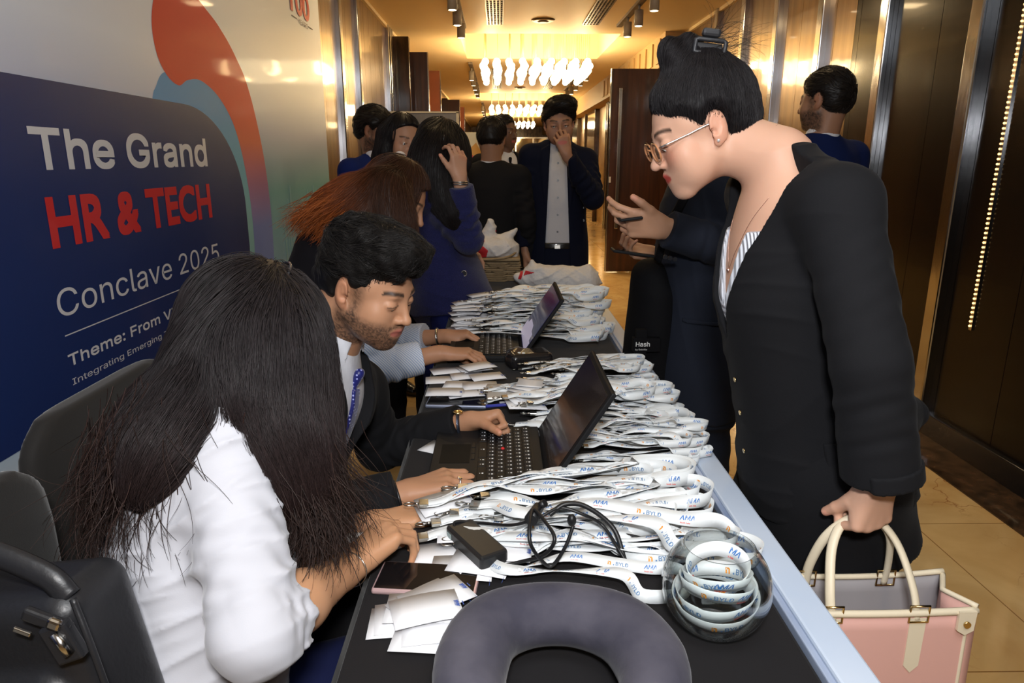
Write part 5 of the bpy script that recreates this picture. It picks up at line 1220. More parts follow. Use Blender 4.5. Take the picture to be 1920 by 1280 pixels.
def short_hair(B, H, col=(.016, .012, .010), grow_=.014, line=.05, back=-.05, curls=.003, n=900, seed=1, sweep=(.2, .6, .2), h=.005, extra=(), step=.006, steps=7):
    F = hair_cap(H, grow_, line, back, curls, seed, extra=extra); d = H.l*sweep[0]+H.f*sweep[1]+H.u*sweep[2]; s1, s2 = sines(seed, 45), sines(seed+1, 45)
    fn = lambda P, t: (d[None]+H.u[None]*(.7*s1(P))[:, None]+H.l[None]*(.7*s2(P))[:, None]).astype(f32)
    return hair(B, H, F, col, n, steps, step, .0009, dirfn=fn, h=h, off=.003, offend=.004, seed=seed)
# ================================================================ main standing woman (right)
A2 = lambda px, py, Y: at(px, py, Y=Y)
def woman_right():
    J = dict(P=A2(1535, 840, 1.23), N=A2(1460, 300, 1.25), SL=A2(1572, 385, 1.09), SR=A2(1425, 362, 1.39), EL=A2(1632, 680, .99), WL=A2(1650, 895, .985), ER=A2(1470, 640, 1.44), WR=A2(1480, 860, 1.42))
    J['KL'] = V3(J['P'][0]-.01, 1.19, .47); J['KR'] = V3(J['P'][0]-.06, 1.36, .47); J['AL'] = V3(J['P'][0]+.01, 1.20, .09); J['AR'] = V3(J['P'][0]-.03, 1.36, .09)
    c = A2(1352, 232, 1.27); f = nrm((-.91, .02, -.40)); H = Head((0, 0, 0), f, (0, 0, 1), .93); ear = A2(1347, 236, 1.24); H.c = ear-(H.p(.077, -.012, -.002)-H.c)
    S = [(-.12, .160, .150), (-.04, .163, .150), (.08, .150, .135), (.20, .150, .134), (.30, .155, .142), (.38, .145, .118), (.44, .115, .090), (.485, .080, .068), (.51, .055, .055)]
    B = Body('woman with a bun and glasses in a black suit leaning over the table', J, H, S, h=.0028, skin=(.64, .37, .255), ks=1.03)
    B.Hkw = dict(female=True, nose=.97, lipw=1.0, cheek=1.15, lid=.003, full=1.1, lipy=.003); B.Pkw = dict(lips=(.50, .075, .055), blush=.55, brow=(.05, .03, .02)); B.look = (0, .9, -.75)
    w = J['WL']; hd = dict(w=w, d=nrm((-.03, .02, -1)), pn=(-.25, .95, 0), side='L', curls=[(62, 95, 60), (66, 98, 60), (68, 98, 60), (72, 98, 60)], thumb=((25, 30), (10, 30), (5, 25)), k=.92)
    # the back of the hand is toward the lens, fingers close round the handles
    B.skin_body([hd], neck=.050)
    def ex(F):
        F.disp(folds(311, nrm(B.J['EL']-B.J['SL'])+B.f*.3, 60, .0026, 9), .003); F.disp(folds(315, B.u+B.f*.6, 34, .0030, 7), .003); F.add(rc(B.q(-.02, -.09, .08), B.q(.0, -.175, .045), .07, .022, flat=(B.l, 1.9)), .07)
    B.jacket(SUITB, hem=-.075, sl=(.060, .056, .058), vee=(.235, .125), lapel=False, wr=.0010, sleeve_end=.985, shoulder=.052, extra=ex, h=.0033, fold=.0025)
    # white ribbed top inside the neckline
    F = Field(); T = B.torso(-.010, zmin=.05); F.add(T, 0); F.cut(plane(B.q(0, 0, .405*B.kz), B.u), 0); F.sub(ppoly(B.J['P'], B.l, B.f, B.u, [(0, .290*B.kz), (-.062, .45*B.kz), (.062, .45*B.kz)], 0, .4), .003)
    m = mat('white_ribbed_knit', (.70, .73, .80), .7); nt, b, L = nodes(m); wv = nt.nodes.new('ShaderNodeTexWave'); wv.inputs['Scale'].default_value = 90; wv.bands_direction = 'X'; tc = nt.nodes.new('ShaderNodeTexCoord'); bp = nt.nodes.new('ShaderNodeBump'); bp.inputs['Distance'].default_value = .002; L.new(tc.outputs['Object'], wv.inputs[0]); L.new(wv.outputs['Fac'], bp.inputs['Height']); L.new(bp.outputs[0], b.inputs['Normal'])
    solid('top', F, .003, m, B.t)
    B.trousers(SUITB, r=(.105, .088, .085)); B.shoes()
    # flap pocket, hooks down the front edge
    G = Field(); G.add(both((lambda P: B.Fj(P)-.0042, B.q(.12, 0, .04), .3), ppoly(B.q(0, 0, .055), B.f, B.l, B.u, [(-.045, -.022), (.055, -.018), (.055, .024), (-.045, .020)], .03, .4)), 0); solid('pocket_flap', G, .003, SUITB, B.t)
    B.buttons(B.Fj, [(.006, .16), (.006, .10), (.006, .03)], GOLD, .0045, 'hook')
    # hair: smooth cap pulled up to a bun with a claw clip
    F = hair_cap(H, .012, .050, -.055, .0015, 5)
    v0 = F.ops
    F.add(H.e(0, -.030, .108, (.042, .046, .030)), .03); F.add(H.e(0.01, .008, .142, (.028, .024, .040)), .014); F.add(H.e(.0, -.028, .148, (.028, .024, .026)), .012)
    n3 = sines(9, 130, 8); F.disp(lambda P: -.0022*np.abs(n3(P)), .003)
    top = H.p(0, -.015, .135); G_ = []
    for a in np.linspace(-170, 170, 17):
        A = math.radians(a); G_.append([H.p(.086*math.sin(A)*math.cos(math.radians(e)), -.014+.106*math.cos(A)*math.cos(math.radians(e))-.055*(e+20)/110, .036+.098*math.sin(math.radians(e))) for e in (-20, 5, 30, 55, 78)])
    gd = guide_dir(G_, .03, (.16, 45))
    sca = sines(77, 70, 7)
    def rs(v):
        return np.ones(len(v), bool)
    col = (.013, .011, .012)
    hair(B, H, F, col, 7000, 12, .008, .00042, dirfn=gd, h=.0032, off=.0016, jit=.10, seed=3, tip=.5)
    r = np.random.RandomState(8); roots = np.stack([H.p(x, y, z) for x, y, z in zip(.05+.03*r.rand(90)*0-.09*(r.rand(90)), -.055-.03*r.rand(90), .10+.06*r.rand(90))])
    strands('stray_hairs', roots, lambda P, t: (nrmv(P-top[None].astype(f32))*.5-H.f[None]*(.5-.3*t)+np.array([0, 0, .15-.9*t])[None]).astype(f32), None, 12, .0075, .00030, HAIRM, B.t, seed=4, jit=.5, stick=0, col=lambda p: np.ones(p.shape)*V3(.02, .016, .014))
    roots = np.stack([H.p(.055-.03*r.rand(), -.05-.03*r.rand(), -.03-.03*r.rand()) for _ in range(70)])
    strands('stray_hairs', roots, lambda P, t: (-H.f[None]*.35+H.l[None]*(.3-.4*t)+np.array([0, 0, -1.0])[None]).astype(f32), None, 9, .006, .00030, HAIRM, B.t, seed=6, jit=.5, stick=0, col=lambda p: np.ones(p.shape)*V3(.02, .016, .014))
    CL = mat('matte_black_clip', (.022, .022, .025), .42); b = MB(); o = H.p(.036, -.056, .134); R = Matrix([list(x) for x in np.stack([H.l*.2-H.f*.98, H.l*.98+H.f*.2, H.u]).T])
    ax, uu, nn = nrm(-H.f*.86-H.u*.50), nrm(H.u*.86-H.f*.50), H.l
    P4 = [o+ax*a+uu*c_ for a, c_ in ((-.026, -.011), (-.026, .011), (.026, .011), (.026, -.011))]; P4 = [P4[i]*(1-t)+P4[(i+1) % 4]*t for i in range(4) for t in (.08, .5, .92)]
    b.tube(P4, .0042, 8, True); b.build('hair_clip', CL, B.t)
    b = MB(); q0 = o+uu*.022-ax*.002; Rm = Matrix([list(x) for x in np.stack([ax, uu, nn]).T]); b.box(tuple(q0), (.032, .014, .016), Rm, .005); b.box(tuple(o-nn*.008), (.046, .014, .006), Rm, .002); b.build('hair_clip', CL, B.t)
    # glasses
    FR = mat('amber_frame', (.50, .22, .10), .25, coat=.4); TM = mat('silver_temple', (.62, .60, .62), .2, metal=1)
    gl = thing('glasses', 'clear amber framed glasses worn by the woman with the bun', 'glasses', tuple(H.p(0, .10, .0)))
    b = MB()
    for q in (-1, 1):
        b.tube([H.p(q*.0335+.0235*math.cos(a), .103-.10*(abs(.0235*math.cos(a)*1+q*.0335*q)-.03)*1.0+.0, -.004+.0195*math.sin(a)*(1+.08*math.cos(2*a))) for a in np.linspace(0, 2*PI, 36, endpoint=False)], .0018, 8, True)
    b.tube([H.p(-.011, .106, .002), H.p(0, .110, .005), H.p(.011, .106, .002)], .0016, 8); b.build('frame', FR, gl)
    for q in (-1, 1):
        b = MB(); b.tube(spline([H.p(q*.058, .098, .004), H.p(q*.068, .088, .005), H.p(q*.073, .045, .006), H.p(q*.079, .005, .008), H.p(q*.080, -.014, .002)], 24), .0016, 7); b.build('temple', TM, gl)
    b = MB()
    for q in (-1, 1):
        c_ = H.p(q*.0335, .1025, -.004); b.cyl(tuple(c_-H.f*.0004), tuple(c_+H.f*.0004), .0215, n=32)
    b.build('lens', MATS['clear_glass'], gl)
    b = MB(); b.ball(tuple(H.p(.083, -.002, -.026)), .0030, n=10); b.build('earring', mat('pearl_stud', (.8, .8, .8), .15, metal=.6), B.t)
    pts = [B.front_point(x, z, B.Fs if False else B.Fj0, .001) for x, z in ()] if False else None
    # fine necklace lying on the skin
    Fb = Field(); Fb.add(B.torso(-.016), 0); Fb.add(rc(H.p(0, -.030, -.045), J['N'], .050*.97, .056), .022)
    ch = []
    for x, z in ((.066, .452), (.045, .42), (.020, .375), (.0, .35), (-.03, .40), (-.06, .46)):
        ch.append(B.front_point(x, z, Fb, .0015))
    b = MB(); b.tube(spline(ch, 50), .00045, 5); b.build('necklace', mat('rose_gold', (.8, .5, .4), .2, metal=1), B.t)
    b = MB(); b.ball(tuple(ch[3]-B.u*.006+B.f*.002), .0032, (1, 1, 1.5), n=10); b.build('pendant', MATS['rose_gold'], B.t)
    return B
WR = woman_right()
# pink tote held in her left hand
def tote():
    p0 = WR.J['WL']+V3(-.012, .020, -.085); top = p0[2]-.122
    PK = mat('pink_leather', (.74, .42, .36), .42, bump=(300, .15, .0008)); CRM = mat('cream_leather', (.78, .68, .50), .45, bump=(300, .15, .0008)); LIN = mat('grey_lining', (.34, .32, .33), .7)
    cx = p0[0]+.005; y = p0[1]-.022; t = thing('tote_bag', 'pink leather tote with cream handles held by the woman in black', 'handbag', (cx, y, top-.3))
    W_, D = .168, .050
    def shell(name, x0, x1, y0, y1, zb, zt, m, th=.004, dz=lambda x: 0):
        b = MB(); b.bb(x0, x1, y0, y1, zb, zt, .003); b.build(name, m, t)
    n = 24; v = []; f = []
    def sheet(name, pts_fn, nu, nv, m, th=.003):
        vv = []; ff = []
        for i in range(nu+1):
            for k in range(nv+1): vv.append(pts_fn(i/nu, k/nv))
        vv = np.array(vv); 
        for i in range(nu):
            for k in range(nv): a = i*(nv+1)+k; ff.append((a, a+1, a+nv+2, a+nv+1))
        me = mesh_np(name, vv, ff, m); o = link(name, me, t); md = o.modifiers.new('thickness', 'SOLIDIFY'); md.thickness = th; md.offset = 0; return o
    zb = top-.30
    sag = lambda x: -.010*math.cos((x)*PI/1)  # rim dips between the corners
    def front(u, w): x = -1+2*u; return (cx+x*W_*(1-.02*w), y-D*(1-.10*w)-.006*math.cos(x*PI/2)*w, zb+(top-zb)*w+(.0)*x*x*w)
    def backf(u, w): x = -1+2*u; return (cx+x*W_*(1-.02*w)+.0, y+D*(1-.10*w)+.004*math.cos(x*PI/2)*w, zb+(top-zb)*w+.012*x*x*w)
    sheet('front_panel', front, 24, 10, PK); sheet('back_panel', backf, 24, 10, LIN)
    for sg, nm in ((-1, 'side_gusset'), (1, 'side_gusset')):
        def side(u, w, sg=sg): yy = -1+2*u; fold = -.028*(1-abs(yy))*w; return (cx+sg*(W_*(1-.02*w)+fold), y+yy*D*(1-.10*w), zb+(top-zb)*w+.006*w)
        sheet(nm, side, 8, 10, PK)
    b = MB(); b.bb(cx-W_, cx+W_, y-D, y+D, zb-.004, zb+.002, .002); b.build('base', PK, t)
    b = MB(); b.tube([front(u, 1) for u in np.linspace(0, 1, 25)], .0060, 8, flat=1); b.build('rim', CRM, t)
    b = MB(); b.tube([backf(u, 1) for u in np.linspace(0, 1, 25)], .0050, 8); b.build('rim', CRM, t)
    b = MB()
    for sg in (-1, 1):
        yy = [(-1+2*u) for u in np.linspace(0, 1, 13)]; b.tube([(cx+sg*(W_*.98-.028*(1-abs(q))), y+q*D*.9, top+.007) for q in yy], .0045, 8)
    b.build('rim', CRM, t)
    b = MB(); b.tube([front(.955, w) for w in np.linspace(1, 0, 12)], .0035, 8); b.build('piping', CRM, t)
    for s2, nm in ((-1, 'front'), (1, 'back')):
        yy = y+s2*(D*.90+.004); hx = .068; xs = [(-hx, -.012), (-hx*.98, .03), (-hx*.80, .085), (-hx*.45, .118), (0, .128), (hx*.45, .118), (hx*.80, .085), (hx*.98, .03), (hx, -.012)]
        b = MB(); b.tube(spline([(cx+a, yy+(p0[1]-yy)*min(1, max(0, c_)/.118), top+c_) for a, c_ in xs], 50), .0078, 10, flat=.7); b.build('handle', CRM, t)
        for sg in (-1, 1):
            x = cx+sg*hx; b = MB()
            if s2 < 0:
                b.prism([(x-.013, yy-.004, top-.008), (x+.013, yy-.004, top-.008), (x+.012, yy-.004, top-.095), (x, yy-.004, top-.108), (x-.012, yy-.004, top-.095)], (0, .006, 0)); b.build('handle_tab', CRM, t)
            b = MB(); b.tube([(x-.015, yy-.004, top-.014), (x+.015, yy-.004, top-.014), (x+.015, yy-.004, top+.014), (x-.015, yy-.004, top+.014)], .0022, 6, True); b.build('ring', GOLD, t)
    x = cx+W_*.86; b = MB(); b.prism([(x-.014, y-D*.9-.010, top+.004), (x+.014, y-D*.9-.010, top+.004), (x+.013, y-D*.9-.010, top-.030), (x, y-D*.9-.010, top-.038), (x-.013, y-D*.9-.010, top-.030)], (0, .005, 0)); b.build('snap_tab', CRM, t)
    b = MB(); b.cyl((x, y-D*.9-.013, top-.018), (x, y-D*.9-.009, top-.018), .0055); b.build('snap', GOLD, t)
    b = MB(); xx = cx+W_+.012; b.tube([(xx+.010*math.cos(a), y, top-.045+.014*math.sin(a)) for a in np.linspace(0, 2*PI, 18, endpoint=False)], .0022, 6, True); b.build('side_ring', GOLD, t)
    b = MB(); b.bb(cx+W_-.004, cx+W_+.006, y-.008, y+.008, top-.07, top-.02, .002); b.build('side_tab', CRM, t)
tote()
# ================================================================ bearded man at the near laptop
def man_laptop():
    f = nrm((.83, -.38, -.33)); H = Head((0, 0, 0), f, (0.0, 0, 1), .88); ear = A2(640, 548, 1.22); H.c = ear-(H.p(-.077, -.012, -.002)-H.c)
    J = dict(N=A2(612, 640, 1.31), SR=A2(560, 765, 1.19), SL=A2(668, 730, 1.48), P=V3(-.58, 1.27, .54), ER=A2(565, 990, 1.16), EL=A2(712, 838, 1.58))
    J['WR'] = A2(752, 928, 1.19); J['WL'] = A2(872, 792, 1.50)
    B = Body('bearded man with wavy black hair in a black suit typing on a laptop', J, H, MAN, h=.0028, skin=(.43, .22, .125))
    B.Hkw = dict(nose=.98, lid=.0045, full=.9); B.Pkw = dict(beard=(.95, (.022, .015, .012)), lips=(.34, .105, .080), brow=(.03, .02, .015), browthick=1.15); B.look = (0, .7, -.9)
    hr = dict(w=J['WR'], d=nrm((.93, .28, .20)), pn=(.12, 0, -1), side='R', curls=[(22, 30, 22), (24, 30, 24), (26, 32, 24), (30, 30, 22)], spread=5, thumb=((38, 20), (18, 8), (8, 8)), k=1.02)
    hl = dict(w=J['WL'], d=nrm((.95, -.05, .10)), pn=(.2, -.75, -.55), side='L', curls=[(66, 95, 60), (70, 98, 60), (72, 98, 60), (75, 95, 60)], thumb=((20, 35), (-5, 25), (5, 20)), k=.90)
    B.skin_body([hr, hl], neck=.056)
    B.jacket(SUITB, hem=-.14, sl=(.064, .056, .046), vee=(.12, .080), lapel=True, extra=lambda F: F.disp(folds(321, (1, .2, 0), 70, .0028, 10), .003), wr=.0015, sleeve_end=.95, h=.0034, fold=.003, lapw=.05)
    TIE = mat('blue_dotted_tie', (.010, .014, .11), .4, sheen=.3); nt, b, L = nodes(TIE); vo = nt.nodes.new('ShaderNodeTexVoronoi'); vo.inputs['Scale'].default_value = 130; vo.inputs['Randomness'].default_value = 0; tc = nt.nodes.new('ShaderNodeTexCoord'); cr = nt.nodes.new('ShaderNodeValToRGB'); cr.color_ramp.elements[0].color = (.35, .38, .75, 1); cr.color_ramp.elements[0].position = .20; cr.color_ramp.elements[1].position = .28; cr.color_ramp.elements[1].color = (.010, .014, .13, 1); L.new(tc.outputs['Object'], vo.inputs[0]); L.new(vo.outputs['Distance'], cr.inputs[0]); L.new(cr.outputs[0], b.inputs['Base Color'])
    B.shirt(tie=TIE, cr=.062, cgap=.86); B.buttons(B.Fs, [(.03, .32), (.03, .22)], BTN, .004)
    J2 = B.J; J2['KR'] = V3(-.22, 1.16, .50); J2['KL'] = V3(-.22, 1.42, .50); J2['AR'] = V3(-.28, 1.16, .09); J2['AL'] = V3(-.28, 1.42, .09); B.trousers(SUITB); B.shoes(dirs=(1, 0, 0))
    # wavy hair, taller in front
    F = hair_cap(H, .009, .050, -.030, .0, 3, side=.020); F.ops = F.ops[:2]+[('a', H.e(.0, .025, .100, (.062, .074, .036)), .02), ('a', H.e(0, .068, .090, (.044, .028, .024)), .02), ('a', H.e(0, -.04, .090, (.066, .060, .038)), .02)]+F.ops[2:]
    n1, n2 = sines(13, 85, 9), sines(14, 150, 7); F.disp(lambda P: -.0065*np.abs(n1(P))*1.4-.003*n2(P), .008)
    s1, s2, s3 = sines(15, 60), sines(16, 60), sines(17, 60)
    fn = lambda P, t: (H.f[None]*.55+H.u[None]*(.9*s1(P))[:, None]+H.l[None]*(.9*s2(P))[:, None]+H.f[None]*(.6*s3(P))[:, None]).astype(f32)
    up = lambda v: H.loc(v)[2] > .035
    hair(B, H, F, (.013, .011, .010), 5500, 10, .0055, .00045, dirfn=fn, h=.003, off=.003, jit=.15, offend=.004, seed=7, rootsel=up)
    # ring, bracelet, watch
    b = MB(); w, d = J['WR'], hr['d']; q = w-d*.006; x_, y_, z_ = frame(d, (0, 0, 1))
    b.tube([q+(x_*math.cos(a)*1.18+z_*math.sin(a))*.0275 for a in np.linspace(0, 2*PI, 28, endpoint=False)], .0030, 6, True); b.build('bracelet', BTN, B.t)
    hd = Hand(Field(), **hr); kn = hd.P(-.0105*.92, .088, .001); a = math.radians(26); dv = math.cos(a)*hd.y-math.sin(a)*hd.z; c = kn+dv*.022; nn = math.sin(a)*hd.y+math.cos(a)*hd.z
    b = MB(); b.tube([c+(hd.x*math.cos(t_)+nn*math.sin(t_))*.0096 for t_ in np.linspace(0, 2*PI, 24, endpoint=False)], .0022, 6, True); b.box(tuple(c+nn*.0100), (.008, .008, .003), Matrix([list(k) for k in np.stack([dv, hd.x, nn]).T]), .001); b.build('ring', mat('silver_ring', (.75, .75, .78), .15, metal=1), B.t)
    w, d = J['WL'], hl['d']; x_, y_, z_ = frame(d, (0, 0, 1)); b = MB(); q = w-d*.012
    b.tube([q+(x_*math.cos(a)*1.15+z_*math.sin(a))*.030 for a in np.linspace(0, 2*PI, 28, endpoint=False)], .0050, 8, True, flat=.5); b.ball(tuple(q+z_*.031-x_*.010), .0125, (1, 1, .35), mi=1); b.build('watch', [mat('watch_steel', (.12, .14, .2), .25, metal=.9), GOLD], B.t)
    return B
man_laptop()
# ================================================================ seated woman in white (near left)
def woman_white():
    f = nrm((.80, .46, -.40)); H = Head(A2(480, 640, 1.03), f, (.25, .05, 1), .93)
    J = dict(N=A2(420, 735, 1.00), SR=A2(418, 812, .885), SL=A2(470, 790, 1.13), P=V3(-.44, .82, .58), ER=A2(478, 1185, .72), EL=A2(520, 1080, 1.08), WR=A2(655, 1062, .925), WL=A2(668, 1010, 1.16))
    J['WL'] = A2(690, 985, 1.10)
    S = [(-.22, .190, .150), (-.10, .180, .140), (.05, .150, .120), (.18, .148, .122), (.28, .155, .130), (.37, .160, .112), (.43, .135, .090), (.485, .085, .068), (.51, .055, .052)]
    B = Body('seated woman with long dark hair in a white jacket seen from behind', J, H, S, h=.0032, skin=(.52, .27, .145))
    B.Hkw = dict(female=True)
    hr = dict(w=J['WR'], d=nrm((.62, .70, .30)), pn=(.25, .1, -1), side='R', curls=[(38, 50, 35), (42, 52, 35), (46, 54, 36), (50, 52, 34)], spread=2, thumb=((30, 25), (15, 18), (8, 12)), k=.94)
    hl = dict(w=J['WL'], d=nrm((.90, .25, .10)), pn=(.1, 0, -1), side='L', curls=[(30, 40, 30), (32, 42, 30), (34, 44, 30), (38, 44, 30)], spread=3, k=.90)
    B.skin_body([hr, hl], neck=.046, armr=(.040, .036, .024))
    WHT = mat('white_knit_jacket', (.52, .52, .56), .8, spec=.2, sheen=.25, bump=(900, .12, .0008))
    def wrinkle(P):
        return P
    def ex(F): F.add(rc(B.q(0, -.03, .40), B.q(0, -.02, .46), .10, .06, flat=(B.l, 1.5)), .05)
    j = B.J; F = Field(); F.add(B.torso(.006, zmin=-.22), 0); F.add(rc(j['SL'], j['SR'], .058, flat=(B.f, 1.1)), .05); F.add(rc(B.q(0, -.05, .36), B.q(0, -.02, .45), .09, .06, flat=(B.l, 1.5)), .05)
    for q in 'LR': F.add(rc(j['N']-B.u*.01, j['S'+q], .042, .058), .03)
    for q, sg in (('R', 0), ('L', 1)):
        S_, E, W_ = j['S'+q], j['E'+q], j['W'+q]; F.add(rc(S_, E, .063, .050, wr=(.0020, 19, 2.1, .30, 1.0)), .022); F.add(rc(E, E+(W_-E)*.24, .050, .047, capb=True, wr=(.0024, 34, 1.0, -.1, .9)), .012)
    k1, k2 = sines(61, 20, 6), sines(62, 38, 6); F.disp(lambda P: .0045*k1(P)-.0030*np.abs(k2(P)), .004)
    ar = nrm(j['ER']-j['SR']); F.disp(folds(301, ar+B.l*.35, 95, .0050, 12), .005); F.disp(folds(305, ar-B.u*.5+B.f*.4, 60, .0045, 10), .004)
    oo = B.q(0, 0, 0); dv = nrm(B.u*.8+B.f*.55+B.l*.1); F.disp(lambda P: -.0030*np.abs(np.sin(((P-oo.astype(f32))@dv.astype(f32))*28+1.5*k1(P)))**3*np.clip(.28-((P-oo.astype(f32))@B.u.astype(f32)), 0, .1)/.1, .003)
    F.sub(ppoly(B.J['P'], B.l, B.f, B.u, [(-.03, -.4), (-.045, .5), (.045, .5), (.03, -.4)], .02, .4), .004)
    solid('jacket', F, .0034, WHT, B.t)
    Fi = Field(); Fi.add(B.torso(-.008, zmin=-.2), 0); solid('blouse', Fi, .005, mat('pale_blue_blouse', (.45, .55, .68), .7), B.t)
    J2 = B.J; J2['KR'] = V3(-.12, .86, .50); J2['KL'] = V3(-.14, 1.06, .50); J2['AR'] = V3(-.14, .86, .09); J2['AL'] = V3(-.16, 1.06, .09); B.trousers(fabric('navy_trousers', (.012, .016, .06))); B.shoes(dirs=(1, 0, 0))
    # long hair
    F = Field(); g = .012; F.add(H.e(0, -.016, .038, (.0765+g, .096+g, .085+g)), 0); F.add(H.e(0, -.050, -.020, (.072, .060, .065)), .03)
    P_ = lambda px, py, Y: A2(px, py, Y)
    locks = [([P_(450, 600, 1.00), P_(425, 680, .965), P_(370, 752, .93), P_(312, 812, .88), P_(262, 872, .850), P_(236, 925, .82)], [.080, .080, .066, .054, .042, .016]),
             ([P_(430, 640, .95), P_(395, 730, .90), P_(345, 790, .845), P_(300, 850, .805), P_(268, 918, .785)], [.060, .056, .040, .030, .008]),
             ([P_(500, 600, .97), P_(505, 680, .93), P_(520, 770, .885), P_(548, 845, .870), P_(565, 905, .87), P_(562, 948, .87)], [.072, .070, .052, .044, .032, .008]),
             ([P_(545, 600, 1.02), P_(560, 690, .99), P_(572, 780, .955), P_(585, 850, .93), P_(592, 905, .92)], [.055, .050, .040, .030, .010]),
             ([P_(405, 700, 1.06), P_(340, 745, 1.06), P_(280, 790, 1.04), P_(235, 850, 1.02)], [.06, .05, .04, .012]),
             ([P_(470, 640, .94), P_(470, 740, .885)], [.066, .040])]
    for p, r in locks:
        q = spline([list(x) for x in p], 12); rr = np.interp(np.linspace(0, len(r)-1, 12), range(len(r)), r)
        for i in range(11): F.add(rc(q[i], q[i+1], rr[i]*.80, rr[i+1]*.80), .03)
    # groove the locks lengthwise
    n1, n2 = sines(71, 60, 8), sines(72, 120, 6); F.disp(lambda P: -.0030*np.abs(n1(P*np.array([1, 1, .25], dtype=f32)))-.0015*n2(P*np.array([1, 1, .3], dtype=f32)), .004)
    c0, M = H.c.astype(f32), H.M.astype(f32)
    def face(P): q = (P-c0)@M.T; return np.minimum(q[..., 1]-.038-np.maximum(0, (q[..., 2]-.06))*1.2, .060-np.abs(q[..., 0]))
    F.cut((lambda P: np.where(((P-c0)@M.T)[..., 2] > -.16, face(P), -1), H.c, 1), .01)
    G = [p for p, r in locks]+head_guides(H); gd = guide_dir(G, .035, (.12, 30), down=.12)
    tipc = P_(250, 930, .9)
    def cf(v):
        t = np.clip((1.10-v[:, 2])/.30, 0, 1)[:, None]; return (1-t)*V3(1, 1, 1.05)+t*V3(2.0, 1.25, 1.05)
    hair(B, H, F, (.018, .014, .014), 15000, 22, .010, .00048, dirfn=gd, h=.004, off=.004, jit=.10, seed=11, colfn=cf, offend=.006, tip=.35, base=(.55,))
    r = np.random.RandomState(2); ends = []
    for (px, py, Y, n) in ((258, 870, .84, 900), (300, 840, .82, 700), (560, 880, .87, 800), (585, 860, .93, 600), (232, 850, 1.0, 500), (335, 795, .90, 500), (225, 820, 1.0, 300)):
        c = P_(px, py, Y); ends.append(c+r.normal(size=(n, 3))*V3(.022, .02, .03))
    ends = np.concatenate(ends); cc = P_(420, 800, .95)
    strands('hair_strands', ends, lambda P, t: (np.array([0, 0, -1.0])+np.stack([np.sign(P[:, 0]-cc[0])*(.45*math.sin(t*4+.3)), np.zeros(len(P))-.1, np.zeros(len(P))], -1)).astype(f32), None, 16, .0078, .00065, HAIRM, B.t, seed=5, jit=.30, stick=0, col=lambda p: np.ones(p.shape)*V3(.030, .017, .014))
    # loose locks falling on the white back
    rts = []; 
    for (px, py, n) in ((395, 775, 60), (375, 790, 60), (420, 780, 40), (470, 770, 40), (350, 800, 50)): rts.append(P_(px, py, .845)+r.normal(size=(n, 3))*V3(.004, .006, .004))
    rts = np.concatenate(rts); strands('hair_strands', rts, lambda P, t: (np.array([-.28, -.05, -1.0])+np.stack([np.full(len(P), .75*math.sin(t*6.5)), np.zeros(len(P)), np.zeros(len(P))], -1)).astype(f32), None, 18, .0080, .00042, HAIRM, B.t, seed=9, jit=.16, stick=0, col=lambda p: np.ones(p.shape)*V3(.05, .022, .016))
    # hair slide on top, glasses temple tip at the side
    b = MB(); q = H.p(-.02, -.02, .135); b.tube(spline([H.p(-.055, -.005, .118), H.p(-.02, .005, .137), H.p(.02, .008, .138), H.p(.055, .0, .120)], 20), .0022, 6); b.ball(tuple(H.p(-.05, -.004, .122)), .0045, n=8); b.build('hair_band', mat('dark_band', (.03, .03, .035), .2, coat=.5), B.t)
    g = thing('glasses', 'dark framed glasses of the seated woman in white, barely showing beside her hair', 'glasses', tuple(H.p(0, .1, 0))); b = MB(); b.tube(spline([H.p(-.066, .098, .004), H.p(-.078, .06, .006), H.p(-.083, .0, .006)], 12), .0030, 8)
    for q in (-1, 1): b.tube([H.p(q*.034+.025*math.cos(a), .104, -.004+.018*math.sin(a)) for a in np.linspace(0, 2*PI, 24, endpoint=False)], .0025, 6, True)
    b.build('frame', mat('black_frame', (.01, .01, .01), .15, coat=.5), g)
    w, d = J['WR'], nrm(J['WR']-J['ER']); x_, y_, z_ = frame(d, (0, 0, 1)); b = MB(); q = w-d*.010
    b.tube([q+(x_*math.cos(a)*1.25+z_*math.sin(a))*.0275 for a in np.linspace(0, 2*PI, 28, endpoint=False)], .0011, 6, True); b.build('bangle', STEEL, B.t)
    return B
woman_white()
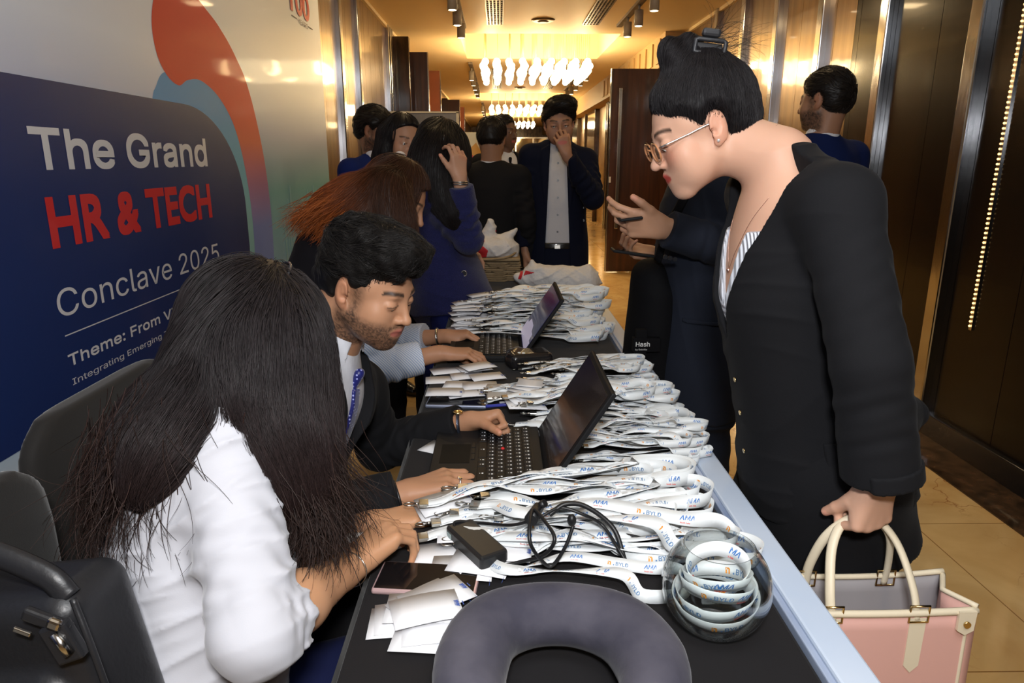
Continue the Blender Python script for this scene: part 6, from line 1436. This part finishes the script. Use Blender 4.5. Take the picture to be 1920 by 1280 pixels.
# ================================================================ the other people
BSK = (.36, .18, .105)
def auburn():
    H = Head(A2(742, 372, 2.20), nrm((.85, -.12, -.50)), (.3, 0, 1), .96)
    J = dict(N=A2(676, 412, 2.22), SR=A2(655, 455, 2.05), SL=A2(690, 430, 2.42), P=A2(565, 585, 2.22), ER=A2(700, 690, 1.98), EL=A2(722, 640, 2.40), WR=A2(826, 662, 2.05), WL=A2(832, 630, 2.33))
    J['KR'] = J['P']+V3(.05, -.10, -.42); J['KL'] = J['P']+V3(.05, .10, -.42); J['AR'] = V3(J['P'][0], 2.12, .09); J['AL'] = V3(J['P'][0], 2.32, .09)
    B = Body('woman with auburn hair bent over the second laptop, striped shirt sleeves showing', J, H, WOMAN, h=.0038, skin=(.42, .21, .12)); B.Hkw = dict(female=True)
    hr = dict(w=J['WR'], d=nrm((.97, .05, -.02)), pn=(.05, 0, -1), side='R', curls=[(22, 35, 25), (25, 36, 26), (28, 36, 26), (30, 34, 24)], spread=5, k=.97)
    hl = dict(w=J['WL'], d=nrm((.97, -.05, .12)), pn=(.05, 0, -1), side='L', curls=[(35, 45, 30), (36, 46, 30), (38, 46, 30), (40, 44, 30)], spread=4, k=.93)
    B.skin_body([hr, hl], neck=.045)
    m = mat('blue_striped_shirt', (.62, .66, .74), .75, spec=.2); nt, b, L = nodes(m); wv = nt.nodes.new('ShaderNodeTexWave'); wv.inputs['Scale'].default_value = 62; wv.bands_direction = 'DIAGONAL'; wv.inputs['Distortion'].default_value = 1.0; wv.inputs['Detail'].default_value = 0; tc = nt.nodes.new('ShaderNodeTexCoord'); cr = nt.nodes.new('ShaderNodeValToRGB'); cr.color_ramp.elements[0].position = .25; cr.color_ramp.elements[0].color = (.30, .40, .60, 1); cr.color_ramp.elements[1].position = .5; cr.color_ramp.elements[1].color = (.66, .68, .74, 1); L.new(tc.outputs['Object'], wv.inputs[0]); L.new(wv.outputs['Fac'], cr.inputs[0]); L.new(cr.outputs[0], b.inputs['Base Color'])
    B.jacket(m, hem=-.05, sl=(.060, .058, .052), lapel=False, extra=lambda F: F.disp(folds(341, (1, .2, .3), 65, .0045, 10), .004), wr=.002, sleeve_end=.70, shoulder=.045, name='shirt', g=-.008, h=.0045)
    B.jacket(BLKC, hem=-.20, sl=(.06, .05, .05), lapel=False, wr=.002, shoulder=.052, name='dress', g=.004, sides='', h=.006); B.trousers(BLKC, h=.008); B.shoes(dirs=(1, 0, 0))
    F = Field(); g = .010; F.add(H.e(0, -.016, .038, (.0765+g, .096+g, .085+g)), 0)
    locks = [([A2(722, 355, 2.12), A2(684, 368, 2.08), A2(648, 385, 2.05), A2(618, 408, 2.02)], [.070, .058, .034, .006]), ([A2(715, 365, 2.16), A2(690, 390, 2.06), A2(668, 408, 2.04), A2(650, 428, 2.02)], [.06, .045, .028, .008]),
             ([A2(694, 356, 2.22), A2(650, 362, 2.2), A2(612, 376, 2.18), A2(588, 392, 2.16)], [.055, .040, .020, .004]), ([A2(738, 360, 2.10), A2(748, 400, 2.06), A2(756, 440, 2.05), A2(760, 480, 2.05)], [.050, .036, .030, .024]), ([A2(722, 350, 2.09), A2(724, 400, 2.05), A2(730, 450, 2.04)], [.05, .038, .022])]
    for p, r in locks:
        q = spline([list(x) for x in p], 10); rr = np.interp(np.linspace(0, len(r)-1, 10), range(len(r)), r)
        for i in range(9): F.add(rc(q[i], q[i+1], rr[i]*.85, rr[i+1]*.85), .03)
    n1 = sines(81, 45, 8); F.disp(lambda P: -.004*np.abs(n1(P)), .004); c0, M = H.c.astype(f32), H.M.astype(f32)
    F.cut((lambda P: np.minimum(((P-c0)@M.T)[..., 1]-.045-np.maximum(0, ((P-c0)@M.T)[..., 2]-.05)*1.2, .052+((P-c0)@M.T)[..., 0]), H.c, 1), .008)
    def cf(v):
        t = np.clip((A2(712, 350, 2.1)[0]-v[:, 0])/.16, 0, 1)[:, None]; return (1-t)*V3(1, 1, 1)+t*V3(5.2, 3.2, 1.3)
    hair(B, H, F, (.045, .017, .008), 6000, 16, .010, .00062, guides=[p for p, r in locks]+head_guides(H), h=.005, off=.003, jit=.10, seed=12, colfn=cf, offend=.008)
    r = np.random.RandomState(4); e = np.concatenate([A2(px, py, Y)+r.normal(size=(350, 3))*V3(.022, .03, .018) for px, py, Y in ((640, 385, 2.05), (612, 384, 2.16), (672, 402, 2.05))])
    strands('hair_strands', e, lambda P, t: np.tile(np.array([[-1.0, -.1, -.55-.5*t]]), (len(P), 1)).astype(f32), None, 12, .010, .0008, HAIRM, B.t, seed=5, jit=.25, stick=0, col=lambda p: np.ones(p.shape)*V3(.30, .075, .014))
    b = MB(); w = J['WL']; d = hl['d']; x_, y_, z_ = frame(d, (0, 0, 1)); b.tube([w-d*.02+(x_*math.cos(a)*1.2+z_*math.sin(a))*.029 for a in np.linspace(0, 2*PI, 24, endpoint=False)], .0055, 6, True, flat=.5); b.build('bracelet_watch', STEEL, B.t)
auburn()
def blazer_woman():
    p = at(838, 600, Y=2.92); J, P, f, l = stand(1.60, (p[0], 2.92), math.radians(38), lean=.06); J['ER'] = A2(878, 448, 2.78); J['WR'] = A2(862, 335, 2.72); J['WL'] = A2(868, 462, 3.15); J['EL'] = A2(850, 440, 3.15); J['SR'] = A2(792, 345, 2.78)
    J['N'] = A2(812, 315, 2.92); J['SL'] = A2(850, 345, 3.10); J['P'] = A2(838, 500, 2.95)
    H = Head(A2(828, 282, 2.93), nrm((.80, .45, -.30)), (.1, 0, 1), .93)
    B = Body('woman with long black hair in an indigo blazer lifting a hand to her hair', J, H, WOMAN, h=.005, skin=(.50, .27, .17)); B.Hkw = dict(female=True)
    hr = dict(w=J['WR'], d=nrm((-.02, -.05, 1)), pn=(-.6, .8, 0), side='R', curls=[(30, 50, 30), (32, 52, 30), (36, 55, 30), (40, 55, 30)], thumb=((40, 20), (15, 10), (5, 5)), k=.92)
    hl = dict(w=J['WL'], d=nrm((.8, .2, -.5)), pn=(0, 0, -1), side='L', curls=[(30, 30, 20)]*4, k=.9)
    B.skin_body([hr, hl], neck=.045)
    def ex(F): F.add(rc(B.q(0, .06, -.08), B.q(0, .16, -.17), .10, .05, flat=(B.l, 1.3)), .06); F.add(rc(B.q(0, -.05, -.08), B.q(0, -.06, -.17), .12, .12, flat=(B.l, 1.2)), .06)
    B.jacket(INDIGO, hem=-.19, sl=(.064, .060, .048), lapel=False, wr=.004, sleeve_end=.88, shoulder=.052, g=.008, h=.006, extra=lambda F: (ex(F), F.disp(folds(351, (.3, 0, 1), 50, .004, 8), .004)))
    G = Field(); G.add(rc(J['EL']*.4+J['WL']*.6, J['WL'], .036, .034), 0); solid('shirt_cuff', G, .006, SHIRT, B.t)
    for py in (465, 512):
        c = A2(872, py, 2.80); 
        lo, hi = 2.5, 3.2
        for _ in range(26):
            m_ = (lo+hi)/2
            if float(B.Fj((A2(870, py, m_))[None])[0]) > 0: lo = m_
            else: hi = m_
        c = A2(870, py, lo); b = MB(); b.cyl(tuple(c-V3(0, .003, 0)), tuple(c+V3(0, .004, 0)), .010, n=16); b.tube([c+V3(.011*math.cos(a), -.004, .011*math.sin(a)) for a in np.linspace(0, 2*PI, 18, endpoint=False)], .0018, 6, True, mi=1); b.build('button', [BTN, STEEL], B.t)
    B.trousers(fabric('indigo_trousers', (.010, .014, .075)), h=.009); B.shoes()
    F = Field(); g = .012; F.add(H.e(0, -.016, .038, (.0765+g, .096+g, .085+g)), 0)
    locks = [([A2(815, 270, 2.85), A2(800, 310, 2.80), A2(795, 345, 2.78)], [.085, .075, .05]), ([A2(830, 290, 2.84), A2(838, 350, 2.78), A2(848, 400, 2.74), A2(852, 420, 2.73)], [.085, .065, .045, .015]), ([A2(812, 300, 2.82), A2(822, 360, 2.77), A2(835, 400, 2.75)], [.085, .06, .03]), ([A2(850, 270, 2.9), A2(862, 310, 2.84)], [.06, .035])]
    for p_, r in locks:
        q = spline([list(x) for x in p_], 8); rr = np.interp(np.linspace(0, len(r)-1, 8), range(len(r)), r)
        for i in range(7): F.add(rc(q[i], q[i+1], rr[i]*.85, rr[i+1]*.85), .03)
    n1 = sines(83, 40, 8); F.disp(lambda P: -.003*np.abs(n1(P)), .003)
    hair(B, H, F, (.012, .009, .009), 3500, 16, .012, .0007, guides=[p for p, r in locks]+head_guides(H), h=.006, off=.003, jit=.08, seed=14)
    b = MB(); c = H.p(-.03, -.115, .07); c = A2(822, 262, 2.80)
    for k in range(5): b.tube(spline([c+V3(-.022+.011*k, -.012, -.016), c+V3(-.022+.011*k, -.024, 0), c+V3(-.020+.011*k, -.012, .016)], 8), .0028, 6)
    b.build('hair_clip', mat('glossy_black_clip', (.03, .03, .035), .12, coat=.8), B.t)
    w = J['WR']; b = MB()
    for o in (0, .008): b.tube([w+V3(.030*math.cos(a), .026*math.sin(a), -.012-o) for a in np.linspace(0, 2*PI, 20, endpoint=False)], .0032, 5, True)
    b.build('bracelet', STEEL, B.t)
blazer_woman()
def simple(label, px, py, Y, H_, fdir, hd, outfit, skin=BSK, female=False, hairkw={}, hk=.95, lean=.02, h=.0065, beard=None, pitch=-.12, up=(0, 0, 1), arms={}, hands=True, body=None, look=(0, 1, -.3), wide=1.0):
    """standing figure whose head shows at a photo pixel"""
    c = A2(px, py, Y); yaw = math.atan2(fdir[1], fdir[0]); k = H_/1.75
    J, P, f, l = stand(H_, (c[0]-lean*.7*math.cos(yaw), c[1]-lean*.7*math.sin(yaw)), yaw, lean=lean); dz = c[2]-P(0, .03, 1.62)[2]
    for q in ('N', 'SL', 'SR', 'EL', 'ER', 'WL', 'WR', 'P'): J[q] = J[q]+V3(0, 0, dz*(1 if q != 'P' else .8))
    J.update(arms); H = Head(c, nrm((hd[0], hd[1], pitch)), up, hk, wide); B = Body(label, J, H, body or (WOMAN if female else MAN), h=h, skin=skin); B.Hkw = dict(female=female, lid=.003, full=.9); B.look = look
    B.Pkw = dict(beard=beard) if beard else {}
    hs = plain_hands(B, 'LR') if hands is True else hands
    B.skin_body(hs, neck=.046 if female else .054); outfit(B); return B
def man_blue_left():
    def fit(B):
        B.jacket(ROYAL, open_=(.05, .075), h=.007, fold=.003); B.shirt(cr=.060, cgap=.7); B.trousers(ROYAL, h=.01); B.shoes()
        short_hair(B, B.H, grow_=.022, n=1200, line=.045, back=-.075, curls=.003, seed=21)
    simple('man with dark swept back hair in a royal blue suit standing by the banner end', 703, 246, 3.95, 1.68, (.80, -.60), (.93, -.28), fit, beard=(.95, (.02, .014, .012)), pitch=-.25, skin=(.30, .15, .085))
man_blue_left()
def woman_white_top():
    def fit(B):
        B.jacket(mat('white_soft_top', (.62, .60, .60), .8), lapel=False, h=.007, hem=-.15, sl=(.058, .05, .04)); B.trousers(BLKC, h=.01); B.shoes(); H = B.H
        F = Field(); g = .009; F.add(H.e(0, -.016, .036, (.0765+g, .096+g, .085+g)), 0); locks = [([H.p(-.07, -.02, .02), H.p(-.085, -.01, -.06), H.p(-.09, .0, -.15), H.p(-.09, .02, -.24)], [.04, .04, .035, .015]), ([H.p(-.03, -.08, .0), H.p(-.05, -.09, -.12), H.p(-.06, -.08, -.25)], [.07, .06, .03]), ([H.p(.07, -.03, .02), H.p(.085, -.03, -.08), H.p(.08, -.02, -.2)], [.035, .035, .02])]
        for p, r in locks:
            for i in range(len(p)-1): F.add(rc(p[i], p[i+1], r[i], r[i+1]), .03)
        c0, M = H.c.astype(f32), H.M.astype(f32); F.cut((lambda P: np.minimum((((P-c0)@M.T)[..., 1]-.030-np.maximum(0, ((P-c0)@M.T)[..., 2]-.045)*1.15), .066-np.abs(((P-c0)@M.T)[..., 0])), H.c, 1), .008)
        hair(B, H, F, (.014, .011, .011), 2500, 12, .012, .0007, guides=[p for p, r in locks]+head_guides(H), h=.006, off=.002, jit=.06, seed=15)
        b = MB(); b.ball(tuple(H.p(-.083, .0, -.034)), .005, n=8); b.build('earring', MATS['pearl_stud'], B.t)
        G = Field(); G.add(rc(B.q(-.12, .06, .42), B.q(-.06, .10, .52), .05, .03), 0); solid('scarf', G, .006, SHIRT, B.t)
    simple('young woman with parted dark hair looking down behind the indigo blazer', 756, 262, 3.35, 1.60, (.5, -.85), (.52, -.85), fit, female=True, skin=(.46, .24, .145), pitch=-.22, hk=.94)
woman_white_top()
def man_back():
    def fit(B):
        B.jacket(SUITB, lapel=False, h=.007); B.trousers(SUITB, h=.01); B.shoes()
        ax = nrm(B.H.p(0, -.03, -.03)-B.J['N']); G = Field(); G.add(ring(B.J['N']+ax*.028, ax, .060, -.2, .016, .003), 0); solid('collar', G, .004, SHIRT, B.t)
        short_hair(B, B.H, grow_=.014, n=900, line=.055, back=-.055, curls=.0015, seed=22, sweep=(0, .5, -.4))
    P_ = dict(); simple('man in a black suit with his back turned beside the jute bags', 922, 262, 4.15, 1.66, (.25, .97), (.15, .95), fit, pitch=-.30, lean=.05, skin=(.36, .19, .115))
man_back()
def man_behind():
    def fit(B):
        B.jacket(SUITB, vee=(.20, .07), h=.008); B.shirt(tie=SUITB, cr=.060); B.trousers(SUITB, h=.012); B.shoes(); short_hair(B, B.H, grow_=.006, n=500, line=.055, back=-.045, curls=.001, seed=23)
    simple('shaven headed man in a dark suit and tie, partly hidden at the back', 945, 248, 5.0, 1.70, (.5, -.85), (.75, -.6), fit, skin=(.16, .085, .055), h=.008, pitch=-.05)
man_behind()
def man_navy():
    Y = 4.12; arms = dict(WL=A2(1062, 290, 3.86), EL=A2(1112, 372, 3.95), SL=A2(1098, 300, 4.10), SR=A2(995, 292, 4.12), ER=A2(978, 385, 4.12), WR=A2(985, 470, 4.05), N=A2(1046, 272, 4.15))
    def fit(B):
        B.jacket(NAVY, open_=(.105, .045), h=.0065, fold=.004, hem=-.19, sl=(.066, .062, .050), wr=.003, g=.006); B.shirt(mat('light_grey_shirt', (.52, .53, .58), .8, bump=(30, .3, .008)), cr=.060, cgap=.75); B.buttons(B.Fs, [(0, z) for z in (.40, .31, .22, .13, .04)], BTN, .0055)
        T = B.torso(-.002, zmin=-.06); G = Field(); G.add(both(T, ppoly(B.J['P'], B.l, B.f, B.u, [(-.3, -.055), (.3, -.055), (.3, -.02), (-.3, -.02)], -.3, .3)), 0); solid('belt', G, .005, SHOE, B.t)
        p = B.front_point(.0, -.04, G); b = MB(); b.box(tuple(p), (.035, .008, .024), Matrix([list(k) for k in np.stack([B.l, B.f, B.u]).T]), .002); b.build('buckle', STEEL, B.t)
        B.buttons(B.Fj, [(.15, .10), (.15, .17)], BTN, .008, 'jacket_button')
        B.trousers(NAVY, h=.009, top=-.02); B.shoes(); short_hair(B, B.H, grow_=.020, n=1600, line=.048, back=-.05, curls=.002, seed=24, sweep=(.6, .5, .1), extra=((B.H.e(.02, .02, .100, (.060, .070, .034)), .02),), h=.0045)
    hl = dict(w=arms['WL'], d=nrm((-.32, -.05, .95)), pn=(-.2, .97, .1), side='L', curls=[(35, 55, 35), (38, 58, 35), (42, 60, 36), (46, 60, 36)], thumb=((35, 25), (10, 15), (5, 10)), k=.98)
    B = simple('man in an open navy suit and pale shirt holding a hand to his nose', 1048, 232, 4.10, 1.74, (-.04, -1), (-.02, -1), fit, skin=(.36, .19, .12), pitch=-.18, arms=arms, hands=None, h=.0045, hk=1.0, up=(-.06, 0, 1), look=(-.15, .9, -.1), wide=1.04) if False else None
    def go():
        return simple('man in an open navy suit and pale shirt holding a hand to his nose', 1048, 232, 4.10, 1.74, (-.04, -1), (-.02, -1), fit, skin=(.36, .19, .12), pitch=-.18, arms=arms, hands=[hl, dict(w=arms['WR'], d=(0, 0, -1), pn=(1, 0, 0), side='R', curls=[(20, 25, 15)]*4)], h=.0045, hk=1.0, up=(-.06, 0, 1), look=(-.15, .9, -.1), wide=1.04)
    go()
man_navy()
def man_blue_right():
    arms = {}
    def fit(B):
        B.jacket(fabric('blue_suit_cloth', (.008, .016, .075)), lapel=False, h=.006, hem=-.17); B.trousers(MATS['blue_suit_cloth'], h=.01); B.shoes()
        ax = nrm(B.H.p(0, -.03, -.03)-B.J['N']); G = Field(); G.add(ring(B.J['N']+ax*.026, ax, .060, -.2, .018, .003), 0); solid('collar', G, .004, SHIRT, B.t)
        short_hair(B, B.H, grow_=.013, n=1600, line=.05, back=-.055, curls=.0015, seed=25, sweep=(0, .6, .1), h=.0045)
    simple('man in a blue suit seen from behind, beyond the woman with the bun', 1546, 190, 2.90, 1.74, (-.45, .89), (-.62, .78), fit, skin=(.32, .165, .10), pitch=-.06, beard=(.95, (.02, .015, .012)), h=.005)
man_blue_right()
def phone_person():
    X = .60; J = dict(P=A2(1300, 655, 2.12), N=A2(1335, 300, 2.14), SL=A2(1375, 350, 1.96), SR=A2(1325, 350, 2.32), EL=A2(1395, 478, 1.93), WL=A2(1248, 428, 1.90), ER=A2(1330, 500, 2.36), WR=A2(1232, 478, 2.26))
    for q, dy in (('L', -.10), ('R', .10)): J['K'+q] = V3(J['P'][0]+.02, 2.12+dy, .49); J['A'+q] = V3(J['P'][0]+.05, 2.12+dy, .09)
    H = Head(A2(1335, 205, 2.14), nrm((-.85, -.2, -.45)), (0, 0, 1), .90)
    B = Body('person in a dark navy suit holding a phone, face hidden behind the bun', J, H, MAN, h=.0045, skin=(.50, .27, .165), ks=1.14)
    hl = dict(w=J['WL'], d=nrm((-.98, .02, .14)), pn=(.05, .9, .35), side='L', curls=[(18, 32, 20), (30, 40, 25), (42, 48, 28), (50, 50, 30)], thumb=((42, -12), (10, 10), (8, 10)), k=1.08, spread=3)
    hr = dict(w=J['WR'], d=nrm((-.95, 0, .1)), pn=(.05, -.3, .95), side='R', curls=[(35, 55, 35), (38, 55, 35), (42, 55, 35), (46, 55, 35)], thumb=((30, 0), (15, 20), (5, 20)), k=.95)
    B.skin_body([hl, hr], neck=.052)
    B.jacket(CHAR, hem=-.16, sl=(.062, .058, .052), lapel=False, extra=lambda F: F.disp(folds(331, (1, 0, .3), 60, .003, 9), .003), wr=.0015, sleeve_end=.97, h=.005, fold=.003, g=.004)
    G = Field(); G.add(both((lambda P: B.Fj(P)-.004, B.q(.1, 0, .1), .3), ppoly(B.q(0, 0, .12), B.f, B.l, B.u, [(-.085, -.006), (.075, -.002), (.075, .010), (-.085, .006)], .03, .4)), 0); solid('pocket_welt', G, .0035, CHAR, B.t)
    B.trousers(CHAR, h=.007, r=(.100, .082, .072)); B.shoes(dirs=(-1, 0, 0)); short_hair(B, H, grow_=.012, n=500, seed=26, h=.006)
    for k in range(3): c = A2(1248+k*9, 482+k*2, 1.865); b = MB(); b.cyl(tuple(c), tuple(c+V3(0, .006, 0)), .006, n=12); b.build('cuff_button', BTN, B.t)
    c = A2(1160, 409, 1.89); t = thing('smartphone', 'thin dark phone seen edge on in the raised hand before the door', 'smartphone', tuple(c)); b = MB(); b.box(tuple(c+V3(.030, .03, .0)), (.060, .130, .007), Matrix.Rotation(-.12, 3, 'Y'), .003); b.build('case', LAPB, t); b = MB(); b.box(tuple(c+V3(.030, .03, .0040)), (.054, .122, .001), Matrix.Rotation(-.12, 3, 'Y')); b.build('screen', GLS, t)
    c = A2(1190, 474, 2.24); t = thing('smartphone', 'dark phone held low in the second hand, below the raised hand', 'smartphone', tuple(c)); b = MB(); b.box(tuple(c), (.15, .074, .009), Matrix.Rotation(.14, 3, 'Y'), .003); b.build('case', LAPB, t); b = MB(); b.box(tuple(c+V3(0, 0, .0052)), (.14, .066, .001), Matrix.Rotation(.14, 3, 'Y')); b.build('screen', GLS, t)
    t = thing('backpack', 'black backpack hanging on a strap in front of the person with the phone', 'backpack', tuple(A2(1200, 620, 2.08)))
    BK = mat('black_nylon', (.005, .005, .006), .8, spec=.1, bump=(120, .3, .002)); a, c = A2(1222, 520, 2.10), A2(1205, 760, 2.10); F = Field(); F.add(rc(a, c, .060, .085, flat=((0, 1, 0), 1.5)), 0); F.add(rc(A2(1235, 560, 2.04), A2(1235, 780, 2.04), .05, .07), .03); n1 = sines(91, 18, 6); F.disp(lambda P: .005*n1(P), .005); solid('bag_body', F, .006, BK, t)
    b = MB(); b.tube(spline([A2(1300, 335, 1.93), A2(1278, 380, 1.92), A2(1252, 430, 1.98), A2(1232, 490, 2.02)], 30), .016, 8, flat=.2); b.build('shoulder_strap', BK, t)
    WT = mat('white_bag_print', (.6, .6, .6), .6)
    def on_bag(px, py):
        lo, hi = 1.6, 2.2
        for _ in range(24):
            m_ = (lo+hi)/2
            if float(F(A2(px, py, m_)[None])[0]) > 0: lo = m_
            else: hi = m_
        return A2(px, py, lo)
    p = on_bag(1180, 634); p[1] = min(on_bag(x_, 630)[1] for x_ in range(1176, 1216, 5)); b = MB(); b.bb(p[0]-.006, p[0]+.075, p[1]-.034, p[1]-.005, p[2]-.018, p[2]+.024, .002); b.build('label_patch', BK, t)
    text_obj('label_lettering', 'Hash', p+V3(0, -.0348, 0), (1, 0, 0), (0, 0, 1), .026, WT, t, .0004, lift=.0006); text_obj('label_lettering', 'by Deloitte', p+V3(0, -.0348, -.012), (1, 0, 0), (0, 0, 1), .010, WT, t, 0, lift=.0006)
    p = on_bag(1198, 690); p[1] = min(on_bag(x_, y_)[1] for x_ in (1190, 1198, 1205) for y_ in (640, 670, 700, 730)); b = MB(); b.bb(p[0]-.022, p[0]+.012, p[1]-.024, p[1]-.005, p[2]-.05, p[2]+.13, .002); b.build('web_strap', BK, t); text_obj('strap_lettering', 'WILDCRAFT', p+V3(.004, -.0248, -.03), (0, 0, 1), (-1, 0, 0), .020, WT, t, .0002, lift=.0006)
phone_person()
